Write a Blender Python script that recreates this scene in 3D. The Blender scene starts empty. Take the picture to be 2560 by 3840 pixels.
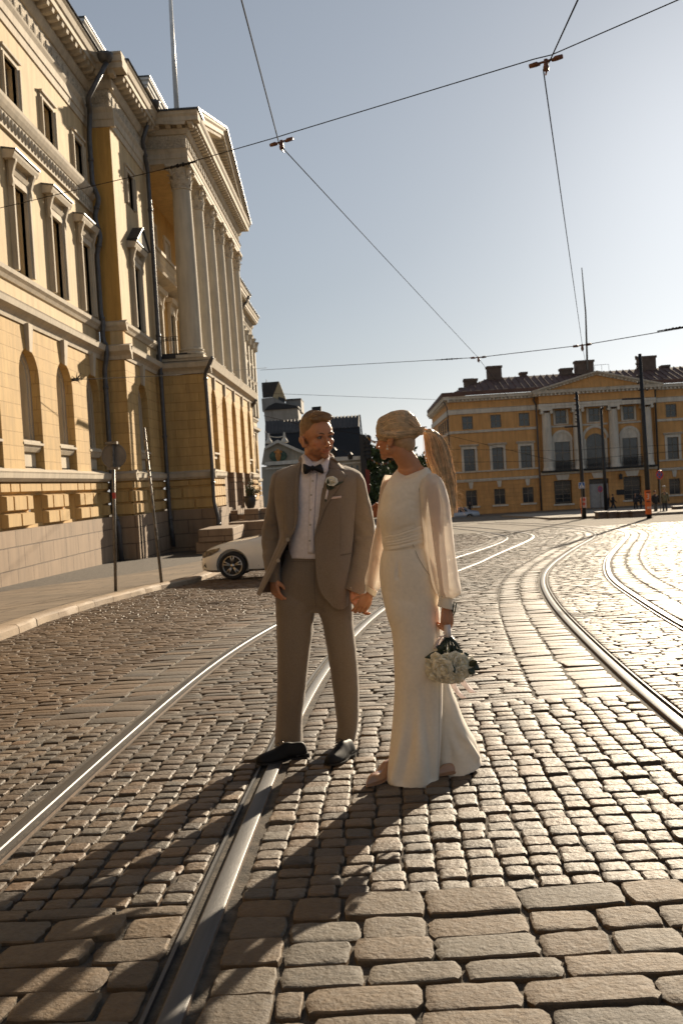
import bpy, bmesh, math, random
import numpy as np
from mathutils import Vector, Matrix
from mathutils.bvhtree import BVHTree
random.seed(7)
RS = np.random.RandomState(11)
rad = math.radians
scene = bpy.context.scene
COL = scene.collection

# ---------------------------------------------------------------- camera
# world: the photographer's lens is the origin, +Y runs down the street along the palace front, +Z is up
FPX, CX, CY = 3733.0, 1280.0, 1920.0          # 35 mm lens, in pixels of a 2560x3840 photograph
def _cam_axes():
    fy = np.array([1378 - CX, 1806 - CY, FPX]); fy /= np.linalg.norm(fy)
    roll = 0.058
    up = np.array([-math.sin(roll), -math.cos(roll), 0.0]); up = up - fy * np.dot(up, fy); up /= np.linalg.norm(up)
    x = np.cross(fy, up)
    if x[0] < 0: x = -x
    return np.stack([x, fy, up], 1)
RC = _cam_axes()
cam_data = bpy.data.cameras.new('camera'); cam = bpy.data.objects.new('camera', cam_data); COL.objects.link(cam)
cam_data.sensor_fit = 'VERTICAL'; cam_data.sensor_height = 36.0; cam_data.sensor_width = 24.0
cam_data.lens = FPX / 3840 * 36
cam_data.clip_start = 0.05; cam_data.clip_end = 3000
M = Matrix.Identity(4)
for i in range(3):
    M[i][0] = RC[0][i]; M[i][1] = -RC[1][i]; M[i][2] = -RC[2][i]
cam.matrix_world = M
cam_data.dof.use_dof = True; cam_data.dof.focus_distance = 4.9; cam_data.dof.aperture_fstop = 7.0
scene.camera = cam

# ---------------------------------------------------------------- sky, sun, exposure
SUN_AZ, SUN_EL = 21.6, 18.0                   # clockwise from +Y, above the horizon
world = bpy.data.worlds.new('World'); scene.world = world; world.use_nodes = True
nt = world.node_tree; bg = nt.nodes['Background']
sky = nt.nodes.new('ShaderNodeTexSky'); sky.sky_type = 'NISHITA'; sky.sun_disc = False
sky.sun_elevation = rad(SUN_EL); sky.sun_rotation = rad(SUN_AZ)
sky.air_density = 1.25; sky.dust_density = 0.5; sky.ozone_density = 1.6; sky.altitude = 20
hsv = nt.nodes.new('ShaderNodeHueSaturation'); hsv.inputs['Saturation'].default_value = 0.42
gam = nt.nodes.new('ShaderNodeGamma'); gam.inputs['Gamma'].default_value = 0.72
tint = nt.nodes.new('ShaderNodeVectorMath'); tint.operation = 'MULTIPLY'; tint.inputs[1].default_value = (0.93, 1.0, 1.11)
nt.links.new(sky.outputs[0], hsv.inputs['Color']); nt.links.new(hsv.outputs[0], gam.inputs['Color']); nt.links.new(gam.outputs[0], tint.inputs[0]); nt.links.new(tint.outputs[0], bg.inputs['Color'])
bg.inputs['Strength'].default_value = 0.06
sun_d = bpy.data.lights.new('sun', 'SUN'); sun = bpy.data.objects.new('sun', sun_d); COL.objects.link(sun)
sun_d.energy = 5.0; sun_d.angle = rad(0.55); sun_d.color = (1.0, 0.84, 0.63)
_sd = Vector((math.sin(rad(SUN_AZ)) * math.cos(rad(SUN_EL)), math.cos(rad(SUN_AZ)) * math.cos(rad(SUN_EL)), math.sin(rad(SUN_EL))))
sun.rotation_euler = _sd.to_track_quat('Z', 'Y').to_euler(); sun.location = (30, 60, 40)
scene.view_settings.view_transform = 'Standard'; scene.view_settings.look = 'None'
scene.view_settings.gamma = 1.0; scene.view_settings.exposure = 0.95
scene.render.engine = 'CYCLES'
scene.cycles.max_bounces = 6; scene.cycles.transparent_max_bounces = 12
scene.cycles.sample_clamp_indirect = 6.0
try: scene.cycles.use_denoising = True
except Exception: pass

# ---------------------------------------------------------------- survey helpers (photograph pixel -> point at a known distance)
def ray(u, v): return RC.T @ np.array([u - CX, v - CY, FPX])
def at(u, v, Y):
    d = ray(u, v); return d * (Y / d[1])
def atx(u, v, X):
    d = ray(u, v); return d * (X / d[0])
def z3(x, y, Y): return at(900 + x * .63776, 1400 + y * .63776, Y)      # survey sheet of the couple
def z3px(x, y): return 900 + x * .63776, 1400 + y * .63776
GY = [-50, 0, 25, 65, 100, 108, 300, 900]; GZ = [0.57, -1.28, -2.205, -3.08, -4.15, -4.25, -6, -8]
def g(y): return float(np.interp(y, GY, GZ))
def gv(y): return np.interp(y, GY, GZ)
def onground(u, v, dz=0.0):
    d = ray(u, v); lo, hi = .5, 300
    for _ in range(50):
        m = (lo + hi) / 2
        if (d * (m / d[1]))[2] > g(m) + dz: lo = m
        else: hi = m
    return d * (lo / d[1])

# ---------------------------------------------------------------- mesh helpers
def frame(o, u, w):
    o, u, w = map(lambda a: np.array(a, float), (o, u, w))
    return lambda a, b, c: o + u * a + w * b + np.array([0, 0, 1.0]) * c
class MB:
    def __init__(s): s.v = []; s.f = []; s.m = []
    def add(s, verts, faces, mi=0):
        o = len(s.v); s.v.extend([tuple(map(float, p)) for p in verts])
        for q in faces: s.f.append(tuple(i + o for i in q)); s.m.append(mi)
    def box(s, a, b, mi=0, F=None):
        (x0, y0, z0), (x1, y1, z1) = a, b
        c = [(x0, y0, z0), (x1, y0, z0), (x1, y1, z0), (x0, y1, z0), (x0, y0, z1), (x1, y0, z1), (x1, y1, z1), (x0, y1, z1)]
        if F: c = [F(*p) for p in c]
        s.add(c, [(0, 3, 2, 1), (4, 5, 6, 7), (0, 1, 5, 4), (1, 2, 6, 5), (2, 3, 7, 6), (3, 0, 4, 7)], mi)
    def prism(s, poly, h0, h1, F, mi=0):
        # poly in the (a, c) plane, extruded along b
        n = len(poly)
        s.add([F(p[0], h0, p[1]) for p in poly] + [F(p[0], h1, p[1]) for p in poly],
              [tuple(range(n)), tuple(range(2 * n - 1, n - 1, -1))] + [(i, (i + 1) % n + 0, (i + 1) % n + n, i + n) for i in range(n)], mi)
    def moulding(s, prof, a0, a1, F, mi=0):
        # profile (b = how far it stands out, c = height) swept along a
        n = len(prof)
        s.add([F(a0, p[0], p[1]) for p in prof] + [F(a1, p[0], p[1]) for p in prof],
              [tuple(range(n)), tuple(range(2 * n - 1, n - 1, -1))] + [(i, i + n, (i + 1) % n + n, (i + 1) % n) for i in range(n)], mi)
    def rings(s, rings, close=True, cap0=False, cap1=False, mi=0, uvwrap=True):
        n = len(rings[0]); v = [p for r in rings for p in r]; f = []
        for i in range(len(rings) - 1):
            for j in range(n if close else n - 1):
                k = (j + 1) % n
                f.append((i * n + j, i * n + k, (i + 1) * n + k, (i + 1) * n + j))
        if cap0: f.append(tuple(range(n - 1, -1, -1)))
        if cap1: f.append(tuple((len(rings) - 1) * n + j for j in range(n)))
        s.add(v, f, mi)
    def tube(s, pts, r, n=8, caps=True, mi=0):
        pts = [np.array(p, float) for p in pts]
        rr = r if hasattr(r, '__len__') else [r] * len(pts)
        out = []; ref = None
        for i, p in enumerate(pts):
            t = pts[min(i + 1, len(pts) - 1)] - pts[max(i - 1, 0)]; t /= (np.linalg.norm(t) + 1e-12)
            if ref is None: ref = np.array([0, 0, 1.0]) if abs(t[2]) < .9 else np.array([1.0, 0, 0])
            a = ref - t * np.dot(ref, t); a /= (np.linalg.norm(a) + 1e-12); ref = a; b = np.cross(t, a)
            out.append([p + rr[i] * (math.cos(q) * a + math.sin(q) * b) for q in [2 * math.pi * k / n for k in range(n)]])
        s.rings(out, True, caps, caps, mi)
    def lathe(s, prof, c, n=16, mi=0, axis=None):
        c = np.array(c, float)
        s.rings([[c + np.array([r * math.cos(2 * math.pi * k / n), r * math.sin(2 * math.pi * k / n), z]) for k in range(n)] for r, z in prof], True, True, True, mi)
    def ell(s, c, r, n=10, m=7, R=None, mi=0):
        c = np.array(c, float); rg = []
        for i in range(m + 1):
            t = math.pi * (i / m); t = min(max(t, .02), math.pi - .02)
            row = []
            for k in range(n):
                q = 2 * math.pi * k / n
                p = np.array([r[0] * math.sin(t) * math.cos(q), r[1] * math.sin(t) * math.sin(q), r[2] * math.cos(t)])
                if R is not None: p = R @ p
                row.append(c + p)
            rg.append(row)
        s.rings(rg, True, True, True, mi)
    def build(s, name, mats, parent=None, smooth=False, auto=None, bevel=0, solid=0, subsurf=0):
        me = bpy.data.meshes.new(name); me.from_pydata(s.v, [], s.f)
        mats = mats if isinstance(mats, (list, tuple)) else [mats]
        for m in mats: me.materials.append(m)
        if len(mats) > 1: me.polygons.foreach_set('material_index', s.m)
        if smooth: me.polygons.foreach_set('use_smooth', [True] * len(me.polygons))
        bm = bmesh.new(); bm.from_mesh(me)
        if smooth == 'weld' or auto is not None or bevel or subsurf: bmesh.ops.remove_doubles(bm, verts=bm.verts, dist=1e-5)
        if not solid: bmesh.ops.recalc_face_normals(bm, faces=bm.faces)
        bm.to_mesh(me); bm.free()
        me.update()
        o = bpy.data.objects.new(name, me); COL.objects.link(o)
        if auto is not None:
            me.polygons.foreach_set('use_smooth', [True] * len(me.polygons))
            try: me.set_sharp_from_angle(angle=rad(auto))
            except Exception: pass
        if solid:
            md = o.modifiers.new('s', 'SOLIDIFY'); md.thickness = solid; md.offset = 0
        if bevel:
            md = o.modifiers.new('b', 'BEVEL'); md.width = bevel; md.segments = 1; md.limit_method = 'ANGLE'; md.angle_limit = rad(40)
        if subsurf:
            md = o.modifiers.new('u', 'SUBSURF'); md.levels = subsurf; md.render_levels = subsurf
        if parent is not None: o.parent = parent
        return o
def tag(o, label=None, cat=None, group=None, kind=None):
    if label: o['label'] = label
    if cat: o['category'] = cat
    if group: o['group'] = group
    if kind: o['kind'] = kind
    return o
def thing(name, label, cat, loc=(0, 0, 0), group=None):
    o = bpy.data.objects.new(name, None); COL.objects.link(o); o.location = loc
    o.empty_display_size = .2
    return tag(o, label, cat, group)
def under(parent, o):
    # parent while keeping the mesh where it was modelled
    o.parent = parent
    o.matrix_parent_inverse = Matrix.Translation(-Vector(parent.location)) if parent.type == 'EMPTY' else Matrix.Identity(4)
    return o

# ---------------------------------------------------------------- materials
def srgb(r, g_, b):
    f = lambda c: (c / 255 / 12.92) if c / 255 <= .04045 else ((c / 255 + .055) / 1.055) ** 2.4
    return (f(r), f(g_), f(b), 1)
def mat(name, col, rough=.7, metal=0, var=.15, scale=4.0, bump=0.0, bscale=30, stain=0.0, stain_col=(.1, .08, .06, 1), island=0.0, spec=.5, sheen=0, trans=0, stretch=None, sss=0):
    m = bpy.data.materials.new(name); m.use_nodes = True; n = m.node_tree; L = n.links; p = n.nodes['Principled BSDF']
    p.inputs['Roughness'].default_value = rough; p.inputs['Metallic'].default_value = metal
    p.inputs['Specular IOR Level'].default_value = spec
    if sheen: p.inputs['Sheen Weight'].default_value = sheen; p.inputs['Sheen Roughness'].default_value = .4
    if trans: p.inputs['Transmission Weight'].default_value = trans
    if sss:
        p.inputs['Subsurface Weight'].default_value = sss; p.inputs['Subsurface Radius'].default_value = (1.0, .35, .2); p.inputs['Subsurface Scale'].default_value = .008
    tc = n.nodes.new('ShaderNodeTexCoord'); src = tc.outputs['Object']
    if stretch:
        mp = n.nodes.new('ShaderNodeMapping'); mp.inputs['Scale'].default_value = stretch; L.new(src, mp.inputs[0]); src = mp.outputs[0]
    nz = n.nodes.new('ShaderNodeTexNoise'); nz.inputs['Scale'].default_value = scale; nz.inputs['Detail'].default_value = 5; L.new(src, nz.inputs['Vector'])
    mr = n.nodes.new('ShaderNodeMapRange'); mr.inputs['From Min'].default_value = .3; mr.inputs['From Max'].default_value = .7
    mr.inputs['To Min'].default_value = 1 - var; mr.inputs['To Max'].default_value = 1 + var; L.new(nz.outputs['Fac'], mr.inputs['Value'])
    fac = mr.outputs[0]
    if island:
        ge = n.nodes.new('ShaderNodeNewGeometry'); m2 = n.nodes.new('ShaderNodeMapRange')
        m2.inputs['To Min'].default_value = 1 - island; m2.inputs['To Max'].default_value = 1 + island; L.new(ge.outputs['Random Per Island'], m2.inputs['Value'])
        mu = n.nodes.new('ShaderNodeMath'); mu.operation = 'MULTIPLY'; L.new(fac, mu.inputs[0]); L.new(m2.outputs[0], mu.inputs[1]); fac = mu.outputs[0]
    vm = n.nodes.new('ShaderNodeVectorMath'); vm.operation = 'SCALE'; vm.inputs[0].default_value = col[:3]; L.new(fac, vm.inputs['Scale'])
    out = vm.outputs[0]
    if stain:
        n2 = n.nodes.new('ShaderNodeTexNoise'); n2.inputs['Scale'].default_value = scale * .37; n2.inputs['Detail'].default_value = 8; n2.inputs['Roughness'].default_value = .65; L.new(src, n2.inputs['Vector'])
        r2 = n.nodes.new('ShaderNodeMapRange'); r2.inputs['From Min'].default_value = .52; r2.inputs['From Max'].default_value = .75; r2.inputs['To Max'].default_value = stain; L.new(n2.outputs['Fac'], r2.inputs['Value'])
        mx = n.nodes.new('ShaderNodeMix'); mx.data_type = 'RGBA'; L.new(r2.outputs[0], mx.inputs['Factor']); L.new(out, mx.inputs['A']); mx.inputs['B'].default_value = stain_col; out = mx.outputs['Result']
    L.new(out, p.inputs['Base Color'])
    if bump:
        n3 = n.nodes.new('ShaderNodeTexNoise'); n3.inputs['Scale'].default_value = bscale; n3.inputs['Detail'].default_value = 6; n3.inputs['Roughness'].default_value = .6; L.new(src, n3.inputs['Vector'])
        b = n.nodes.new('ShaderNodeBump'); b.inputs['Strength'].default_value = 1.0; b.inputs['Distance'].default_value = bump; L.new(n3.outputs['Fac'], b.inputs['Height']); L.new(b.outputs[0], p.inputs['Normal'])
    m['base'] = list(col[:3])
    return m
def add_node(m, t): return m.node_tree.nodes.new(t)
# ================================================================ GROUND
def stone_mat(name, cols, rough=.55):
    m = mat(name, (.2, .18, .15, 1), rough=rough, bump=.006, bscale=52, spec=.40)
    n = m.node_tree; L = n.links; p = n.nodes['Principled BSDF']
    ge = n.nodes.new('ShaderNodeNewGeometry')
    cr = n.nodes.new('ShaderNodeValToRGB'); e = cr.color_ramp.elements
    while len(e) < len(cols): e.new(.5)
    for i, c in enumerate(cols): e[i].position = i / (len(cols) - 1); e[i].color = (c[0] * .50, c[1] * .43, c[2] * .345, 1)
    L.new(ge.outputs['Random Per Island'], cr.inputs[0])
    tc = n.nodes.new('ShaderNodeTexCoord')
    nz = n.nodes.new('ShaderNodeTexNoise'); nz.inputs['Scale'].default_value = 34; nz.inputs['Detail'].default_value = 8; nz.inputs['Roughness'].default_value = .7; L.new(tc.outputs['Object'], nz.inputs['Vector'])
    n2 = n.nodes.new('ShaderNodeTexNoise'); n2.inputs['Scale'].default_value = .8; n2.inputs['Detail'].default_value = 4; L.new(tc.outputs['Object'], n2.inputs['Vector'])
    a = n.nodes.new('ShaderNodeMapRange'); a.inputs['From Min'].default_value = .3; a.inputs['From Max'].default_value = .7; a.inputs['To Min'].default_value = .72; a.inputs['To Max'].default_value = 1.28; L.new(nz.outputs['Fac'], a.inputs['Value'])
    b = n.nodes.new('ShaderNodeMapRange'); b.inputs['From Min'].default_value = .35; b.inputs['From Max'].default_value = .65; b.inputs['To Min'].default_value = .82; b.inputs['To Max'].default_value = 1.15; L.new(n2.outputs['Fac'], b.inputs['Value'])
    mu = n.nodes.new('ShaderNodeMath'); mu.operation = 'MULTIPLY'; L.new(a.outputs[0], mu.inputs[0]); L.new(b.outputs[0], mu.inputs[1])
    vm = n.nodes.new('ShaderNodeVectorMath'); vm.operation = 'SCALE'; L.new(cr.outputs[0], vm.inputs[0]); L.new(mu.outputs[0], vm.inputs['Scale'])
    L.new(vm.outputs[0], p.inputs['Base Color'])
    rr = n.nodes.new('ShaderNodeMapRange'); rr.inputs['To Min'].default_value = rough - .12; rr.inputs['To Max'].default_value = rough + .14; L.new(nz.outputs['Fac'], rr.inputs['Value']); L.new(rr.outputs[0], p.inputs['Roughness'])
    return m
M_sett = stone_mat('grey_granite_setts', [(.15, .12, .085), (.24, .175, .115), (.15, .145, .135), (.29, .215, .14), (.11, .10, .095), (.25, .20, .15), (.20, .195, .185), (.27, .18, .11)], .62)
M_brown = stone_mat('brown_granite_setts', [(.19, .125, .07), (.26, .175, .10), (.2, .145, .09), (.29, .20, .115), (.15, .11, .075), (.24, .165, .10)], .6)
M_slab = stone_mat('granite_slabs', [(.22, .165, .11), (.26, .20, .135), (.17, .16, .145), (.30, .23, .155), (.21, .20, .18), (.25, .19, .13)], .74)
M_joint = mat('joint_sand', (.08, .064, .047, 1), rough=.95, var=.6, scale=14, bump=.008, bscale=90, stain=.7, stain_col=(.035, .03, .018, 1))

# rail centre lines x(y), surveyed
RY = {
 'A': ([0, 2.5, 6, 8.4, 9.8, 11.9, 12.4, 15, 18, 21, 24.3, 27.6, 30.8, 34.7, 37.6, 40.4, 46.9, 54.2, 62], [-1.6, -1.6, -1.6, -1.585, -1.52, -1.34, -1.28, -.9, -.32, .38, 1.28, 2.3, 3.33, 4.47, 5.15, 5.5, 5.33, 4.66, 3.4]),
 'B': ([0, 2.5, 5.2, 8, 11.5, 14.3, 17, 20, 22.3, 27.8, 34.3, 37.7, 40.5, 47, 54.2, 62], [-.6, -.6, -.6, -.52, -.22, .16, .66, 1.35, 1.95, 3.4, 5.26, 6.15, 6.55, 6.4, 5.75, 4.4]),
 'C': ([0, 2.5, 5.7, 6.8, 9, 12.7, 16.7, 20, 24.9, 30.3, 35, 38, 40.8, 47, 55, 63], [1.52, 1.56, 1.69, 1.76, 1.94, 2.28, 2.8, 3.42, 4.63, 6.27, 7.8, 8.55, 8.93, 8.9, 8.1, 6.7]),
 'D': ([0, 2.5, 5.7, 7, 9.9, 12.3, 16.9, 20.6, 24.3, 29.2, 34.8, 38, 41, 47, 55, 63], [2.53, 2.58, 2.71, 2.8, 3.05, 3.36, 3.98, 4.8, 5.72, 7.2, 8.94, 9.68, 9.97, 9.95, 9.2, 7.8])}
def smooth_rail(k):
    y = np.array(RY[k][0], float); x = np.array(RY[k][1], float)
    yy = np.arange(y[0], y[-1], .25); xx = np.interp(yy, y, x)
    for _ in range(60):
        xx[1:-1] = .25 * xx[:-2] + .5 * xx[1:-1] + .25 * xx[2:]
    return yy, xx
RAIL = {k: smooth_rail(k) for k in RY}
def rx(k, y): return float(np.interp(y, RAIL[k][0], RAIL[k][1]))
def kerb_x(y): return float(np.interp(y, [0, 12.4, 13.1, 14.8, 17.8, 21.3, 22.6, 23.6, 27, 30, 120], [-4.6, -4.76, -4.8, -4.95, -4.9, -4.6, -4.3, -4.2, -4.15, -4.1, -4.1]))

class Stones:
    def __init__(s): s.V = []; s.F = []; s.M = []; s.n = 0
    def put(s, x0, x1, y0, y1, h, mi, lod, skew0=0., skew1=0.):
        # one stone with corners pulled about, rounded shoulders and a slightly domed top
        nseg, rings = ((20, 4), (12, 3), (8, 2))[lod]
        w, d = x1 - x0, y1 - y0
        if w < .02 or d < .02: return
        cx, cy = (x0 + x1) / 2, (y0 + y1) / 2
        ex = 9 if lod < 2 else 8
        t = (np.arange(nseg) + .5) / nseg * 2 * math.pi
        c, s_ = np.cos(t), np.sin(t)
        # superellipse
        den = (np.abs(c) ** ex + np.abs(s_) ** ex) ** (1 / ex)
        ux, uy = c / den, s_ / den
        j = .05 if lod == 0 else .07
        k1 = RS.uniform(-j, j, 4)
        corner = np.where(ux < 0, np.where(uy < 0, k1[0], k1[1]), np.where(uy < 0, k1[2], k1[3])) * np.abs(ux * uy)
        r = 1 + corner + RS.uniform(-.034, .030, nseg)
        px = ux * r * w / 2; py = uy * r * d / 2
        ang = RS.normal(0, .018)
        px, py = px - ang * py, py + ang * px
        px = px + np.interp(py, [-d / 2, d / 2], [skew0, skew1])
        tx, ty = RS.normal(0, .018, 2)
        bev = min(.0048, w * .06, d * .06)
        prof = [(1.0, -.03), (1.0, h - bev * .9), (1 - bev * 1.1 / min(w, d) * 2, h - .0005), (.72, h + .0004)] if rings == 4 else ([(1.0, -.02), (1 - .035, h - bev * .5), (.84, h)] if rings == 3 else [(1.0, -.01), (.92, h)])
        base = s.n; vs = []
        for sc, hh in prof:
            X = cx + px * sc; Y = cy + py * sc
            Z = gv(Y) + hh + (tx * (px * sc) + ty * (py * sc) if hh > 0 else 0)
            if lod == 0 and hh > 0: Z = Z + RS.normal(0, .0009, nseg)
            vs.append(np.stack([X, Y, Z], 1))
        vs.append(np.array([[cx, cy, gv(cy) + prof[-1][1] + (.0015 if lod < 2 else 0)]]))
        s.V.append(np.concatenate(vs)); k = np.arange(nseg); kn = (k + 1) % nseg
        for i in range(len(prof) - 1):
            s.F.append(np.stack([base + i * nseg + k, base + i * nseg + kn, base + (i + 1) * nseg + kn, base + (i + 1) * nseg + k], 1)); s.M.append(np.full(nseg, mi))
        top = base + (len(prof) - 1) * nseg; ctr = base + len(prof) * nseg
        kk = k[::2]; # cap with quads (centre, a, b, c)
        s.F.append(np.stack([np.full(len(kk), ctr), top + kk, top + (kk + 1) % nseg, top + (kk + 2) % nseg], 1)); s.M.append(np.full(len(kk), mi))
        s.n += len(prof) * nseg + 1
ST = Stones()
def vis(x, y, m=1.9):
    # keep only what stands in view or a step beside it
    return (-.375 * y - m) < x < (.33 * y + m)
def zone(xl, xr, y0, y1, pitch, width, mi, cols=None, gap=.010, h=.016, hj=.003, stag=True):
    y = y0; row = 0
    while y < y1 - pitch * .4:
        p = pitch * RS.uniform(.88, 1.12)
        if y + p > y1 - pitch * .3: p = y1 - y
        yc = y + p / 2; a, b = xl(yc), xr(yc)
        sl = (xl(yc + .2) - xl(yc - .2)) / .4; sr = (xr(yc + .2) - xr(yc - .2)) / .4
        a = max(a, -.375 * yc - 2.3); bb = min(b, .33 * yc + 2.3)
        if b - a > .03:
            if cols: e = [a + (b - a) * i / cols for i in range(cols + 1)]; e = [e[0]] + [q + RS.normal(0, .007) for q in e[1:-1]] + [e[-1]]
            else:
                e = [a]; first = RS.uniform(.4, 1.0)
                while e[-1] < min(b, bb + width) - width * .55:
                    e.append(e[-1] + width * RS.uniform(.7, 1.35) * first); first = 1.0
                if e[-1] > b - width * .35 and len(e) > 2: e.pop()
                if bb >= b - 1e-6: e.append(b)
            lod = 0 if yc < 5.2 else (1 if yc < 14 else 2)
            n = len(e) - 1
            for i in range(n):
                if not vis((e[i] + e[i + 1]) / 2, yc): continue
                t = i / max(n, 1); sk = (sl * (1 - t) + sr * t)
                gp = gap * RS.uniform(.7, 1.4)
                ST.put(e[i] + gp / 2, e[i + 1] - gp / 2, y + gp * .5, y + p - gp * .5, h + RS.normal(0, hj), mi, lod, -sk * p / 2, sk * p / 2)
        y += p; row += 1
R_ = .083     # half width of a grooved rail with its joint
A = lambda y: rx('A', y); B = lambda y: rx('B', y); C_ = lambda y: rx('C', y); D_ = lambda y: rx('D', y)
K = lambda y: kerb_x(y) + .03
Y1, Y2, YE = 3.32, 6.6, 46.0
# foreground: big worn blocks
zone(lambda y: -3.6, lambda y: A(y) - R_, 1.7, Y1, .155, .27, 2, gap=.0115, h=.016, hj=.004)
zone(lambda y: A(y) + R_, lambda y: B(y) - R_, 1.7, Y1, .16, .30, 2, gap=.012, h=.016, hj=.004)
zone(lambda y: B(y) + R_, lambda y: B(y) + R_ + .19, 1.7, Y1, .19, .19, 2, cols=1, gap=.012, h=.016, hj=.004)
zone(lambda y: B(y) + R_ + .19, lambda y: 3.6, 1.7, Y1, .152, .265, 2, gap=.0115, h=.017, hj=.004)
# middle: small squarish setts in columns beside the rails
zone(K, lambda y: A(y) - .9, Y1, Y2, .095, .20, 1, gap=.010, h=.010)
zone(lambda y: A(y) - .9, lambda y: A(y) - R_, Y1, Y2, .108, .115, 0, cols=8, gap=.010, h=.013, hj=.004)
zone(lambda y: A(y) + R_, lambda y: B(y) - R_, Y1, Y2, .102, .115, 0, cols=8, gap=.010, h=.013, hj=.004)
zone(lambda y: B(y) + R_, lambda y: C_(y) - R_, Y1, Y2, .106, .115, 0, cols=18, gap=.0095, h=.0135, hj=.004)
zone(lambda y: C_(y) + R_, lambda y: D_(y) - R_, Y1, Y2, .10, .22, 0, gap=.012)
# beyond: long narrow setts across the street, double rows of slabs beside the rails
zone(K, lambda y: A(y) - .72, Y2, YE, .098, .235, 1, gap=.010, h=.009, hj=.003)
zone(lambda y: A(y) - .72, lambda y: A(y) - R_, Y2, YE, .20, .3, 0, cols=2, gap=.010, h=.009)
zone(lambda y: A(y) + R_, lambda y: B(y) - R_, Y2, YE, .10, .22, 0, gap=.010, h=.009)
zone(lambda y: B(y) + R_, lambda y: C_(y) - .72, Y2, YE, .104, .25, 0, gap=.011, h=.0095, hj=.003)
zone(lambda y: C_(y) - .72, lambda y: C_(y) - R_, Y2, YE, .18, .3, 0, cols=2, gap=.012, h=.011)
zone(lambda y: C_(y) + R_, lambda y: D_(y) - R_, Y2, YE, .105, .24, 0, gap=.011, h=.0095)
zone(lambda y: D_(y) + R_, lambda y: D_(y) + .72, 5.5, YE, .2, .3, 0, cols=2, gap=.012, h=.011)
zone(lambda y: D_(y) + .72, lambda y: 40, 5.5, YE, .11, .25, 0, gap=.010, h=.009)
# bedding sheet under the stones
ys = sorted(set(list(np.arange(0, 60, 1.0)) + [65, 70, 80, 90, 100, 108, 130, 160, 200, 300, 500, 900] + [-30, -20, -10]))
xs = [-400, -120, -60, -30, -14, -10, -5, 0, 5, 10, 30, 60, 120, 400]
gb = np.array([[x, y, g(y)] for y in ys for x in xs])
gf = [(i * len(xs) + j, i * len(xs) + j + 1, (i + 1) * len(xs) + j + 1, (i + 1) * len(xs) + j) for i in range(len(ys) - 1) for j in range(len(xs) - 1)]
V = np.concatenate(ST.V + [gb]); Fq = np.concatenate(ST.F + [np.array(gf) + ST.n]); Mi = np.concatenate(ST.M + [np.full(len(gf), 3)])
me = bpy.data.meshes.new('cobbled_road')
me.vertices.add(len(V)); me.vertices.foreach_set('co', V.ravel()); me.loops.add(len(Fq) * 4); me.loops.foreach_set('vertex_index', Fq.ravel().astype(np.int32))
me.polygons.add(len(Fq)); me.polygons.foreach_set('loop_start', np.arange(0, len(Fq) * 4, 4, dtype=np.int32))
M_far = mat('far_road', (.2, .17, .135, 1), rough=.95, var=.35, scale=.6, spec=.2)
for m in (M_sett, M_brown, M_slab, M_joint, M_far): me.materials.append(m)
# beyond the modelled stones the sheet itself carries the sett pattern
cy_ = V[Fq[:, 0], 1]; Mi = np.where((Mi == 3) & (cy_ >= YE - .5), 4, Mi)
me.polygons.foreach_set('material_index', Mi.astype(np.int32)); me.update(calc_edges=True); me.validate()
me.polygons.foreach_set('use_smooth', np.ones(len(me.polygons), bool))
try: me.set_sharp_from_angle(angle=rad(27))
except Exception: pass
road = bpy.data.objects.new('cobbled_road', me); COL.objects.link(road); tag(road, kind='structure')
print('stones verts', ST.n)
def sett_pattern(m, c1, c2, cm, bw=.24, rh=.105, depth=.008, ms=.008):
    n = m.node_tree; L = n.links; p = n.nodes['Principled BSDF']; tc = n.nodes.new('ShaderNodeTexCoord')
    br = n.nodes.new('ShaderNodeTexBrick'); br.inputs['Scale'].default_value = 1; br.inputs['Brick Width'].default_value = bw; br.inputs['Row Height'].default_value = rh
    br.inputs['Mortar Size'].default_value = ms; br.inputs['Mortar Smooth'].default_value = .4
    br.inputs['Color1'].default_value = (*c1, 1); br.inputs['Color2'].default_value = (*c2, 1); br.inputs['Mortar'].default_value = (*cm, 1)
    L.new(tc.outputs['Object'], br.inputs['Vector'])
    nz = n.nodes.new('ShaderNodeTexNoise'); nz.inputs['Scale'].default_value = .5; nz.inputs['Detail'].default_value = 7; L.new(tc.outputs['Object'], nz.inputs['Vector'])
    mr = n.nodes.new('ShaderNodeMapRange'); mr.inputs['From Min'].default_value = .3; mr.inputs['From Max'].default_value = .7; mr.inputs['To Min'].default_value = .8; mr.inputs['To Max'].default_value = 1.25; L.new(nz.outputs['Fac'], mr.inputs['Value'])
    vm = n.nodes.new('ShaderNodeVectorMath'); vm.operation = 'SCALE'; L.new(br.outputs['Color'], vm.inputs[0]); L.new(mr.outputs[0], vm.inputs['Scale']); L.new(vm.outputs[0], p.inputs['Base Color'])
    b = n.nodes.new('ShaderNodeBump'); b.inputs['Distance'].default_value = depth; b.invert = True; L.new(br.outputs['Fac'], b.inputs['Height']); L.new(b.outputs[0], p.inputs['Normal'])
sett_pattern(M_far, (.17, .145, .115), (.21, .18, .14), (.07, .055, .045))

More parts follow.
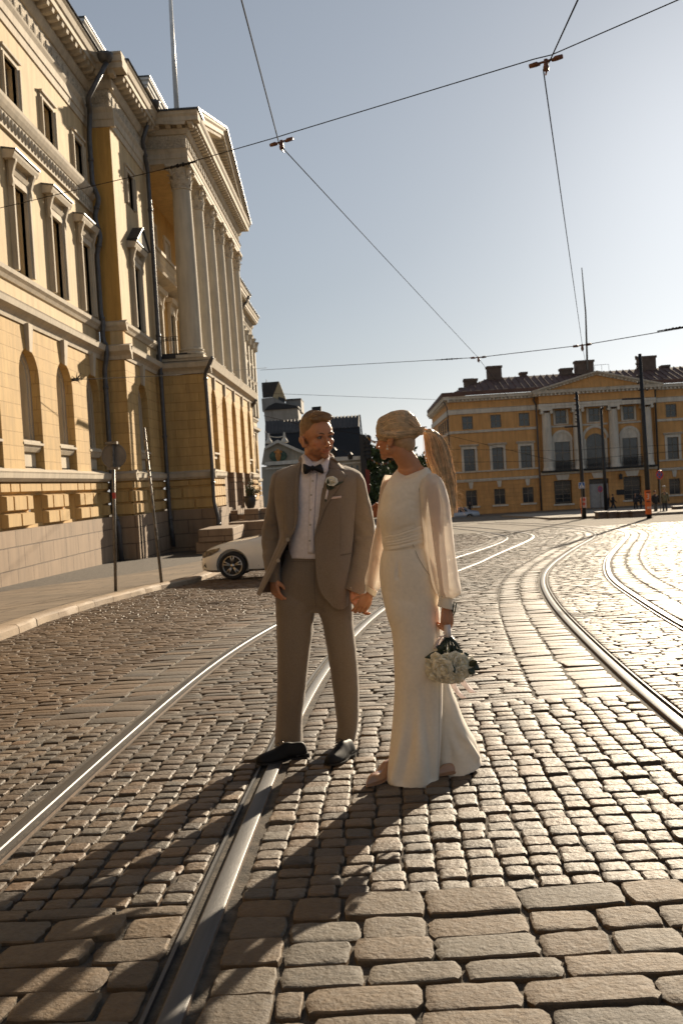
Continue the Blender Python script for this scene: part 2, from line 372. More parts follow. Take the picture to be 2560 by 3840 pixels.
# ---------------------------------------------------------------- grooved tram rails
M_rail = mat('worn_rail_steel', (.05, .047, .045, 1), rough=.5, metal=.25, var=.35, scale=3, bump=.0006, bscale=60, stretch=(12, .6, 1))
M_groove = mat('rail_groove', (.035, .028, .022, 1), rough=.8, var=.3, scale=20)
M_rust = mat('rail_web', (.16, .11, .075, 1), rough=.7, var=.3, scale=30)
def rail(k, label, flip):
    ys_, xs_ = RAIL[k]
    m = (ys_ > .5); ys2, xs2 = ys_[m], xs_[m]
    s = -1 if flip else 1
    # profile across the rail, s points to the groove side (toward the middle of the track)
    prof = [(o_ * .97, z_, q_) for o_, z_, q_ in [(-.045, -.02, 2), (-.045, .014, 0), (-.038, .018, 0), (.018, .018, 0), (.024, .013, 0), (.026, -.018, 1), (.058, -.018, 1), (.060, .010, 0), (.072, .011, 0), (.074, -.02, 2)]]
    n = len(prof); v = []; f = []; mi = []
    for i, (x, y) in enumerate(zip(xs2, ys2)):
        dx = (xs2[min(i + 1, len(xs2) - 1)] - xs2[max(i - 1, 0)]) / (ys2[min(i + 1, len(ys2) - 1)] - ys2[max(i - 1, 0)])
        nn = np.array([1, -dx]) / math.hypot(1, dx)
        for o, z, q in prof: v.append((x + s * o * nn[0], y + s * o * nn[1], g(y) + z + .004))
    for i in range(len(xs2) - 1):
        for j in range(n - 1):
            f.append((i * n + j, i * n + j + 1, (i + 1) * n + j + 1, (i + 1) * n + j)); mi.append(1 if (j in (4, 5)) else (2 if j in (0, 8) else 0))
    b = MB(); b.add(v, f); b.m = mi
    o = b.build('tram_rail', [M_rail, M_groove, M_rust], auto=35)
    tag(o, label, 'tram rail', 'grooved steel tram rails set in the cobbles')
rail('A', 'steel tram rail farthest left, running behind the man in the suit', False)
rail('B', 'steel tram rail between the couple and under the man\'s shoe, reaching the bottom edge', True)
rail('C', 'wide curving steel tram rail right of the bouquet, inner one of the right pair', False)
rail('D', 'curving steel tram rail at the far right edge, outer one of the right pair', True)

# ---------------------------------------------------------------- pavement and kerb on the left
M_pave = mat('pavement_slabs', (.36, .28, .2, 1), rough=.95, var=.2, scale=3, bump=.003, bscale=40, spec=.2, stain=.4, stain_col=(.2, .15, .1, 1))
sett_pattern(M_pave, (.155, .118, .08), (.21, .16, .11), (.09, .065, .045), bw=1.5, rh=.75, depth=.01, ms=.028)
def wall_z(y): return float(np.interp(y, [0, 26.4, 36.9, 46, 63, 120], [-1.2, -2.29, -2.86, -3.1, -3.35, -4.5]))
b = MB(); v = []; f = []; yy = np.arange(6, 120, .5); nx = 6
for y in yy:
    x1 = kerb_x(y) - .28; z1 = g(y) + .13
    for i in range(nx + 1):
        t = i / nx; x = x1 + (-10.9 - x1) * t; v.append((x, y, z1 + (wall_z(y) - z1) * min(1, t * 1.17)))
for i in range(len(yy) - 1):
    for j in range(nx): f.append((i * (nx + 1) + j, i * (nx + 1) + j + 1, (i + 1) * (nx + 1) + j + 1, (i + 1) * (nx + 1) + j))
b.add(v, f); tag(b.build('pavement', M_pave), kind='structure')
M_kerb = stone_mat('kerb_granite', [(.62, .52, .42), (.7, .6, .48), (.55, .47, .39), (.66, .55, .44)], .75)
b = MB(); y = 6.0
while y < 58:
    L_ = RS.uniform(.9, 1.5); 
    if y < 23.2 or y > 23.2:
        a0, a1 = y + .008, y + L_ - .008; n = 4; rg = []
        for i in range(n + 1):
            q = a0 + (a1 - a0) * i / n; kx = kerb_x(q); z = g(q); j = RS.uniform(-.006, .006, 4)
            rg.append([(kx - .3, q, z - .05), (kx - .3, q, z + .125), (kx - .16, q, z + .128), (kx - .03 + j[0], q, z + .12 + j[1]), (kx + .005 + j[2], q, z + .09), (kx + .012 + j[3], q, z - .05)])
        b.rings(rg, True, True, True)
    y += L_
tag(b.build('kerb', M_kerb, auto=40), kind='structure')
# far island pavement with the benches (right) and shadowed square edge
b = MB(); v = []; f = []
M_isl = mat('island_pavement', (.24, .21, .17, 1), rough=.95, var=.15, scale=2)
isl = [(11.0, 60.5), (15, 58.2), (26, 56.3), (70, 54), (70, 88), (11.5, 88)]
b.add([(x, y, g(y) + .14) for x, y in isl] + [(x, y, g(y) - .1) for x, y in isl], [tuple(range(6))] + [(i, (i + 1) % 6, (i + 1) % 6 + 6, i + 6) for i in range(6)])
tag(b.build('far_pavement', M_isl), kind='structure')
# ================================================================ THE YELLOW PALACE ON THE LEFT
def wall_mat(name, col, joint=None, bw=.95, rh=.42, depth=.012, ms=.007, swap=False, stain=.25):
    m = mat(name, (*col, 1), rough=.85, var=.07, scale=1.3, stain=stain, stain_col=(col[0] * .72, col[1] * .66, col[2] * .6, 1), bump=0)
    n = m.node_tree; L = n.links; p = n.nodes['Principled BSDF']
    base = p.inputs['Base Color'].links[0].from_socket
    # rain streaks and soot: vertical, irregular
    tq = n.nodes.new('ShaderNodeTexCoord'); mq = n.nodes.new('ShaderNodeMapping'); mq.inputs['Scale'].default_value = (2.2, 2.2, .22); L.new(tq.outputs['Object'], mq.inputs[0])
    nq = n.nodes.new('ShaderNodeTexNoise'); nq.inputs['Scale'].default_value = 1.6; nq.inputs['Detail'].default_value = 9; nq.inputs['Roughness'].default_value = .72; L.new(mq.outputs[0], nq.inputs['Vector'])
    rq = n.nodes.new('ShaderNodeMapRange'); rq.inputs['From Min'].default_value = .42; rq.inputs['From Max'].default_value = .72; rq.inputs['To Min'].default_value = 1.04; rq.inputs['To Max'].default_value = .70; L.new(nq.outputs['Fac'], rq.inputs['Value'])
    sq_ = n.nodes.new('ShaderNodeVectorMath'); sq_.operation = 'SCALE'; L.new(base, sq_.inputs[0]); L.new(rq.outputs[0], sq_.inputs['Scale']); base = sq_.outputs[0]; L.new(base, p.inputs['Base Color'])
    tc = n.nodes.new('ShaderNodeTexCoord'); sp = n.nodes.new('ShaderNodeSeparateXYZ'); L.new(tc.outputs['Object'], sp.inputs[0])
    ad = n.nodes.new('ShaderNodeMath'); ad.operation = 'ADD'; L.new(sp.outputs[0], ad.inputs[0]); L.new(sp.outputs[1], ad.inputs[1])
    cb = n.nodes.new('ShaderNodeCombineXYZ'); L.new(ad.outputs[0], cb.inputs[0]); L.new(sp.outputs[2], cb.inputs[1])
    nz = n.nodes.new('ShaderNodeTexNoise'); nz.inputs['Scale'].default_value = 40; nz.inputs['Detail'].default_value = 4; L.new(tc.outputs['Object'], nz.inputs['Vector'])
    b1 = n.nodes.new('ShaderNodeBump'); b1.inputs['Distance'].default_value = .003; L.new(nz.outputs['Fac'], b1.inputs['Height'])
    if joint:
        br = n.nodes.new('ShaderNodeTexBrick'); br.inputs['Scale'].default_value = 1; br.inputs['Brick Width'].default_value = bw; br.inputs['Row Height'].default_value = rh
        br.inputs['Mortar Size'].default_value = ms; br.inputs['Mortar Smooth'].default_value = .2; L.new(cb.outputs[0], br.inputs['Vector'])
        br.inputs['Color1'].default_value = (.94, .94, .94, 1); br.inputs['Color2'].default_value = (1.05, 1.05, 1.05, 1); br.inputs['Mortar'].default_value = (1, 1, 1, 1)
        mu = n.nodes.new('ShaderNodeMix'); mu.data_type = 'RGBA'; mu.blend_type = 'MULTIPLY'; mu.inputs['Factor'].default_value = 1; L.new(base, mu.inputs['A']); L.new(br.outputs['Color'], mu.inputs['B'])
        mx = n.nodes.new('ShaderNodeMix'); mx.data_type = 'RGBA'; L.new(br.outputs['Fac'], mx.inputs['Factor']); L.new(mu.outputs['Result'], mx.inputs['A']); mx.inputs['B'].default_value = (*joint, 1)
        L.new(mx.outputs['Result'], p.inputs['Base Color'])
        b2 = n.nodes.new('ShaderNodeBump'); b2.invert = True; b2.inputs['Distance'].default_value = depth; L.new(br.outputs['Fac'], b2.inputs['Height']); L.new(b1.outputs[0], b2.inputs['Normal']); L.new(b2.outputs[0], p.inputs['Normal'])
    else: L.new(b1.outputs[0], p.inputs['Normal'])
    return m
YEL = (.54, .355, .14)
M_yel = wall_mat('yellow_lime_plaster', YEL)
M_yelr = wall_mat('yellow_rusticated_plaster', YEL, joint=(.34, .20, .06), bw=1.15, rh=.405)
M_yeld = wall_mat('shaded_yellow_plaster', (.52, .30, .08))  # wall tone with shade put into the colour, for returns and recesses
M_crm = wall_mat('sunlit_cream_plaster', (.56, .42, .235))  # wall tone with sunlight put into the colour, for the upper fronts
M_trim = wall_mat('stone_coloured_trim', (.52, .445, .335), stain=.4)
M_orn = mat('moulded_ornament', (.48, .415, .32, 1), rough=.9, var=.3, scale=14, bump=.04, bscale=9)
M_gran = wall_mat('granite_plinth', (.30, .21, .135), joint=(.12, .08, .05), bw=1.3, rh=.62, ms=.017, stain=.8, depth=.03)
M_metal = mat('dark_sheet_metal', (.045, .045, .05, 1), rough=.45, metal=.3, var=.3, scale=6)
M_pipe = mat('grey_painted_pipe', (.085, .085, .09, 1), rough=.42, metal=.2, var=.25, scale=5)
M_wfr = mat('window_frame_paint', (.2, .17, .13, 1), rough=.6)
M_glass = mat('window_glass', (.03, .033, .038, 1), rough=.08, var=.6, scale=.9, spec=.8)
M_black = mat('black_iron', (.015, .015, .016, 1), rough=.5)

pal = thing('government_palace', 'long yellow neoclassical palace with white columned portico filling the left side', 'building', (-12, 40, -3))
def pb(b, name, m, parent=None, **k):
    o = b.build(name, m, None, **k); return under(parent or pal, o)
class Pieces(dict):
    # one mesh per level of trim
    def __missing__(s, k): s[k] = MB(); return s[k]
class Face:
    # a facade plane: u runs along it, n stands out of it
    def __init__(s, o, u, n): s.F = frame(o, u, n)
    def rect(s, b, u0, u1, z0, z1, n0, n1, mi=0): b.box((u0, n0, z0), (u1, n1, z1), mi, s.F)
def wall_with_holes(b, F, u0, u1, z0, z1, holes, depth, n=0.0, mi=0):
    # holes: (uc, half width, zs, zt, arched). builds the front face and the reveals
    holes = sorted(holes); u = u0
    for (uc, hw, zs, zt, arch) in holes:
        a, c = uc - hw, uc + hw
        b.add([F(u, n, z0), F(a, n, z0), F(a, n, z1), F(u, n, z1)], [(0, 1, 2, 3)], mi)
        if zs > z0: b.add([F(a, n, z0), F(c, n, z0), F(c, n, zs), F(a, n, zs)], [(0, 1, 2, 3)], mi)
        if arch:
            zc = zt - hw; N = 14; arc = [(uc - hw * math.cos(math.pi * i / N), zc + hw * math.sin(math.pi * i / N)) for i in range(N + 1)]
            for i in range(N):
                p, q = arc[i], arc[i + 1]
                b.add([F(p[0], n, p[1]), F(q[0], n, q[1]), F(q[0], n, z1), F(p[0], n, z1)], [(0, 1, 2, 3)], mi)
            out = [(a, zs)] + arc + [(c, zs)]
        else:
            if zt < z1: b.add([F(a, n, zt), F(c, n, zt), F(c, n, z1), F(a, n, z1)], [(0, 1, 2, 3)], mi)
            out = [(a, zs), (a, zt), (c, zt), (c, zs)]
        for i in range(len(out)):
            p, q = out[i], out[(i + 1) % len(out)]
            b.add([F(p[0], n, p[1]), F(q[0], n, q[1]), F(q[0], n - depth, q[1]), F(p[0], n - depth, p[1])], [(0, 1, 2, 3)], mi)
        u = c
    b.add([F(u, n, z0), F(u1, n, z0), F(u1, n, z1), F(u, n, z1)], [(0, 1, 2, 3)], mi)
def window(F, parent, uc, hw, zs, zt, arch=False, n=-.3, bars=(.5,), fr=.06, surround=None, name='window'):
    b = MB(); zc = zt - hw
    # frame
    b.box((uc - hw, n, zs), (uc - hw + fr, n + .07, zt if not arch else zc), 0, F); b.box((uc + hw - fr, n, zs), (uc + hw, n + .07, zt if not arch else zc), 0, F)
    b.box((uc - hw + fr, n, zs), (uc + hw - fr, n + .07, zs + fr), 0, F)
    if not arch: b.box((uc - hw + fr, n, zt - fr), (uc + hw - fr, n + .07, zt), 0, F)
    else:
        N = 12
        for i in range(N):
            t0, t1 = math.pi * i / N, math.pi * (i + 1) / N
            P = [(uc - r * math.cos(t), zc + r * math.sin(t)) for r, t in ((hw, t0), (hw, t1), (hw - fr, t1), (hw - fr, t0))]
            b.prism(P, n, n + .07, F)
    b.box((uc - fr * .45, n + .01, zs + fr), (uc + fr * .45, n + .06, zt - (fr if not arch else fr * .5)), 0, F)
    H = zt - zs
    for q in bars: b.box((uc - hw + fr, n + .015, zs + H * q - fr * .4), (uc + hw - fr, n + .085, zs + H * q + fr * .4), 0, F)
    w = pb(b, name, M_wfr, parent)
    b = MB()
    if arch: P = [(uc - hw, zs), (uc + hw, zs)] + [(uc + hw * math.cos(math.pi * i / 12), zc + hw * math.sin(math.pi * i / 12)) for i in range(13)]
    else: P = [(uc - hw, zs), (uc + hw, zs), (uc + hw, zt), (uc - hw, zt)]
    b.prism(P, n - .03, n + .012, F)
    o = b.build('pane', M_glass); o.parent = w
    return w
def console(b, F, u, n, z0, z1, w=.13, d=.22):
    # scrolled bracket
    P = [(n, z0), (n + d * .35, z0 - .02), (n + d * .5, z0 + .12), (n + d * .4, z0 + .3), (n + d * .75, z1 - .2), (n + d, z1 - .08), (n + d, z1), (n, z1)]
    b.moulding(P, u - w / 2, u + w / 2, F)

def palace_face(X, us, u0, u1, pane_par, wall_upper, plain=False):
    """one stretch of front at plane X with window axes us"""
    F = frame((X, 0, 0), (0, 1, 0), (1, 0, 0))
    rust, up, orn, gr, roofm = MB(), MB(), MB(), MB(), MB(); T = Pieces()
    # granite base
    N = 8
    zb = [wall_z(u0 + (u1 - u0) * i / N) - .3 for i in range(N + 1)]
    gr.add([F(u0 + (u1 - u0) * i / N, .16, z) for i in range(N + 1) for z in (zb[i], -.78)] , [(2 * i, 2 * i + 2, 2 * i + 3, 2 * i + 1) for i in range(N)])
    gr.box((u0, -.4, -.86), (u1, .159, -.78), 0, F)
    # basement wall with small windows, big raised blocks between
    bw = [(u, .6, -.68, .18, False) for u in us]
    wall_with_holes(rust, F, u0, u1, -.78, .3, bw, .35, -.10, 1)
    e = [u0] + [x for u in us for x in (u - .62, u + .62)] + [u1]
    for i in range(0, len(e), 2):
        a, c = e[i], e[i + 1]
        if c - a < .25: continue
        for (z0, z1, parts) in ((-.72, -.30, 2), (-.26, .20, 3)):
            q = np.linspace(a, c, parts + 1) if parts == 2 else [a, a + (c - a) * .27, a + (c - a) * .75, c]
            for j in range(len(q) - 1):
                x0, x1 = q[j] + .02, q[j + 1] - .02
                pr = .10 if z0 < -.5 else .09; s = .04
                rust.add([F(x0, -.10, z0), F(x1, -.10, z0), F(x1, -.10, z1), F(x0, -.10, z1), F(x0 + s, pr, z0 + s), F(x1 - s, pr, z0 + s), F(x1 - s, pr, z1 - s), F(x0 + s, pr, z1 - s)],
                         [(4, 5, 6, 7), (0, 1, 5, 4), (1, 2, 6, 5), (2, 3, 7, 6), (3, 0, 4, 7)], 1)
    rust.box((u0, -.3, .24), (u1, -.06, .62), 1, F)
    x = u0
    while x < u1 - .1:
        w_ = min([1.9, .75, .8][int(x * 3) % 3], u1 - x); s = .03
        rust.add([F(x + .02, -.06, .27), F(x + w_ - .02, -.06, .27), F(x + w_ - .02, -.06, .55), F(x + .02, -.06, .55), F(x + .02 + s, .06, .27 + s), F(x + w_ - .02 - s, .06, .27 + s), F(x + w_ - .02 - s, .06, .55 - s), F(x + .02 + s, .06, .55 - s)],
                 [(4, 5, 6, 7), (0, 1, 5, 4), (1, 2, 6, 5), (2, 3, 7, 6), (3, 0, 4, 7)], 1); x += w_
    T['base_cornice'].moulding([(-.1, .58), (.12, .58), (.22, .68), (.24, .82), (.26, .86), (-.1, 1.0)], u0, u1, F)
    # rusticated ground storey with deep arched windows
    wall_with_holes(rust, F, u0, u1, .9, 5.4, [(u, .9, .9, 4.62, True) for u in us], .62, 0, 0)
    for u in us:
        # sill, apron panel, inner cream arch, keystone
        s = MB(); s.box((u - .92, -.6, 1.70), (u + .92, .02, 1.77), 0, F); s.box((u - .86, -.6, 1.77), (u + .86, -.05, 1.84), 0, F); s.moulding([(-.5, 1.5), (-.14, 1.5), (-.06, 1.62), (-.04, 1.70), (-.5, 1.70)], u - .84, u + .84, F)
        s.box((u - .899, -.6, .92), (u + .899, -.28, 1.5), 0, F); s.box((u - .7, -.29, 1.06), (u + .7, -.22, 1.42), 0, F)
        pb(s, 'window_apron', M_trim)
        # recessed cream arch band carrying the window
        s = MB(); NA = 12
        for k_, (ro, ri, dep) in enumerate(((.90, .76, -.27), (.76, .64, -.32))):
            s.box((u - ro, -.62, 1.84), (u - ri, dep, 3.72), 0, F); s.box((u + ri, -.62, 1.84), (u + ro, dep, 3.72), 0, F)
            for i in range(NA):
                t0, t1 = math.pi * i / NA, math.pi * (i + 1) / NA
                P = [(u - r * math.cos(t), 3.72 + r * math.sin(t)) for r, t in ((ro, t0), (ro, t1), (ri, t1), (ri, t0))]
                s.prism(P, -.62, dep, F)
        pb(s, 'window_surround', M_trim)
        window(F, pal, u, .62, 1.84, 4.34, True, -.6, bars=(.33, .68))
        s = MB(); s.add([F(u - .14, .0, 4.55), F(u + .14, .0, 4.55), F(u + .24, 0, 5.34), F(u - .24, 0, 5.34), F(u - .12, .1, 4.5), F(u + .12, .1, 4.5), F(u + .21, .15, 5.34), F(u - .21, .15, 5.34)], [(4, 5, 6, 7), (0, 1, 5, 4), (1, 2, 6, 5), (3, 0, 4, 7), (2, 3, 7, 6)])
        pb(s, 'keystone', M_trim)
    # cornice band between ground and first floor
    T['ground_floor_cornice'].moulding([(-.1, 5.28), (.05, 5.28), (.08, 5.42), (.16, 5.5), (.3, 5.58), (.33, 5.74), (.35, 5.78), (-.1, 5.9)], u0, u1, F)
    up.box((u0, -.5, 5.7), (u1, -.02, 6.5), 0, F)
    T['sill_course'].moulding([(-.1, 6.38), (.04, 6.40), (.1, 6.5), (.18, 6.58), (.2, 6.7), (-.1, 6.82)], u0, u1, F)
    # upper wall
    wh = [(u, .56, 6.8, 9.4, False) for u in us]
    wall_with_holes(up, F, u0, u1, 6.6, 10.92, wh, .35)
    wall_with_holes(up, F, u0, u1, 10.92, 14.3, [(u, .56, 11.86, 13.2, False) for u in us], .35)
    # frieze course and ledge below the top windows
    if plain: orn_on = False
    else: orn_on = True
    if orn_on: orn.box((u0, -.1, 10.92), (u1, .05, 11.44), 0, F)
    x = u0 + .1
    while x < u1 - .2 and orn_on:
        orn.ell(F(x + .1, .06, 11.18), (.05, .07, .2), 6, 4); orn.ell(F(x + .22, .05, 11.16), (.04, .04, .1), 5, 3); x += .3
    if orn_on: T['frieze_ledge'].moulding([(-.1, 11.42), (.08, 11.42), (.16, 11.54), (.22, 11.66), (.24, 11.76), (-.1, 11.86)], u0, u1, F)
    if orn_on: T['frieze_ledge'].moulding([(-.1, 10.86), (.09, 10.88), (.09, 10.94), (-.1, 10.98)], u0, u1, F)
    # entablature: architrave, ornament frieze, modillions, eaves
    T['architrave'].moulding([(-.1, 14.18), (.05, 14.2), (.07, 14.45), (.11, 14.47), (.13, 14.72), (.2, 14.84), (.22, 14.9), (-.1, 14.9)], u0, u1, F)
    orn.box((u0, -.1, 14.9), (u1, .06, 15.62), 0, F)
    x = u0 + .2
    while x < u1 - .3:
        orn.ell(F(x + .18, .07, 15.22), (.05, .16, .26), 8, 5); orn.ell(F(x + .45, .07, 15.12), (.05, .1, .14), 6, 4); x += .62
    T['entablature'].moulding([(-.1, 15.6), (.12, 15.62), (.2, 15.74), (.24, 15.84), (.24, 15.94), (-.1, 15.94)], u0, u1, F)
    T['entablature'].box((u0, -.1, 15.93), (u1, .2, 16.15), 0, F); x = u0 + .15
    while x < u1 - .2:
        T['entablature'].moulding([(.2, 15.94), (.36, 15.92), (.6, 15.98), (.64, 16.14), (.2, 16.14)], x, x + .22, F); x += .52
    T['entablature'].moulding([(-.1, 16.14), (.68, 16.14), (.68, 16.34), (.74, 16.38), (.8, 16.56), (.86, 16.62), (.86, 16.68), (-.1, 16.7)], u0, u1, F)
    roofm.moulding([(.84, 16.68), (.93, 16.69), (.9, 16.75), (.3, 16.82), (-6, 17.1), (-6, 16.7)], u0, u1, F)
    for u in us:
        # first-floor window: moulded frame, consoles, straight hood
        s = MB()
        for sg in (-1, 1):
            a, c = sorted((u + sg * .56, u + sg * .80)); s.box((a, -.1, 6.82), (c, .12, 9.4), 0, F); a, c = sorted((u + sg * .66, u + sg * .78)); s.box((a, .12, 6.82), (c, .17, 9.4), 0, F)
            console(s, F, u + sg * .82, .1, 9.25, 10.02)
        s.box((u - .8, -.1, 9.4), (u + .8, .12, 9.62), 0, F); s.moulding([(-.05, 9.62), (.14, 9.62), (.2, 9.74), (-.05, 9.74)], u - .78, u + .78, F); s.box((u - .78, -.05, 9.74), (u + .78, .08, 10.0), 0, F)
        s.moulding([(-.05, 9.98), (.3, 9.98), (.36, 10.1), (.38, 10.2), (-.05, 10.26)], u - 1.08, u + 1.08, F)
        pb(s, 'hooded_surround', M_trim)
        s = MB(); s.moulding([(-.02, 10.262), (.42, 10.2), (.42, 10.23), (-.02, 10.31)], u - 1.1, u + 1.1, F); pb(s, 'hood_flashing', M_metal)
        window(F, pal, u, .56, 6.82, 9.4, False, -.3, bars=(.66,))
        s = MB()
        for sg in (-1, 1):
            a, c = sorted((u + sg * .56, u + sg * .74)); s.box((a, -.1, 11.86), (c, .07, 13.2), 0, F); a, c = sorted((u + sg * .68, u + sg * .76)); s.box((a, -.1, 11.86), (c, .12, 13.2), 0, F)
        s.box((u - .76, -.1, 13.2), (u + .76, .07, 13.36), 0, F); s.box((u - .78, -.1, 13.36), (u + .78, .14, 13.44), 0, F)
        pb(s, 'window_surround', M_trim)
        window(F, pal, u, .56, 11.86, 13.2, False, -.3, bars=(.6,))
    pb(gr, 'granite_base', M_gran); pb(rust, 'rusticated_wall', [M_yelr, M_yel]); pb(up, 'upper_wall', wall_upper); [pb(q_, k2, M_trim) for k2, q_ in T.items()]; pb(orn, 'ornament_frieze', M_orn);  pb(roofm, 'roof', M_metal)
def palace_return(X0, X1, Y, sgn=-1, top=16.7, deep=True):
    """side of a projecting block between X0 (back) and X1 (front) facing the camera"""
    F = frame((0, Y, 0), (1, 0, 0), (0, sgn, 0)); rust, up, orn, gr = MB(), MB(), MB(), MB(); T = Pieces()
    gr.box((X0, -.3, wall_z(Y) - .4), (X1 + .16, .16, -.78), 0, F)
    rust.box((X0, -.3, -.78), (X1 - .1, -.002, .6), 1, F); rust.box((X0, -.3, .9), (X1 - .003, 0, 5.4), 0, F)
    for (z0, z1, off) in ((-.74, -.3, .2), (-.26, .2, .75), (.27, .55, .4)):
        x = X0 - off
        while x < X1:
            a, c = max(x, X0) + .02, min(x + 1.5, X1 + .04) - .02
            if c - a > .1:
                s = .03; rust.add([F(a, 0, z0), F(c, 0, z0), F(c, 0, z1), F(a, 0, z1), F(a + s, .08, z0 + s), F(c - s, .08, z0 + s), F(c - s, .08, z1 - s), F(a + s, .08, z1 - s)], [(4, 5, 6, 7), (0, 1, 5, 4), (1, 2, 6, 5), (2, 3, 7, 6), (3, 0, 4, 7)], 1)
            x += 1.5
    T['base_cornice'].moulding([(-.1, .58), (.12, .58), (.22, .68), (.24, .82), (.26, .86), (-.1, 1.0)], X0, X1 + .22, F)
    T['ground_floor_cornice'].moulding([(-.1, 5.28), (.05, 5.28), (.08, 5.42), (.16, 5.5), (.3, 5.58), (.33, 5.74), (.35, 5.78), (-.1, 5.9)], X0, X1 + .3, F)
    if deep:
        T['sill_course'].moulding([(-.1, 6.38), (.04, 6.40), (.1, 6.5), (.18, 6.58), (.2, 6.7), (-.1, 6.82)], X0, X1 + .18, F)
        up.box((X0, -.3, 5.7), (X1 - .003, -.001, 14.3), 0, F)
        T['architrave'].moulding([(-.1, 14.18), (.05, 14.2), (.07, 14.45), (.11, 14.47), (.13, 14.72), (.2, 14.84), (.22, 14.9), (-.1, 14.9)], X0, X1 + .2, F)
        orn.box((X0, -.1, 14.9), (X1 + .05, .06, 15.62), 0, F)
        x = X0 + .25
        while x < X1 - .1:
            for r_ in (.24, .17, .1): orn.tube([F(x + r_ * math.cos(q), .08, 15.1 + r_ * 1.2 * math.sin(q)) for q in np.linspace(0, math.pi, 8)], .025, 5)
            x += .5
        T['entablature'].moulding([(-.1, 15.6), (.12, 15.62), (.2, 15.74), (.24, 15.84), (.24, 15.94), (-.1, 15.94)], X0, X1 + .22, F)
        T['entablature'].box((X0, -.1, 15.93), (X1 + .2, .2, 16.15), 0, F); T['entablature'].moulding([(-.1, 16.14), (.68, 16.14), (.68, 16.34), (.74, 16.38), (.8, 16.56), (.86, 16.62), (.86, 16.68), (-.1, 16.7)], X0, X1 + .8, F)
        x = X0 + .1
        while x < X1 + .5:
            T['entablature'].moulding([(.2, 15.94), (.36, 15.92), (.6, 15.98), (.64, 16.14), (.2, 16.14)], x, x + .22, F); x += .5
        pb(orn, 'ornament_frieze', M_orn); pb(up, 'upper_wall', M_yeld)
    pb(gr, 'granite_base', M_gran); pb(rust, 'rusticated_wall', [M_yelr, M_yel]); [pb(q_, k2, M_trim) for k2, q_ in T.items()]
palace_face(-10.0, [-29.57 + 3.5 * i for i in range(13)], -33.0, 16.0, pal, M_crm)
palace_face(-10.0, [19.43, 22.93, 26.43, 29.93, 33.43, 36.93], 16.0, 38.48, pal, M_crm)
palace_return(-10.0, -9.1, 38.48)
palace_face(-9.1, [41.2], 38.48, 44.71, pal, M_crm, True)
palace_face(-9.1, [66.4], 63.1, 69.2, pal, M_crm, True)
palace_face(-10.0, [72.5, 76, 79.5, 83], 69.2, 86.6, pal, M_crm)
# far end pavilion with its pilasters
XE = -10.55
palace_return(-12.0, XE, 86.6)
palace_face(XE, [88.6, 91.2, 93.8, 96.4], 86.6, 98.2, pal, M_crm)
# ---- portico
XP, YP0, YP1 = -7.0, 44.71, 62.95
Fp = frame((XP, 0, 0), (0, 1, 0), (1, 0, 0))
AX = [46.85, 50.3, 53.8, 57.3, 60.75]
palace_return(-9.1, XP, YP0, deep=False); palace_return(-9.1, XP, YP1, 1, deep=False)
b = MB(); wall_with_holes(b, Fp, YP0, YP1, .9, 5.4, [(AX[0], .8, .92, 4.8, True), (AX[1], .86, -1.2 + 2.1, 4.8, True), (AX[2], .86, .9, 4.8, True), (AX[3], .86, .9, 4.8, True), (AX[4], .8, .92, 4.8, True)], 1.1, 0, 0)
pb(b, 'portico_arcade', [M_yelr, M_yel])
b = MB(); b.box((YP0 + .3, -1.2, -.5), (YP1 - .3, -1.05, 5.3), 0, Fp); pb(b, 'porch_back_wall', M_yeld)
b = MB(); tr = MB(); gr = MB(); rs = MB()
tr.moulding([(-.1, 5.28), (.05, 5.28), (.08, 5.42), (.16, 5.5), (.3, 5.58), (.38, 5.8), (.42, 5.9), (-.1, 6.0)], YP0, YP1, Fp)
for (a, c) in ((YP0, AX[0] + 1.35), (AX[4] - 1.35, YP1)):
    rs = MB()
    tr.moulding([(-.1, .58), (.12, .58), (.22, .68), (.24, .82), (.26, .86), (-.1, 1.0)], a, c, Fp)
    rs.box((a, -.3, -.78), (c, -.02, .6), 0, Fp)
    for z0, z1 in ((-.74, -.3), (-.26, .2), (.27, .55)):
        for q in np.arange(a, c - .3, .75):
            s = .03; x0, x1 = q + .02, min(q + .73, c); rs.add([Fp(x0, -.02, z0), Fp(x1, -.02, z0), Fp(x1, -.02, z1), Fp(x0, -.02, z1), Fp(x0 + s, .1, z0 + s), Fp(x1 - s, .1, z0 + s), Fp(x1 - s, .1, z1 - s), Fp(x0 + s, .1, z1 - s)], [(4, 5, 6, 7), (0, 1, 5, 4), (1, 2, 6, 5), (2, 3, 7, 6), (3, 0, 4, 7)])
    gr.box((a - .1, -.3, -4), (c, .16, -.78), 0, Fp)
    pb(rs, 'raised_blocks', M_yel)
for u in (AX[0], AX[4]):
    s = MB(); s.box((u - .82, -.6, 1.70), (u + .82, .02, 1.78), 0, Fp); s.box((u - .75, -.6, 1.5), (u + .75, -.1, 1.70), 0, Fp); s.box((u - .799, -.6, .92), (u + .799, -.3, 1.5), 0, Fp); pb(s, 'window_apron', M_trim)
    window(Fp, pal, u, .62, 1.84, 4.6, True, -.62, bars=(.33, .68))
for u in AX:
    s = MB(); s.add([Fp(u - .1, .0, 4.72), Fp(u + .1, .0, 4.72), Fp(u + .16, 0, 5.3), Fp(u - .16, 0, 5.3), Fp(u - .1, .1, 4.7), Fp(u + .1, .1, 4.7), Fp(u + .15, .13, 5.3), Fp(u - .15, .13, 5.3)], [(4, 5, 6, 7), (0, 1, 5, 4), (1, 2, 6, 5), (3, 0, 4, 7), (2, 3, 7, 6)]); pb(s, 'keystone', M_trim)
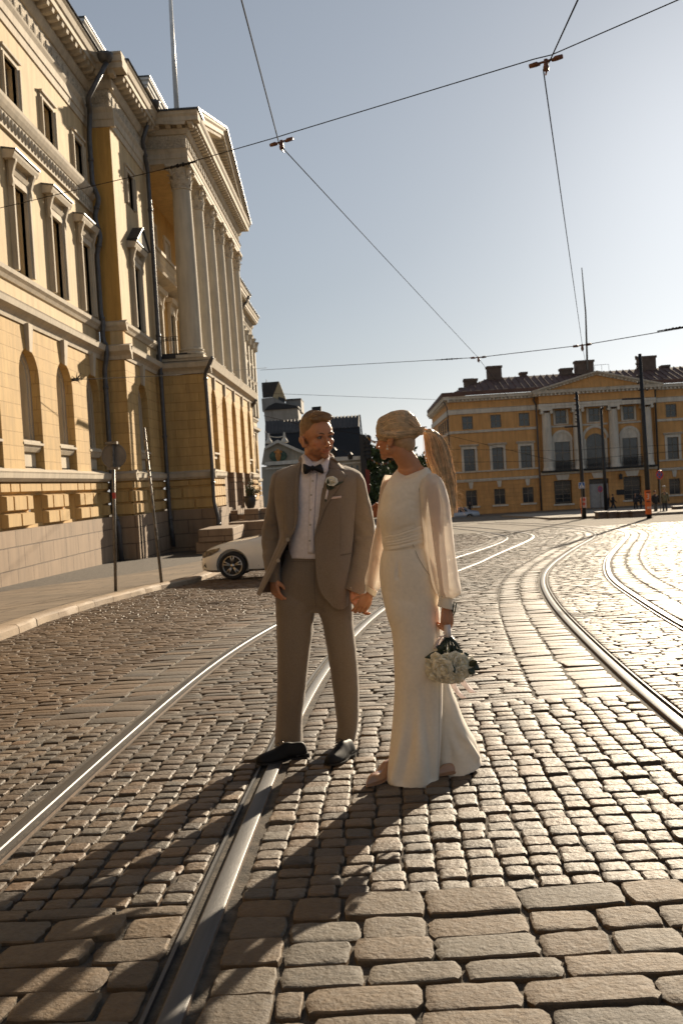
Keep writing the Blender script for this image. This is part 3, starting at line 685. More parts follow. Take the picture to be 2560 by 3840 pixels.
# granite piers of the entrance, landing and steps
for a in (AX[0] + 1.35, AX[1] + 1.35, AX[2] + 1.35, AX[3] + 1.35 ): gr.box((a, -1.1, -4), (a + .8, .1 , .9), 0, Fp)
gr.box((AX[0] + .9, -1.2, -4), (AX[4] - .9, -.05, -.9), 0, Fp)
for i in range(9): gr.box((AX[0] + 2.6, .1 + i * .36, -4), (AX[4] - 1.6, .1 + (i + 1) * .36, -1.05 - i * .2), 0, Fp)
pb(gr, 'granite_base', M_gran)
# balcony floor, dark coping, railing
tr.box((YP0 - .05, -3.2, 5.9), (YP1 + .05, .3, 6.02), 0, Fp)
pb(tr, 'portico_cornice', M_trim)
b.box((YP0 - .12, -3.0, 6.02), (YP0 + .25, -.55, 6.24), 0, Fp); pb(b, 'dark_coping', M_black)
b = MB(); Fb = frame((0, YP0 + .1, 0), (1, 0, 0), (0, -1, 0))
for z in (7.0, 6.84): b.box((-9.1, 0, z), (-8.15, .03, z + .03), 0, Fb)
for x in np.arange(-9.1, -8.15, .11): b.box((x, 0, 6.24), (x + .018, .02, 7.0), 0, Fb)
for x in np.arange(-9.1, -8.15, .08): b.ell(Fb(x, .01, 6.93), (.03, .012, .05), 6, 3)
pb(b, 'balcony_railing', M_black)
# columns
CXC = -7.62
def column(y, par):
    s = MB(); c = (CXC, y, 0); R0, R1 = .50, .41
    prof = [(R0 * 1.0, 6.46)] + [(R0 + (R1 - R0) * (t ** 1.5), 6.46 + (13.62 - 6.46) * t) for t in np.linspace(0, 1, 9)]
    s.lathe(prof, c, 28)
    o = pb(s, 'column', M_col, smooth='weld', auto=50)
    s = MB(); s.box((CXC - .62, y - .62, 6.02), (CXC + .62, y + .62, 6.16)); s.lathe([(.56, 6.16), (.62, 6.2), (.62, 6.26), (.55, 6.3), (.54, 6.34), (.58, 6.38), (.57, 6.43), (.51, 6.47)], c, 28)
    q = s.build('column_base', M_col, auto=40); q.parent = o; q.matrix_parent_inverse = Matrix.Identity(4)
    s = MB(); s.lathe([(.42, 13.58), (.46, 13.6), (.46, 13.66), (.42, 13.68)], c, 24); s.lathe([(.40, 13.66), (.41, 14.1), (.5, 14.5), (.52, 14.56)], c, 20)
    for row, (r0, z0, z1, cnt, cur) in enumerate(((.42, 13.68, 14.02, 8, .12), (.43, 13.8, 14.3, 8, .14))):
        for k in range(cnt):
            t = 2 * math.pi * (k + .5 * row) / cnt; dr = np.array([math.cos(t), math.sin(t), 0]); tn = np.array([-dr[1], dr[0], 0]); st = []
            for (a_, h_, w_) in ((0, 0, .1), (.03, .4, .13), (.05, .8, .1), (cur, 1.0, .07), (cur + .03, .86, .03)):
                p = np.array([CXC, y, z0 + (z1 - z0) * h_]) + dr * (r0 + a_); st.append([p - tn * w_ , p + dr * .03, p + tn * w_, p - dr * .02])
            s.rings(st, True, True, True)
    for k in range(4):
        t = math.pi / 4 + k * math.pi / 2; dr = np.array([math.cos(t), math.sin(t), 0])
        pts = [np.array([CXC, y, 14.15]) + dr * .42, np.array([CXC, y, 14.42]) + dr * .55, np.array([CXC, y, 14.52]) + dr * .68, np.array([CXC, y, 14.44]) + dr * .75, np.array([CXC, y, 14.38]) + dr * .69]
        s.tube(pts, [.05, .055, .06, .05, .03], 6)
    s.box((CXC - .58, y - .58, 14.55), (CXC + .58, y + .58, 14.676))
    q = s.build('capital', M_orn2, auto=45); q.parent = o
    return o
M_col = wall_mat('column_plaster', (.55, .485, .375), stain=.15)
M_orn2 = mat('capital_plaster', (.50, .43, .33, 1), rough=.85, var=.25, scale=18, bump=.012, bscale=25)
COLY = [45.2, 48.6, 52.05, 55.5, 58.95, 62.35]
for y in COLY: column(y, pal)
# entablature and pediment of the portico
Fe = frame((-7.22, 0, 0), (0, 1, 0), (1, 0, 0)); tr, orn = MB(), MB(); md = tr
Y0, Y1_ = YP0 - .05, YP1 + .1
tr.moulding([(-.9, 14.68), (0, 14.68), (.0, 14.88), (.03, 14.89), (.03, 15.1), (.06, 15.12), (.1, 15.28), (.14, 15.3), (-.9, 15.3)], Y0, Y1_, Fe)
orn.box((Y0 + .02, -.85, 15.3), (Y1_ - .02, .02, 15.92), 0, Fe)
x = Y0 + .2
while x < Y1_ - .3:
    orn.ell(Fe(x + .2, .03, 15.6), (.05, .16, .24), 8, 5); orn.ell(Fe(x + .45, .03, 15.55), (.04, .08, .12), 6, 4); x += .6
tr.moulding([(-.9, 15.92), (.08, 15.92), (.16, 16.04), (.2, 16.14), (-.9, 16.14)], Y0 - .1, Y1_ + .1, Fe)
tr.box((Y0 - .1, -.9, 16.13), (Y1_ + .1, .1, 16.33), 0, Fe); x = Y0
while x < Y1_:
    md.moulding([(.1, 16.14), (.3, 16.12), (.5, 16.2), (.52, 16.32), (.1, 16.32)], x, x + .2, Fe); x += .42
tr.moulding([(-.9, 16.32), (.6, 16.32), (.62, 16.5), (.7, 16.6), (.74, 16.72), (-.9, 16.72)], Y0 - .62, Y1_ + .62, Fe)
# near side of the entablature
Fs = frame((0, YP0 - .05, 0), (1, 0, 0), (0, -1, 0))
tr.moulding([(.001, 14.683), (.004, 14.683), (.004, 14.88), (.03, 14.89), (.03, 15.1), (.1, 15.28), (.14, 15.3), (.001, 15.3)], -9.9, -7.15, Fs); tr.box((-9.9, -.9, 14.684), (-8.125, -.001, 16.7), 0, Fs)
orn.box((-9.9, .001, 15.303), (-7.19, .02, 15.917), 0, Fs)
for i, x in enumerate((-8.95, -8.5, -7.95, -7.55)):
    for r_ in (.24, .17, .1): orn.tube([Fs(x + r_ * math.cos(q), .04, 15.42 + r_ * 1.3 * math.sin(q)) for q in np.linspace(0, math.pi, 8)], .025, 5)
tr.moulding([(.101, 15.923), (.103, 15.923), (.16, 16.04), (.2, 16.137), (.101, 16.137)], -9.9, -7.05, Fs)
tr.box((-9.9, .002, 15.93), (-7.13, .103, 16.327), 0, Fs)
for x in np.arange(-9.5, -6.9, .5): md.moulding([(.1, 16.14), (.3, 16.12), (.5, 16.2), (.52, 16.32), (.1, 16.32)], x, x + .22, Fs)
tr.moulding([(.04, 16.323), (.603, 16.323), (.623, 16.5), (.703, 16.6), (.743, 16.717), (.04, 16.717)], -9.9, -6.5, Fs)
pb(tr, 'entablature', M_trim); pb(orn, 'ornament_frieze', M_orn)
# soffit and inner back wall of the portico with tall windows
b = MB(); b.box((-10.3, YP0 + .5, 14.9), (-7.3, YP1 - .5, 15.0)); pb(b, 'portico_soffit', M_yel)
Fw = frame((-10.1, 0, 0), (0, 1, 0), (1, 0, 0)); b = MB()
wall_with_holes(b, Fw, YP0 - .0, YP1 + .1, 6.0, 15.0, [(u, .6, 6.6, 9.6, False) for u in AX], .3); pb(b, 'portico_back_wall', M_yeld)
for u in AX:
    s = MB()
    for sg in (-1, 1):
        a, c = sorted((u + sg * .6, u + sg * .84)); s.box((a, -.1, 6.6), (c, .16, 9.6), 0, Fw); console(s, Fw, u + sg * .85, .1, 9.4, 10.2)
    s.box((u - .84, -.1, 9.6), (u + .84, .14, 10.1), 0, Fw); s.moulding([(-.05, 10.1), (.34, 10.1), (.42, 10.3), (-.05, 10.36)], u - 1.15, u + 1.15, Fw); pb(s, 'hooded_surround', M_trim)
    window(Fw, pal, u, .6, 6.6, 9.6, False, -.25, bars=(.66,))
    s = MB()
    for sg in (-1, 1):
        a, c = sorted((u + sg * .6, u + sg * .8)); s.box((a, -.1, 11.7), (c, .1, 13.5), 0, Fw)
    s.box((u - .8, -.1, 13.5), (u + .8, .1, 13.7), 0, Fw); s.box((u - .6, .0, 11.7), (u + .6, .02, 13.5), 0, Fw); pb(s, 'window_surround', M_trim)
# balcony with stone balusters on the back wall
b = MB(); b.moulding([(0, 10.6), (.7, 10.75), (.75, 10.85), (0, 10.85)], YP0 + .1, YP1, Fw); b.box((YP0 + .1, .5, 11.7), (YP1, .72, 11.85), 0, Fw)
for x in np.arange(YP0 + .3, YP1 - .2, .3): b.lathe([(.05, 10.85), (.09, 11.05), (.05, 11.3), (.08, 11.5), (.05, 11.7)], Fw(x, .61, 0), 6)
pb(b, 'inner_balcony', M_trim)
b = MB(); b.box((-10.1, YP0 - .001, 6.24), (-9.35, YP0 + .5, 14.9)); b.box((-9.6, YP0 - .06, 6.24), (-9.12, YP0 + .3, 13.7)); pb(b, 'corner_pilaster', M_col)
s = MB(); s.lathe([(.3, 13.7), (.34, 14.1), (.42, 14.6)], (-9.36, YP0 + .2, 0), 12); s.box((-9.85, YP0 - .2, 14.56), (-8.9, YP0 + .5, 14.68)); pb(s, 'pilaster_capital', M_orn2)
# pediment
ZB, ZA = 16.72, 19.35; YM = (YP0 + YP1) / 2; b = MB(); HW = (YP1 - YP0) / 2 + .65
b.prism([(YM - HW + .7, ZB), (YM + HW - .7, ZB), (YM, ZA - .55)], -.8, -.02, Fe); pb(b, 'tympanum', M_trim)
b = MB()
for sg in (-1, 1):
    rg = []
    for t in (0, 1):
        yb, zz = YM + sg * HW * (1 - t), ZB + (ZA - ZB) * t
        rg.append([Fe(yb, n_, zz + c_) for n_, c_ in ((-6, -.0), (.74, 0), (.74, -.1), (.62, -.16), (.6, -.36), (.15, -.4), (.1, -.55), (-.3, -.55))])
    b.rings(rg, True, True, True)
for sg in (-1, 1):
    for t in np.arange(.06, .97, .028):
        yb, zz = YM + sg * HW * (1 - t), ZB + (ZA - ZB) * t - .38
        b.add([Fe(yb + dx, n_, zz + dz) for n_ in (.12, .5) for dx, dz in ((-.09, -.14), (.09, -.14), (.09, .0), (-.09, .0))], [(0, 1, 2, 3), (4, 5, 6, 7), (0, 1, 5, 4), (1, 2, 6, 5), (2, 3, 7, 6), (3, 0, 4, 7)])
pb(b, 'raking_cornice', M_trim)
b = MB()
for sg in (-1, 1):
    rg = []
    for t in (0, 1):
        yb, zz = YM + sg * (HW + .06) * (1 - t), ZB + .01 + (ZA - ZB) * t
        rg.append([Fe(yb, n_, zz + c_) for n_, c_ in ((-8, .0), (.82, 0), (.82, .05), (-8, .07))])
    b.rings(rg, True, True, True)
b.box((-9.9, YP0 - .85, 16.72), (-6.42, YP0 + .6, 16.80)); pb(b, 'pediment_roof', M_metal)
# attic blocks on the roof
def attic(x0, x1, y0, y1, z0, z1, dark=False):
    s = MB(); s.box((x0, y0, z0), (x1, y1, z1)); p_ = pb(s, 'attic_block', M_crm)
    s = MB()
    for e, za, zb_ in ((.06, z0, z0 + .22), (.08, z1 - .42, z1 - .3), (.14, z1 - .3, z1 - .12), (.22, z1 - .12, z1)): s.box((x0 - e, y0 - e, za), (x1 + e, y1 + e, zb_))
    q = s.build('attic_cornice', M_wtrim); q.parent = p_
    s = MB(); s.box((x0 - .26, y0 - .26, z1), (x1 + .26, y1 + .26, z1 + .05)); q = s.build('attic_flashing', M_metal); q.parent = p_
M_wtrim = wall_mat('white_attic_paint', (.78, .76, .72), stain=.2)
attic(-13, -10.1, 39.0, 44.2, 16.75, 18.55)
attic(-14, -8.95, 45.3, 62.3, 16.75, 18.75)
# flag pole on the roof
b = MB(); p0 = at(655, 285, 50.0); p1 = at(636, -60, 50.0)
b.tube([p0 - np.array([0, 0, 2.0]), (p0 + p1) / 2, p1 + (p1 - p0) * .3], [.13, .10, .07], 10)
fp = b.build('flagpole', mat('white_pole_paint', (.75, .75, .74, 1), rough=.4), smooth=True); tag(fp, 'white flagpole rising from the roof of the columned yellow palace', 'flagpole')
# drainpipes, with rain heads
k_ = .38265
def pipe(px, Y, r=.095, n=10, xmin=-99, head=0):
    s = MB(); pts = [at(u, v, Y if i > head else Y - .75) for i, (u, v) in enumerate(px)]
    pts = [np.array([max(p[0], xmin), p[1], p[2]]) for p in pts]
    # round the corners a little
    pp = [pts[0]]
    for i in range(1, len(pts) - 1):
        a, c = (pts[i - 1] - pts[i]), (pts[i + 1] - pts[i]); la, lc = np.linalg.norm(a), np.linalg.norm(c); q = min(.16, la * .4, lc * .4)
        pp += [pts[i] + a / la * q, pts[i] + (a / la + c / lc) * q * .25, pts[i] + c / lc * q]
    pp.append(pts[-1]); s.tube(pp, r, n)
    for i in range(1, len(pts) - 1, 2): s.lathe([(r * 1.25, -.06), (r * 1.25, .06)], pts[i] * .5 + pts[i + 1] * .5, 8)
    return s
s = pipe([(400, 235), (330, 368), (338, 420), (334, 510), (346, 690), (372, 745), (346, 815), (378, 890), (352, 955), (372, 1180), (388, 1210), (382, 1262), (403, 1320), (380, 1390), (386, 1520), (402, 1780), (415, 1880), (425, 1925), (445, 1970), (458, 2115)], 38.05, xmin=-9.8, head=1)
s.lathe([(.22, -.15), (.3, .05), (.32, .12)], at(395, 215, 37.3), 12); pb(s, 'drainpipe', M_pipe, smooth=True)
s = pipe([(573, 400), (523, 530), (531, 640), (517, 680), (530, 900), (563, 1240), (585, 1280), (594, 1370), (565, 1440), (572, 1560), (590, 1720), (612, 1760), (604, 1900), (622, 1930), (640, 1960), (652, 2050)], 44.15, xmin=-8.88, head=1)
s.lathe([(.22, -.15), (.3, .05), (.32, .12)], at(575, 392, 43.4), 12); pb(s, 'drainpipe', M_pipe, smooth=True)
s = pipe([(796, 1340), (769, 1400), (772, 1440), (795, 1740), (802, 1880), (818, 1940), (822, 1990)], 44.3, .08); pb(s, 'drainpipe', M_pipe, smooth=True)
s = pipe([(935, 1110), (900, 1170), (905, 1290)], 86.0, .1); pb(s, 'drainpipe', M_pipe, smooth=True)
s = pipe([(960, 1500), (943, 1527), (955, 1740), (966, 1800), (962, 1850)], 62.9, .08); pb(s, 'drainpipe', M_pipe, smooth=True)
# pilasters of the end pavilion
for y in (87.2, 89.9, 92.5, 95.1, 97.6):
    s = MB(); s.box((XE, y - .35, 6.82), (XE + .3, y + .35, 13.3)); s.lathe([(.36, 13.3), (.38, 13.8), (.55, 14.2)], (XE + .2, y, 0), 10); pb(s, 'pilaster', M_col)
# pedimented surround on the near pavilion window
Fv = frame((-9.1, 0, 0), (0, 1, 0), (1, 0, 0)); s = MB()
s.prism([(40.25, 10.27), (42.45, 10.27), (41.35, 10.95)], 0, .38, Fv); pb(s, 'window_pediment', M_trim)
s = MB(); s.add([Fv(40.15, -.0, 10.28), Fv(41.35, 0, 11.0), Fv(42.55, 0, 10.28), Fv(40.15, .45, 10.28), Fv(41.35, .45, 11.0), Fv(42.55, .45, 10.28), Fv(40.15, .45, 10.33), Fv(41.35, .45, 11.06), Fv(42.55, .45, 10.33), Fv(40.15, 0, 10.33), Fv(41.35, 0, 11.06), Fv(42.55, 0, 10.33)], [(3, 4, 7, 6), (4, 5, 8, 7), (9, 10, 7, 6), (10, 11, 8, 7), (0, 1, 4, 3), (1, 2, 5, 4)]); pb(s, 'pediment_flashing', M_metal)
# stone steps parapet blocks in front of the portico
def granite_block(u0, v0, u1, v1, Y, dY, zt=None):
    a, c = at(u0, v0, Y), at(u1, v0, Y)
    return a, c
b = MB(); Y = 40.5
p = at(550 + 515 * .35077, 1600 + 1110 * .35077, Y); q = at(550 + 900 * .35077, 1600 + 1110 * .35077, Y)
b.box((p[0], Y, -4.2), (q[0], Y + 3.4, p[2] - .5)); 
ped = b.build('granite_pedestal', M_gran, bevel=.02); tag(ped, 'big granite step pedestal with slab cap behind the bonnet of the white car', 'pedestal', 'granite pedestals of the palace steps')
s = MB(); s.box((p[0] - .1 + .25, Y - .1, p[2] - .5), (q[0] + .1, Y + 3.5, p[2] + .02)); o = s.build('cap_slab', M_gran, bevel=.02); o.parent = ped
b = MB(); p2 = at(550 + 1040 * .35077, 1600 + 885 * .35077, 47.0); q2 = at(550 + 1195 * .35077, 1600 + 885 * .35077, 47.0)
b.box((p2[0], 47.0, -4.3), (q2[0], 49.2, p2[2])); ped2 = b.build('granite_pedestal', M_gran, bevel=.02); tag(ped2, 'granite step pedestal carrying the potted shrub, behind the white car', 'pedestal', 'granite pedestals of the palace steps')
b = MB(); b.box((q2[0] + .01, 47.6, -4.3), (q2[0] + 1.2, 49.4, p2[2] - .02)); b.box((q2[0] - 1.1, 44.5, -4.3), (q2[0] + 1.0, 48.6, p[2] + .1)); tag(b.build('step_wall', M_gran), 'low granite wall beside the palace steps, behind the man\'s elbow', 'wall')
# iron railing beside the pot
b = MB(); Fr = frame((0, 50.2, 0), (1, 0, 0), (0, 1, 0)); xa = at(862, 1810, 50.2); xb = at(912, 1810, 50.2)
for x in np.linspace(xa[0], xb[0], 7): b.box((x - .012, 0, -1.3), (x + .012, .02, xa[2]), 0, Fr)
b.box((xa[0], 0, xa[2]), (xb[0], .025, xa[2] + .03), 0, Fr); tag(b.build('stair_railing', M_black), 'thin black iron railing beside the palace entrance steps', 'railing')
# ================================================================ THE YELLOW HOUSE ACROSS THE SQUARE
M_oy = wall_mat('ochre_plaster', (.62, .335, .125), joint=(.42, .22, .08), bw=1.2, rh=.42, ms=.012, stain=.3)
M_oyp = wall_mat('ochre_plain_plaster', (.64, .355, .135), stain=.2)
M_otr = wall_mat('grey_white_trim', (.66, .61, .52), stain=.35)
M_roof = mat('brown_seamed_metal_roof', (.13, .072, .055, 1), rough=.8, metal=0, var=.25, scale=.8, stain=.25, stain_col=(.12, .07, .05, 1))
M_chim = mat('chimney_plaster', (.13, .095, .075, 1), rough=.9, var=.2, scale=2, bump=.02, bscale=10)
M_cur = mat('curtained_glass', (.09, .085, .075, 1), rough=.15, var=.9, scale=1.1, spec=.7)
house = thing('town_house', 'wide ochre town house with white columns, triangular gable and dark brown roof across the square', 'building', (25, 108, -4.3))
def hb(b, name, m, **k): return under(house, b.build(name, m, None, **k))
YH = 108.0; Fh = frame((0, YH, 0), (1, 0, 0), (0, -1, 0)); XL, XR = 9.2, 52.0
PX0, PX1 = 18.6, 31.0          # the columned centre, slightly forward
def hfront(x0, x1, n, wins, base):
    holes1 = [(x, .6, -3.3, -1.6, False) for x in wins]; holes2 = [(x, .6, .48, 2.85, False) for x in wins]; holes3 = [(x, .58, 4.98, 6.4, False) for x in wins]
    b = MB(); wall_with_holes(b, Fh, x0, x1, -4.6, -.45, holes1 if base else [], .3, n); hb(b, 'ground_floor_wall', M_oy)
    b = MB(); wall_with_holes(b, Fh, x0, x1, -.4, 4.6, holes2 if base else [], .25, n); wall_with_holes(b, Fh, x0, x1, 4.6, 8.0, holes3 if base else [], .25, n); hb(b, 'upper_wall', M_oyp)
    for nm, prof in (('ground_course', [(0, -.72), (.1, -.7), (.16, -.5), (0, -.42)]), ('sill_course', [(0, .3), (.12, .32), (.15, .46), (0, .48)]), ('upper_sill_course', [(0, 4.56), (.12, 4.6), (.15, 4.8), (0, 4.86)]), ('frieze_band', [(0, 6.62), (.12, 6.66), (.13, 7.1), (.18, 7.16), (0, 7.2)])):
        if n > 0 and nm in ('sill_course',): continue
        b = MB(); b.moulding([(p[0] + n, p[1]) for p in prof], x0, x1, Fh); hb(b, nm, M_otr)
    b = MB(); b.moulding([(n, 7.95), (n + .15, 7.98), (n + .2, 8.2), (n + .55, 8.22), (n + .6, 8.42), (n + .7, 8.55), (n, 8.6)], x0, x1, Fh)
    x = x0 + .1
    while x < x1: b.box((x, n + .14, 8.0), (x + .2, n + .42, 8.2), 0, Fh); x += .42
    hb(b, 'eaves_cornice', M_otr)
    if not base: return
    for x in wins:
        b = MB()
        b.box((x - .85, n - .02, -3.5), (x + .85, n + .14, -3.32), 0, Fh); hb(b, 'window_sill', M_otr)
        b = MB(); b.prism([(x - .14, -1.42), (x + .14, -1.42), (x + .26, -.74), (x - .26, -.74)], n, n + .1, Fh); hb(b, 'keystone', M_otr)
        window(Fh, house, x, .6, -3.3, -1.6, False, n - .22, bars=(.6,), fr=.07)
        b = MB(); b.box((x - .85, n, .48), (x - .6, n + .1, 3.1), 0, Fh); b.box((x + .6, n, .48), (x + .85, n + .1, 3.1), 0, Fh); b.box((x - .6, n, 2.85), (x + .6, n + .1, 3.1), 0, Fh); b.moulding([(n, 3.1), (n + .15, 3.12), (n + .3, 3.3), (n, 3.36)], x - 1.0, x + 1.0, Fh); hb(b, 'window_surround', M_otr)
        w = window(Fh, house, x, .6, .48, 2.85, False, n - .2, bars=(.33, .66), fr=.06)
        w = window(Fh, house, x, .58, 4.98, 6.4, False, n - .2, bars=(.5,), fr=.09)
WL = [11.1, 14.15, 17.2]; WR = [32.9, 36.1, 39.3, 42.5, 45.7, 48.9]
# use the ochre-house pb target
_pb = pb
def pb(b, name, m, parent=None, **k):
    par = parent or pal
    return under(par, b.build(name, m, None, **k))
hfront(XL, PX0, 0, WL, True); hfront(PX1, XR, 0, WR, True)
# centre block
n0 = .35
b = MB(); wall_with_holes(b, Fh, PX0, PX1, -4.6, -.45, [(20.9, .95, -3.6, -1.1, False), (24.75, 1.05, -4.58, -1.15, False), (28.3, .95, -3.6, -1.1, False)], .45, n0)
for e in (PX0, PX1): b.box((e - .02, 0, -4.6), (e + .02, n0, 8), 0, Fh)
hb(b, 'centre_ground_wall', M_oy)
b = MB(); b.box((PX0, -.02, -.45), (PX1, .003, 8), 0, Fh); hb(b, 'centre_upper_wall', M_oyp)
for x, a in ((20.9, 0), (28.3, 0)):
    window(Fh, house, x, .85, -3.5, -1.15, False, n0 - .35, bars=(.2, .4, .6, .8), fr=.06)
    b = MB(); b.box((x - 1.1, n0, -3.78), (x + 1.1, n0 + .14, -3.6), 0, Fh); hb(b, 'window_sill', M_otr)
b = MB(); b.box((23.72, n0 - .35, -4.6), (25.78, n0 - .25, -1.7), 0, Fh); b.box((24.72, n0 - .25, -4.5), (24.78, n0 - .2, -1.75), 0, Fh)
for x in (24.2, 25.3):
    for z in (-4.2, -3.2, -2.4): b.box((x - .35, n0 - .25, z), (x + .35, n0 - .22, z + .6), 0, Fh)
hb(b, 'entrance_door', mat('pale_grey_door', (.33, .32, .31, 1), rough=.5))
b = MB(); b.box((23.72, n0 - .35, -1.68), (25.78, n0 - .28, -1.2), 0, Fh); hb(b, 'fanlight', M_glass)
for x in (20.9, 24.75, 28.3):
    b = MB(); b.prism([(x - .55, -1.05), (x + .55, -1.05), (x + .75, -.48), (x - .75, -.48)], n0, n0 + .12, Fh); hb(b, 'keystone', M_otr)
b = MB(); b.moulding([(0, -.45), (.55, -.42), (.65, -.2), (0, -.12)], PX0, PX1, Fh); hb(b, 'centre_course', M_otr)
b = MB(); b.box((PX0 + .1, -.1, -.12), (PX1 - .1, 1.0, .02), 0, Fh); hb(b, 'balcony_slab', M_black)
cols = [19.45, 22.75, 26.55, 30.1]
for i in range(3):
    b = MB(); x0, x1 = cols[i] + .65, cols[i + 1] - .65
    b.box((x0, .9, .95), (x1, .95, 1.0), 0, Fh); b.box((x0, .9, .75), (x1, .93, .78), 0, Fh)
    for x in np.arange(x0, x1, .14): b.box((x, .9, .02), (x + .04, .93, .95), 0, Fh)
    for x in np.arange(x0, x1 - .2, .28): b.tube([Fh(x + .14 + .1 * math.cos(q), .92, .4 + .14 * math.sin(q)) for q in np.linspace(0, 6.28, 9)], .018, 4)
    hb(b, 'balcony_railing', M_black)
for x in cols:
    b = MB(); c = Fh(x, .55, 0); b.lathe([(.62, .02), (.62, .22), (.56, .3), (.54, .4), (.53, .5), (.52, 2.5), (.46, 6.0), (.48, 6.05), (.5, 6.2)], c, 18); o = hb(b, 'column', M_otr, smooth='weld', auto=40)
    b = MB(); b.box((x - .62, 0, 6.42), (x + .62, 1.1, 6.6), 0, Fh)
    for sg in (-1, 1):
        b.tube([Fh(x + sg * .5, 0.0, 6.25), Fh(x + sg * .5, 1.1, 6.25)], .17, 10)
    q = b.build('capital', M_otr); q.parent = o
    b = MB()
xm = [(cols[i] + cols[i + 1]) / 2 for i in range(3)]
for i, x in enumerate(xm):
    b = MB(); w_ = 1.15 if i == 1 else .98
    wn = window(Fh, house, x, w_ - .15, .02, 3.1 if i != 1 else 3.75, i == 1, .004, bars=(.3, .6), fr=.08)
    for sg in (-1, 1):
        a, c = sorted((x + sg * (w_ - .15), x + sg * (w_ + .1))); b.box((a, 0, .02), (c, .12, 3.2), 0, Fh)
    N = 14; zc = 3.2; ro = w_ + .15 if i != 1 else 1.45
    for k in range(N):
        t0, t1 = math.pi * k / N, math.pi * (k + 1) / N; ri = ro - .28
        b.prism([(x - r * math.cos(t), zc + r * math.sin(t)) for r, t in ((ro, t0), (ro, t1), (ri, t1), (ri, t0))], 0, .16, Fh)
    if i != 1: b.prism([(x - (ro - .27) * math.cos(math.pi * k / N), zc + (ro - .27) * math.sin(math.pi * k / N)) for k in range(N + 1)], 0, .06, Fh); b.box((x - w_ - .1, 0, 3.05), (x + w_ + .1, .14, 3.25), 0, Fh)
    if i != 1:
        for r_ in (.25, .45): b.tube([Fh(x + r_ * math.cos(q), .06, 3.65 + r_ * .8 * math.sin(q)) for q in np.linspace(0, 6.28, 13)], .03, 4)
    hb(b, 'arched_surround', M_otr)
    b = MB(); b.box((x - .8, 0, 4.9), (x - .6, .09, 6.5), 0, Fh); b.box((x + .6, 0, 4.9), (x + .8, .09, 6.5), 0, Fh); b.box((x - .6, 0, 4.9), (x + .6, .09, 5.0), 0, Fh); hb(b, 'window_surround', M_otr)
    window(Fh, house, x, .6, 5.0, 6.45, False, .004, bars=(.5,), fr=.09)
    b = MB(); b.moulding([(0, 4.6), (.12, 4.64), (.14, 4.78), (0, 4.84)], cols[i] + .5, cols[i + 1] - .5, Fh); hb(b, 'upper_sill_course', M_otr)
b = MB(); b.moulding([(0, 6.6), (1.12, 6.6), (1.12, 6.85), (1.17, 6.87), (1.17, 7.15), (0, 7.2)], PX0, PX1, Fh); hb(b, 'entablature', M_otr)
b = MB(); b.box((PX0 + .1, -.1, 7.2), (PX1 - .1, 1.05, 8.0), 0, Fh); hb(b, 'centre_frieze', M_oyp)
b = MB(); b.moulding([(0, 8.0), (1.15, 8.0), (1.2, 8.2), (1.55, 8.22), (1.62, 8.42), (1.7, 8.55), (0, 8.6)], PX0 - .6, PX1 + .6, Fh)
for x in np.arange(PX0 - .4, PX1 + .4, .42): b.box((x, 1.1, 8.01), (x + .2, 1.45, 8.21), 0, Fh)
AXm = (PX0 + PX1) / 2; HWp = (PX1 - PX0) / 2 + .7
for sg in (-1, 1):
    rg = []
    for t in (0, 1):
        xx, zz = AXm + sg * HWp * (1 - t), 8.56 + 1.75 * t
        rg.append([Fh(xx, n_, zz + c_) for n_, c_ in ((-3, 0), (1.75, 0), (1.7, -.14), (1.5, -.24), (1.1, -.42), (-.1, -.42))])
    b.rings(rg, True, True, True)
    for t in np.arange(.06, .95, .055):
        xx, zz = AXm + sg * HWp * (1 - t), 8.56 + 1.75 * t - .36
        b.box((xx - .1, 1.05, zz - .06), (xx + .1, 1.4, zz + .12), 0, Fh)
hb(b, 'gable_cornice', M_otr)
b = MB(); b.prism([(AXm - HWp + 1, 8.57), (AXm + HWp - 1, 8.57), (AXm, 10.0)], .2, 1.0, Fh); hb(b, 'gable_panel', M_oyp)
b = MB(); b.box((XL + .1, -1.2, -4.6), (XR - .1, -.7, 8.0), 0, Fh); hb(b, 'black_backing', M_black)  # added black sheet behind the windows; blocks sun and stands for unlit rooms
# plinth
b = MB(); b.box((XL - .05, -.1, -5.2), (XR, .12, -4.25), 0, Fh); hb(b, 'stone_plinth', mat('dark_plinth', (.06, .055, .05, 1), rough=.8))
# left side wall running away
Fl = frame((XL, YH, 0), (0, 1, 0), (-1, 0, 0)); b = MB(); b.box((.012, -.3, -5.5), (28, -.003, 8.0), 0, Fl); hb(b, 'side_wall', M_oyp)
for nm, z0, z1, d in (('side_ground_course', -.72, -.42, .14), ('side_sill_course', 4.56, 4.86, .14), ('side_frieze_band', 6.62, 7.2, .14)):
    b = MB(); b.box((-.1, -.1, z0), (28, d, z1), 0, Fl); hb(b, nm, M_otr)
b = MB(); b.moulding([(0, 7.95), (.15, 7.98), (.2, 8.2), (.55, 8.22), (.6, 8.42), (.7, 8.55), (0, 8.6)], -.7, 28, Fl)
for x in np.arange(0, 28, .42): b.box((x, .14, 8.0), (x + .2, .42, 8.2), 0, Fl)
hb(b, 'side_eaves_cornice', M_otr)
for y in (3, 6.2, 9.4, 12.6, 15.8):
    window(Fl, house, y, .6, 4.98, 6.4, False, .004, fr=.09); window(Fl, house, y, .6, .48, 2.85, False, .004, bars=(.33, .66), fr=.08)
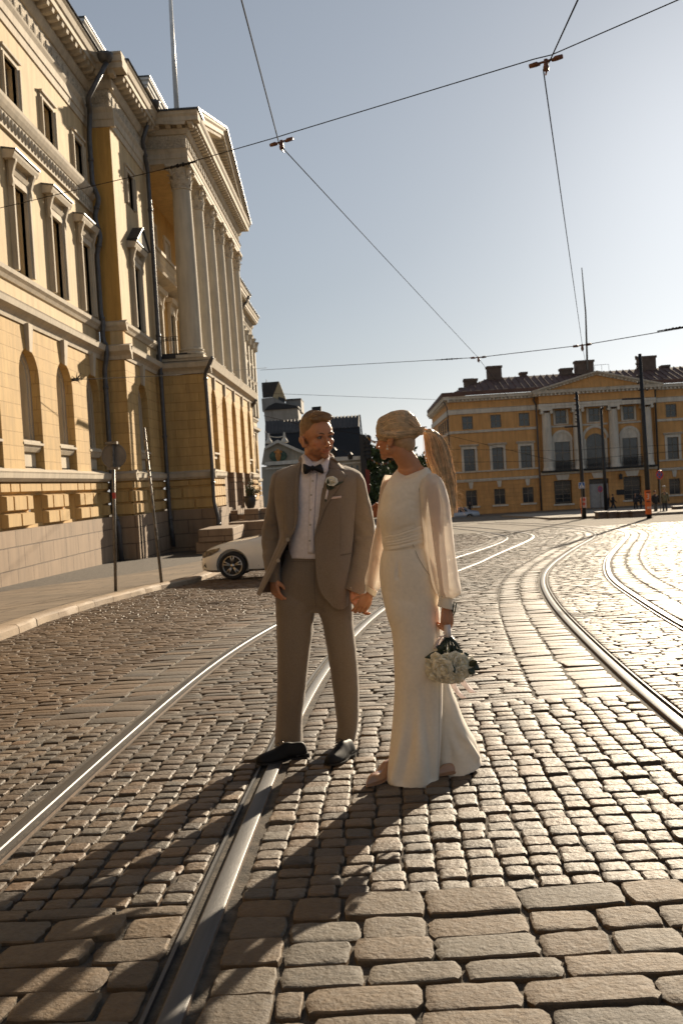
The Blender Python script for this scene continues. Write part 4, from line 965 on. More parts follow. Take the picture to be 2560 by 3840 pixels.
# roof, hipped at the left end, with standing seams and chimneys
b = MB(); e = .75; zr = 11.0; ze = 8.58; yr = YH + 7
V_ = [(XL - e, YH - e, ze), (XR, YH - e, ze), (XR, yr, zr), (XL + 5.2, yr, zr), (XL - e, YH + 26, ze), (XL + 5.2, YH + 22, zr)]
b.add(V_, [(0, 1, 2, 3), (0, 3, 5, 4)]); b.add([(XL - e, YH - e, ze), (XR, YH - e, ze), (XR, YH - e, ze + .42), (XL - e, YH - e, ze + .42), (XL - e, YH + 26, ze), (XL - e, YH + 26, ze + .42)], [(0, 1, 2, 3), (0, 3, 5, 4)])
b.add([(XL - e, YH - e, ze + .42), (XR, YH - e, ze + .42), (XR, YH - e + 1.4, ze + .48), (XL - e + 1.2, YH - e + 1.4, ze + .48)], [(0, 1, 2, 3)])
for x in np.arange(XL + .4, XR, .72):
    t0 = 0 if x > XL + 5.2 else 0
    top = min(1, (x - (XL - e)) / (5.2 + e)) if x < XL + 5.2 else 1
    p0 = np.array([x, YH - e, ze]); p1 = np.array([x, YH - e + (yr - YH + e) * top, ze + (zr - ze) * top])
    b.add([p0 + (-.03, 0, .0), p0 + (.03, 0, 0), p1 + (.03, 0, 0), p1 + (-.03, 0, 0), p0 + (-.03, 0, .09), p0 + (.03, 0, .09), p1 + (.03, 0, .09), p1 + (-.03, 0, .09)], [(4, 5, 6, 7), (0, 1, 5, 4), (1, 2, 6, 5), (3, 0, 4, 7)])
hb(b, 'roof', M_roof)
b = MB()
for x in np.arange(XL + 1.5, XR, 1.45):
    if PX0 + 1 < x < PX1 - 1: continue
    b.box((x, YH - .3, ze + .42), (x + .5, YH - .22, ze + .54))
hb(b, 'snow_guards', mat('weathered_guard', (.3, .24, .19, 1), rough=.6))
for (x0, x1, z0, z1, y) in ((14.3, 15.9, 10.2, 12.3, YH + 6), (18.2, 18.9, 10.4, 11.5, YH + 7), (11.5, 12.9, 9.2, 10.85, YH + 4.5), (24.3, 26.3, 10.2, 12.3, YH + 6), (22.6, 23.9, 10.3, 11.55, YH + 6), (31.4, 33.3, 10.2, 12.35, YH + 6), (34.3, 35.1, 10.2, 11.3, YH + 7), (10.9, 11.5, 9.0, 9.9, YH + 4.2)):
    b = MB(); b.box((x0, y, z0), (x1, y + 1.2, z1 - .25)); b.box((x0 - .09, y - .09, z1 - .25), (x1 + .09, y + 1.29, z1)); b.box((x0 - .06, y - .06, z0 + .5), (x1 + .06, y + 1.26, z0 + .62)); hb(b, 'chimney', M_chim)
b = MB()
for (x0, x1, z) in ((26.6, 28.2, 11.75), (11.6, 12.8, 11.1)):
    y = YH + 7; b.box((x0, y, z), (x1, y + .04, z + .04))
    for x in (x0, (x0 + x1) / 2, x1): b.box((x, y, z - .9), (x + .03, y + .03, z))
hb(b, 'roof_rail', M_black)
# downpipes
for pts in ([(18.45, 8.4), (18.25, 7.7), (18.5, 7.1), (18.5, -.3), (18.5, -4.2)], [(31.1, 8.4), (31.2, 7.6), (31.15, -4.2)]):
    b = MB(); b.tube([Fh(x, .22 + (.5 if z > 8 else 0), z) for x, z in pts], .1, 8); hb(b, 'drainpipe', M_pipe, smooth=True)
b = MB(); b.tube([(8.6, YH - .2, 8.2), (8.95, YH - .1, 7.5), (9.05, YH + .3, 6.8), (9.0, YH + .3, -4)], .06, 8); hb(b, 'drainpipe', M_pipe, smooth=True)
b = MB(); b.box((26.55, n0, -3.0), (27.4, n0 + .06, -2.45), 0, Fh); hb(b, 'wall_plaque', M_black)
b = MB(); b.box((26.85, n0 + .25, -1.35), (27.15, n0 + .5, -.95), 0, Fh); b.prism([(26.78, -.95), (27.22, -.95), (27, -.7)], n0 + .2, n0 + .55, Fh); b.box((26.97, n0, -1.1), (27.03, n0 + .3, -1.02), 0, Fh); hb(b, 'wall_lantern', M_black)

# ================================================================ HOUSES DOWN THE SIDE STREET
M_gw = wall_mat('shaded_beige_plaster', (.42, .37, .29), stain=.3)
M_dk = mat('shadowed_dark_roof', (.012, .013, .015, 1), rough=.6, var=.3, scale=.5)  # near-black: the shadow on the steep slope is put into the colour
M_dkr = mat('seamed_dark_roof', (.07, .062, .055, 1), rough=.8, metal=0, var=.3, scale=.6)
M_gy = wall_mat('grey_render', (.30, .28, .25), stain=.3)
q3 = lambda x, y, Y: at(960 + x * .3444, 1350 + y * .3444, Y)
def slab(b, pts, Y, d, mi=0, plane=q3):
    P = [plane(x, y, Y) for x, y in pts]; n = len(P)
    b.add([tuple(p) for p in P] + [(p[0] , p[1] + d, p[2]) for p in P], [tuple(range(n)), tuple(range(2 * n - 1, n - 1, -1))] + [(i, (i + 1) % n, (i + 1) % n + n, i + n) for i in range(n)], mi)
# low pedimented house
YP = 117.0
lp = thing('pedimented_house', 'low beige pedimented house with a painted crest, behind the man in the suit', 'building', (-7, YP, -4.6))
def lb(b, name, m, par, **k): return under(par, b.build(name, m, None, **k))
b = MB(); slab(b, [(60, 1165), (1185, 1075), (1215, 2150), (90, 2200)], YP, 12); lb(b, 'wall', M_gw, lp)
b = MB(); slab(b, [(90, 960), (232, 880), (560, 1020), (1000, 1100), (1000, 1130), (60, 1140)], YP + .3, 10); lb(b, 'pediment', M_gw, lp)
b = MB()
for (x0, y0, x1, y1) in ((100, 950, 236, 878), (236, 878, 560, 1022)):
    slab(b, [(x0, y0 - 10), (x1, y1 - 10), (x1, y1 + 22), (x0, y0 + 22)], YP - .35, .8)
slab(b, [(100, 1112), (800, 1060), (1186, 1042), (1186, 1082), (800, 1104), (100, 1150)], YP - .4, .8); slab(b, [(100, 1180), (1186, 1105), (1186, 1118), (100, 1194)], YP - .2, .5)
lb(b, 'cornice', M_otr, lp)
b = MB(); b.ell(q3(240, 1045, YP - .1), (1.05, .12, .7), 14, 8); o = lb(b, 'crest', mat('green_crest_paint', (.05, .09, .06, 1), rough=.6, var=.5, scale=2), lp, smooth=True)
b = MB(); b.ell(q3(240, 1035, YP - .25), (.32, .1, .75), 10, 6); b.ell(q3(240, 1000, YP - .25), (.5, .1, .22), 8, 5); q = b.build('crest_ornament', mat('orange_crest_paint', (.5, .2, .04, 1), rough=.5, var=.5, scale=4)); q.parent = o
b = MB()
for x in (1040, 1100): slab(b, [(x - 12, 1150), (x + 12, 1148), (x + 22, 1400), (x, 1400)], YP - .02, .1)
lb(b, 'window', M_glass, lp)
# lantern chain on the pediment
b = MB()
pts = [q3(140 + 170 * t, 828 + 14 * math.sin(math.pi * t), YP) for t in np.linspace(0, 1, 8)]; b.tube(pts, .05, 5)
for x, y in ((140, 880), (310, 870)):
    p = q3(x, y, YP); b.lathe([(.1, .9), (.16, .3), (.42, -.1), (.45, -.3)], p, 8)
tag(b.build('roof_ornament', M_otr), 'small bell shaped ornaments joined by a chain above the painted crest', 'ornament')
# big house with steep dark roof
bh = thing('dark_roofed_house', 'tall house with a steep black mansard roof behind the man\'s head', 'building', (-6, 126, -4.8))
Yb = 124.0
b = MB(); slab(b, [(95, 770), (130, 1500), (1165, 1500), (1162, 1062), (800, 1090), (400, 1130)], Yb + 2.5, 14); lb(b, 'wall', M_gy, bh)
b = MB(); P = [q3(100, 810, Yb + 3), q3(480, 785, Yb + 3), q3(850, 745, Yb + 3), q3(1130, 730, Yb + 3), q3(1166, 1062, Yb), q3(700, 1105, Yb), q3(90, 1150, Yb)]
b.add(P, [(0, 1, 5, 6), (1, 2, 5), (2, 3, 4, 5)]); R2 = [q3(1128, 728, Yb + 3), q3(1166, 1062, Yb), q3(1166, 1062, Yb) + (0, 14, 0), q3(1128, 728, Yb + 3) + (0, 10, 0)]; b.add(R2, [(0, 1, 2, 3)])
lb(b, 'steep_roof', M_dk, bh)
b = MB(); P = [q3(100, 668, Yb + 8), q3(480, 650, Yb + 8), q3(850, 620, Yb + 8), q3(1124, 603, Yb + 8), q3(1130, 731, Yb + 2.9), q3(850, 746, Yb + 2.9), q3(480, 786, Yb + 2.9), q3(98, 812, Yb + 2.9)]
b.add(P, [(0, 1, 6, 7), (1, 2, 5, 6), (2, 3, 4, 5)])
for i in range(27):
    t = i / 26; xx = 110 + (1118 - 110) * t; yt = np.interp(xx, [100, 480, 850, 1124], [668, 650, 620, 603]); yb_ = np.interp(xx, [98, 480, 850, 1130], [812, 786, 746, 731])
    b.tube([q3(xx, yt, Yb + 8) + (0, -.05, .05), q3(xx - 4, yb_, Yb + 2.9) + (0, -.05, .05)], .09, 4)
lb(b, 'seamed_upper_roof', M_dkr, bh)
b = MB(); slab(b, [(606, 512), (706, 503), (706, 700), (606, 700)], Yb + 9, 1.5); lb(b, 'chimney', M_dk, bh)
b = MB(); b.tube([q3(1128, 600, Yb + 2), q3(1150, 800, Yb), q3(1175, 1010, Yb - .3), q3(1185, 1600, Yb - .3)], .1, 6); lb(b, 'drainpipe', M_pipe, bh)
# upper house with gable, far left
uh = thing('gabled_house', 'grey stepped house with a small seamed gable roof beyond the portico', 'building', (-10, 140, -5)); Yu = 140
b = MB(); slab(b, [(85, 545), (455, 520), (470, 700), (100, 700)], Yu - 4, 6); slab(b, [(320, 432), (488, 421), (495, 560), (330, 560)], Yu, 6); slab(b, [(60, 420), (190, 405), (320, 470), (320, 560), (70, 560)], Yu - 1, 6); lb(b, 'wall', M_gy, uh)
b = MB(); slab(b, [(60, 247), (248, 232), (182, 402), (72, 412)], Yu, .4)
for i in range(6):
    t = i / 5; b.tube([q3(75 + 160 * t, 245 - 12 * t, Yu - .05), q3(78 + 100 * t, 410 - 8 * t, Yu - .05)], .06, 4)
lb(b, 'seamed_roof', M_dkr, uh)
b = MB(); slab(b, [(248, 232), (262, 262), (330, 440), (245, 500), (182, 402)], Yu - .1, .3); lb(b, 'gable_wall', M_crm, uh)
b = MB(); slab(b, [(243, 398), (312, 420), (312, 472), (243, 468)], Yu - .5, .3); lb(b, 'window', M_glass, uh)
b = MB(); P = [(90, 548), (135, 500), (215, 465), (455, 500), (470, 520)]; slab(b, P, Yu - 4.3, 5); lb(b, 'lower_roof', M_dk, uh)
b = MB(); slab(b, [(330, 425), (490, 415), (490, 424), (330, 434)], Yu - .3, 6.4); slab(b, [(109, 215), (115, 215), (115, 250), (109, 250)], Yu, .3); lb(b, 'roof_edge', M_black, uh)
# iron sign brackets and red banner at the street corner
b = MB()
for i in range(6):
    y0 = 830 + i * 42
    b.tube([q3(1165, y0, 116), q3(1195, y0 + 6, 116), q3(1225, y0 + 20, 116), q3(1235, y0 + 8, 116)], .09, 5); b.ell(q3(1218, y0 + 18, 116), (.38, .2, .38), 8, 5)
b.box(tuple(q3(1160, 1500, 116)), tuple(q3(1185, 810, 116) + (0, .4, 0))); tag(b.build('corner_lantern_bracket', M_black), 'tall black wrought iron bracket on the street corner, left of the trees', 'bracket')
b = MB(); slab(b, [(1188, 1185), (1236, 1200), (1240, 1420), (1215, 1490), (1200, 1400)], 115.5, .1); tag(b.build('banner', mat('red_banner_cloth', (.24, .05, .035, 1), rough=.8)), 'narrow red banner hanging below the black bracket, left of the trees', 'banner')
# street lantern beside the man's collar
b = MB(); p = q3(850, 1040, 100)
b.lathe([(.06, -6), (.06, -.2), (.25, -.1), (.34, .45), (.4, .5), (.12, .8), (.03, .95)], p, 6); b.tube([p + (.2, 0, .5), p + (.7, 0, .55), p + (1.3, 0, .2), p + (1.6, 0, .2)], .04, 5); b.lathe([(.2, -.6), (.3, -.1), (.1, .15)], p + np.array([1.6, 0, 0.1]), 6)
tag(b.build('street_lantern', M_black), 'old black street lantern seen above the man\'s shoulder', 'lantern')
# ---- trees down the street
M_leaf = mat('tree_leaves', (.055, .075, .025, 1), rough=.6, var=.5, scale=.6, island=.5, spec=.3)
M_bark = mat('bark', (.07, .05, .035, 1), rough=.9)
def leaf_crown(c, r, n, size, rs):
    b = MB(); cl = [(np.array(c) + rs.normal(0, .5, 3) * r, rs.uniform(.25, .55)) for _ in range(16)]
    V = []; F = []
    for i in range(n):
        cc, s_ = cl[rs.randint(16)]; d = rs.normal(0, 1, 3); d /= np.linalg.norm(d); p = cc + d * np.array(r) * s_ * rs.uniform(.6, 1.05)
        a = rs.normal(0, 1, 3); a /= np.linalg.norm(a); q = np.cross(a, rs.normal(0, 1, 3)); q /= np.linalg.norm(q) + 1e-9; w = size * rs.uniform(.6, 1.4)
        k = len(V); V += [p - a * w, p + q * w * .5, p + a * w, p - q * w * .5]; F.append((k, k + 1, k + 2, k + 3))
    b.add(V, F); return b
def tree(u, v, Y, r, label, n=2600, size=.32, seed=1):
    c = at(u, v, Y); rs = np.random.RandomState(seed); z0 = g(Y)
    t = thing('street_tree', label, 'tree', (c[0], Y, z0), 'trees at the end of the side street')
    b = MB(); b.tube([(c[0], Y, z0 - .5), (c[0] + .1, Y, (z0 + c[2]) / 2), (c[0], Y, c[2])], [.4, .3, .15], 8)
    for k in range(5):
        a = k * 1.26; b.tube([(c[0], Y, c[2] - r[2] * .8), (c[0] + math.cos(a) * r[0] * .5, Y + math.sin(a) * r[1] * .5, c[2] + r[2] * .1)], [.16, .05], 5)
    under(t, b.build('trunk', M_bark, None)); under(t, leaf_crown(c, r, n, size, rs).build('crown', M_leaf, None))
tree(1405, 1775, 190, (7, 6, 6.5), 'dark leafy tree between the couple, nearest the black bracket', 5200, .42, 3)
tree(1470, 1790, 200, (8, 6, 6), 'dark leafy tree right of the first one, under the woman\'s chin', 5200, .42, 4)
tree(1440, 1752, 230, (6, 5, 4), 'paler treetop rising behind the two darker trees between the couple', 3200, .42, 5)
tree(1395, 1860, 170, (3, 4, 3.2), 'low bushy tree above the parked cars between the couple', 2500, .3, 6)
tree(1560, 1770, 215, (9, 6, 7), 'leafy tree mostly hidden behind the woman\'s face', 3600, .45, 8)
# far end of the side street closed by pale houses low behind the trees
b = MB(); b.box((-6, 290, -9), (60, 300, 1.5)); fo = b.build('distant_house', M_gw, bevel=.1); 
fo2 = MB(); fo2.box((-6.3, 289.6, 1.5), (60.3, 300.4, 2.2)); o = fo2.build('roof', M_roof); o.parent = fo
tag(fo, 'distant plain house closing the side street behind the trees', 'building')
# string of pennants
b = MB(); fcol = []
P0, P1 = q3(1185, 795, 112), q3(1400, 800, 112)
cab = [P0 + (P1 - P0) * t - np.array([0, 0, .9 * 4 * t * (1 - t)]) for t in np.linspace(0, 1, 13)]
b.tube(cab, .03, 4)
for i in range(1, 12):
    p = cab[i]; b.add([p + (-.13, 0, 0), p + (.13, 0, 0), p + (.03 * (i % 3), .1, -.34)], [(0, 1, 2)], 1 + i % 3)
bo = b.build('pennant_string', [M_black, mat('red_cloth', (.28, .08, .05, 1)), mat('white_cloth', (.6, .58, .55, 1)), mat('ochre_cloth', (.5, .28, .05, 1))]); tag(bo, 'string of small coloured pennants across the side street, between the couple', 'bunting', 'pennant strings over the side street')
b = MB(); P0, P1 = q3(1210, 1030, 116), q3(1500, 1050, 116); cab = [P0 + (P1 - P0) * t - np.array([0, 0, .9 * 4 * t * (1 - t)]) for t in np.linspace(0, 1, 13)]; b.tube(cab, .03, 4)
for i in range(1, 12):
    p = cab[i]; b.add([p + (-.12, 0, 0), p + (.12, 0, 0), p + (.03 * (i % 3), .1, -.3)], [(0, 1, 2)], 1 + (i + 1) % 3)
bo = b.build('pennant_string', list(bpy.data.objects['pennant_string'].data.materials)); tag(bo, 'lower string of pennants in front of the dark trees between the couple', 'bunting', 'pennant strings over the side street')
# ================================================================ STREET FURNITURE, WIRES, VEHICLES, PASSERS-BY
M_wire = mat('wire_steel', (.03, .027, .025, 1), rough=.95, spec=.05)
M_ins = mat('insulator_brown', (.13, .05, .03, 1), rough=.45, var=.3)
M_galv = mat('galvanised_steel', (.17, .155, .135, 1), rough=.5, metal=.6, var=.4, scale=14)
def wire(pts, r, label, fitts=(), sag=0.0):
    b = MB(); out = []
    for i in range(len(pts) - 1):
        a, c = np.array(pts[i]), np.array(pts[i + 1]); n = 10
        for k in range(n): t = k / n; out.append(a + (c - a) * t - np.array([0, 0, sag * 4 * t * (1 - t)]))
    out.append(np.array(pts[-1])); b.tube(out, r, 5)
    o = b.build('overhead_wire', M_wire); tag(o, label, 'overhead wire', 'overhead tram wires'); return o
J1 = at(1055, 532, 12.2); J2 = at(2045, 230, 10.3)
V2 = lambda x, y, Y: at(x * 1.63266, y * 1.63266, Y)
J3 = V2(1098, 821, 33); J4 = V2(1336, 793, 30)
wire([atx(-600, 900, -10), V2(-30, 485, 17), V2(400, 383, 13.6), J1 + (-.05, 0, .06), J1 + (.12, 0, .1), J2 + (-.12, 0, .03), J2 + (.06, 0, .06), V2(1620, -28, 9), V2(3000, -674, 6.5)], .006, 'span wire crossing the whole sky, linking both upper red-brown junction fittings', sag=.0)
wire([V2(395, -610, 5), V2(548, -25, 8.0), J1 + (-.03, 0, -.02), J1 + (.01, .05, -.06), V2(860, 567, 20), J3 + (-.03, 0, .02), V2(1175, 925, 60)], .007, 'contact wire running down from the top middle to the junction above the town house roof')
wire([V2(1500, -520, 5), V2(1336, -22, 7.4), J2 + (.04, 0, .0), J2 + (-.02, .05, -.06), J4 + (0, 0, .03), V2(1352, 880, 75)], .007, 'steep contact wire at the right, from the top edge down to the roof chimneys')
wire([V2(598, 850, 60), V2(1030, 825, 37), J3, J4, V2(1600, 748, 26), V2(3200, 500, 20)], .012, 'far horizontal span wire just above the town house roof')
wire([V2(170, 872, 32), V2(400, 862, 40), V2(612, 845, 60)], .012, 'thin wire fixed to the palace wall by a spiky bracket')
wire([V2(603, 903, 75), V2(1000, 918, 90)], .014, 'faint wire low in the sky between the palace and the town house')
wire([V2(606, 955, 70), V2(690, 975, 60), V2(840, 1000, 60)], .016, 'pale thick cable passing behind the man\'s head')
wire([V2(985, 990, 70), V2(1280, 1060, 58), V2(1568, 1035, 50)], .012, 'dark wire crossing the middle windows of the town house')
wire([V2(985, 1032, 80), V2(1300, 1035, 70), V2(1568, 1020, 66)], .012, 'dark wire crossing the town house just above its balcony')
wire([V2(1040, 1062, 80), V2(1330, 1058, 59)], .012, 'lowest dark wire in front of the town house, ending at the leftmost black pole')
def fitting(c, d1, d2, s, label, up=0):
    t = thing('wire_junction', label, 'wire fitting', tuple(c), 'junction fittings of the tram wires')
    b = MB(); c = np.array(c, float); a = np.array(d1, float); a /= np.linalg.norm(a); e = np.array(d2, float); e /= np.linalg.norm(e)
    b.tube([c - a * .17 * s, c + a * .17 * s], .012 * s, 6)
    for q in (-1, 1): b.tube([c + a * q * .17 * s, c + a * q * .10 * s, c + a * q * .06 * s + np.array([0, 0, -.012])], [.022 * s, .026 * s, .012 * s], 7)
    b.tube([c + np.array([0, 0, .02 * s]), c - np.array([0, 0, .09 * s])], [.02 * s, .028 * s], 7)
    under(t, b.build('crossbar', M_ins, None, smooth=True))
    b = MB(); b.ell(c - np.array([0, 0, .06 * s]), (.03 * s, .03 * s, .035 * s), 8, 6); b.tube([c - np.array([0, 0, .1 * s]) - e * .07 * s, c - np.array([0, 0, .1 * s]) + e * .07 * s], .009 * s, 6); under(t, b.build('clamp', M_ins, None, smooth=True))
fitting(J1, J2 - J1, (0.2, 1, 0), 1.0, 'red-brown wire junction in the sky right of the portico gable')
fitting(J2, J2 - J1, (0.1, 1, 0), 1.05, 'red-brown wire junction at the top right, the highest one')
fitting(J3, (1, 0, .02), (.3, 1, 0), 1.5, 'small wire junction left of the town house gable, above its roof')
fitting(J4, (1, 0, .08), (.1, 1, 0), 1.6, 'small wire junction above the big chimney beside the thin mast')
def splice(c, d, L_, r, label):
    b = MB(); c = np.array(c); d = np.array(d, float); d /= np.linalg.norm(d)
    for q in range(-5, 6): b.tube([c + d * (q / 5 * L_ / 2 - L_ * .045), c + d * (q / 5 * L_ / 2 + L_ * .045)], [r * .5, r * (1.6 if q % 2 else 1.1) * (1 - abs(q) / 8)], 6)
    tag(b.build('wire_tensioner', M_wire), label, 'wire fitting', 'wire tensioners')
splice(V2(412, 380, 13.5), J1 - V2(400, 383, 13.6), .62, .022, 'knobbly wire tensioner in front of the first white column capital')
splice(V2(1030, 825, 37), (1, 0, 0), .9, .03, 'wire tensioner left of the wire junction over the chimneys')
splice(V2(1550, 754, 27), (1, 0, .1), .9, .03, 'wire tensioner at the right edge above the town house')
b = MB(); c = atx(176 * 1.63266, 872 * 1.63266, -9.85)
for i in range(26):
    d = RS.normal(0, 1, 3); d[1] = abs(d[1]) * .3; b.tube([c, c + d * .11], [.025, .008], 5)
b.tube([c, (-10.1, c[1], c[2])], .05, 6); tag(b.build('spiky_wire_bracket', M_black), 'dark spiky wire bracket on the palace wall between the arched windows', 'bracket')
# mast on the town house roof
b = MB(); b.tube([V2(1348, 850, 114), V2(1344, 720, 114), V2(1335, 615, 114)], [.13, .09, .05], 6); tag(b.build('roof_mast', M_galv), 'thin tall mast standing on the roof of the town house', 'mast')
# ---- sign posts on the left pavement
p = onground(433, 2217, .13); Yp_ = p[1]
t = thing('round_sign_post', 'round traffic sign seen from behind on a thin post at the pavement edge', 'road sign', tuple(p))
top = at(424, 1665, Yp_); b = MB(); b.tube([p - (0, 0, .2), top], .032, 10); under(t, b.build('post', M_galv, None, smooth=True))
b = MB(); c = at(427.5, 1710, Yp_ + .06); Fd = frame(c, (1, 0, 0), (0, 1, 0)); r_ = 45.5 * Yp_ / FPX
b.prism([(r_ * math.cos(a), r_ * math.sin(a)) for a in np.linspace(0, 2 * math.pi, 33)[:-1]], 0, .004, Fd)
b.tube([c + (r_ * math.cos(a), 0, r_ * math.sin(a)) for a in np.linspace(0, 2 * math.pi, 33)], .012, 6); under(t, b.build('sign_disc', mat('sign_back_grey', (.17, .155, .14, 1), rough=.55, var=.2), None))
for dz in (.23, -.27): b = MB(); b.box((c[0] - .11 - (.02), c[1] - .1, c[2] + dz), (c[0] + .1, c[1] - .005, c[2] + dz + .05)); under(t, b.build('clamp', M_galv, None))
b = MB(); q = at(429, 1870, Yp_); b.tube([q, q + (0, 0, .12)], .035, 10); under(t, b.build('red_sticker', mat('red_sticker', (.45, .05, .03, 1)), None))
p = onground(608, 2184, .13); top = at(541, 1604, p[1] - .2); t = thing('leaning_pole', 'thin leaning striped pole on the pavement edge, right of the round sign', 'pole', tuple(p))
b = MB(); b.tube([p - (0, 0, .2), top], [.034, .026], 8); under(t, b.build('post', M_galv, None, smooth=True))
b = MB()
for q in (.08, .14, .2, .27, .31, .36, .42, .5, .62, .7): c0 = top + (p - top) * q; b.tube([c0, c0 + (p - top) * (.012 if q < .45 else .02)], .036, 8)
under(t, b.build('tape_bands', mat('pale_tape', (.4, .33, .25, 1), rough=.5), None))
# ---- black poles in front of the town house
def black_pole(base, top, Y, r0, r1, label, lamps=(), arm=None):
    p0, p1 = at(*base, Y), at(*top, Y); t = thing('black_street_pole', label, 'pole', tuple(p0), 'black tram poles before the town house')
    b = MB(); b.tube([p0 - (0, 0, .1), p0 + (p1 - p0) * .35, p1], [r0, r0 * .9, r1], 10); under(t, b.build('post', M_black, None, smooth=True))
    for (x, y, s) in lamps:
        b = MB(); c = at(x, y, Y - .1); b.lathe([(.08 * s, -.1 * s), (.13 * s, 0), (.1 * s, .1 * s)], c, 8); b.tube([c, (p0[0] + (p1[0] - p0[0]) * .8, Y, c[2])], .025, 5); o = under(t, b.build('spot_lamp', M_black, None))
        b = MB(); b.ell(c + (-.06 * s, -.1 * s, .03), (.06 * s, .03, .06 * s), 8, 5); q = b.build('lamp_lens', mat_lens); q.parent = o
    if arm: b = MB(); b.tube([at(*arm[0], Y), at(*arm[1], Y)], .05, 6); under(t, b.build('bracket_arm', M_black, None))
    return t
mat_lens = mat('lamp_lens', (.75, .72, .66, 1), rough=.15)
k2 = .31894; r_px = lambda x, y: (2080 + x * k2, 1250 + y * k2)
P1 = black_pole((2190, 1947), (2160, 1469), 59, .13, .085, 'black pole with a column of round lamps and the blue crossing sign', [(*r_px(x, y), .62) for x, y in ((233, 705), (237, 770), (240, 835), (243, 895), (247, 950), (252, 1000), (250, 1035))], (r_px(110, 1102), r_px(270, 1092)))
P3 = black_pole((2433, 1946), (2397, 1327), 53, .14, .09, 'tallest black pole with an orange poster round its foot', [(*r_px(x, y), .6) for x, y in ((950, 280), (957, 360), (965, 410), (965, 500), (970, 580), (985, 662), (1080, 660))], (r_px(785, 775), r_px(1010, 765)))
P2 = black_pole((2271, 1915), (2252, 1532), 82, .15, .10, 'plain black pole standing between the two lamp poles, further back', [(*r_px(548, 876), 1.2)])
def poster(par, tl, br, Y, r, matl, name='poster'):
    b = MB(); c0 = at((tl[0] + br[0]) / 2, br[1], Y); c1 = at((tl[0] + br[0]) / 2 - (br[1] - tl[1]) * .058, tl[1], Y); b.tube([c0, c1], r, 14, caps=False); o = under(par, b.build(name, matl, None)); return c0, c1, o
M_or = mat('orange_poster', (.75, .16, .03, 1), rough=.6, var=.1)
c0, c1, po = poster(P3, r_px(1062, 1845), r_px(1135, 2125), 53, .165, M_or)
M_pr = mat('poster_print', (.7, .55, .42, 1), rough=.6)
def text_obj(txt, size, loc, m, par, ex=.004):
    cu = bpy.data.curves.new('txt', 'FONT'); cu.body = txt; cu.size = size; cu.extrude = ex; cu.align_x = 'CENTER'; cu.align_y = 'CENTER'
    o = bpy.data.objects.new('tmp', cu); COL.objects.link(o); o.location = loc; o.rotation_euler = (math.pi / 2, .06, 0)
    dg = bpy.context.evaluated_depsgraph_get(); me = bpy.data.meshes.new_from_object(o.evaluated_get(dg)); me.transform(o.matrix_world if False else Matrix.LocRotScale(Vector(loc), o.rotation_euler, None))
    bpy.data.objects.remove(o); n = bpy.data.objects.new('printed_lettering', me); COL.objects.link(n); me.materials.clear(); me.materials.append(m); n.parent = par; return n
pc = at(*r_px(1088, 1922), 52.8); text_obj('3', .42, pc, M_pr, po)
pc = at(*r_px(1106, 2052), 52.8); b = MB()
for i in range(4): b.box((pc[0] - .12 + i * .065, pc[1], pc[2] - .06), (pc[0] - .08 + i * .065, pc[1] + .01, pc[2] + .07))
q = b.build('printed_bars', M_pr); q.parent = po
pc = at(*r_px(1092, 1868), 52.8); b = MB(); b.box((pc[0] - .12, pc[1], pc[2] - .02), (pc[0] + .12, pc[1] + .01, pc[2] + .03)); pc = at(*r_px(1098, 1978), 52.8); b.box((pc[0] - .11, pc[1] - .02, pc[2] - .02), (pc[0] + .08, pc[1] + .01, pc[2] + .02)); q = b.build('printed_line', M_black); q.parent = po
c0, c1, po = poster(P1, r_px(318, 1925), r_px(358, 2050), 59, .155, mat('pale_pink_poster', (.62, .42, .36, 1), rough=.6, var=.2, scale=8))
for y in (1955, 2005):
    pc = at(*r_px(338, y), 58.8); b = MB(); b.ell(pc, (.09, .01, .09), 12, 6); q = b.build('printed_dot', mat('poster_red', (.6, .1, .06, 1))); q.parent = po
# crossing sign
c = at(*r_px(312, 1788), 58.4); t = thing('crossing_sign', 'small blue and white pedestrian crossing sign by the leftmost black pole', 'road sign', tuple(onground(*r_px(318, 2185))))
b = MB(); b.box((c[0] - .18, c[1], c[2] - .18), (c[0] + .18, c[1] + .02, c[2] + .18)); o = under(t, b.build('sign_panel', mat('sign_white', (.75, .75, .75, 1), rough=.4), None))
_f = frame((c[0], c[1], c[2]), (1, 0, 0), (0, -1, 0)); Fd = lambda x_, y_, z_: _f(x_ * .345, y_, z_ * .345); b = MB(); b.box((-.47, .001, -.47), (.47, .006, .47), 0, Fd); q = b.build('blue_field', mat('sign_blue', (.02, .12, .38, 1), rough=.4)); q.parent = o
b = MB(); b.prism([(-.42, -.4), (.42, -.4), (0, .42)], .007, .011, Fd); q = b.build('white_triangle', bpy.data.materials['sign_white']); q.parent = o
b = MB(); b.ell(Fd(.02, .013, .16), (.018, .004, .018), 8, 5)
for a, e in (((0, .1), (-.02, -.1)), ((-.02, -.1), (-.14, -.34)), ((-.02, -.1), (.12, -.34)), ((0, .06), (-.13, -.05)), ((0, .06), (.12, -.04))): b.tube([Fd(a[0], .013, a[1]), Fd(e[0], .013, e[1])], .01, 5)
for x in (-.3, -.18, .18, .3): b.box((x - .03, .011, -.4), (x + .03, .013, -.36), 0, Fd)
q = b.build('walking_figure', M_black); q.parent = o
b = MB(); b.tube([tuple(onground(*r_px(318, 2185))), (c[0] + .02, c[1] + .06, c[2] + .1)], .03, 8); under(t, b.build('post', M_galv, None))
b = MB(); pr = onground(*r_px(320, 2180)); b.tube([pr + (0, 0, .0), pr + (-.04, 0, 1.2)], .045, 8); under(t, b.build('orange_sleeve', M_or, None))
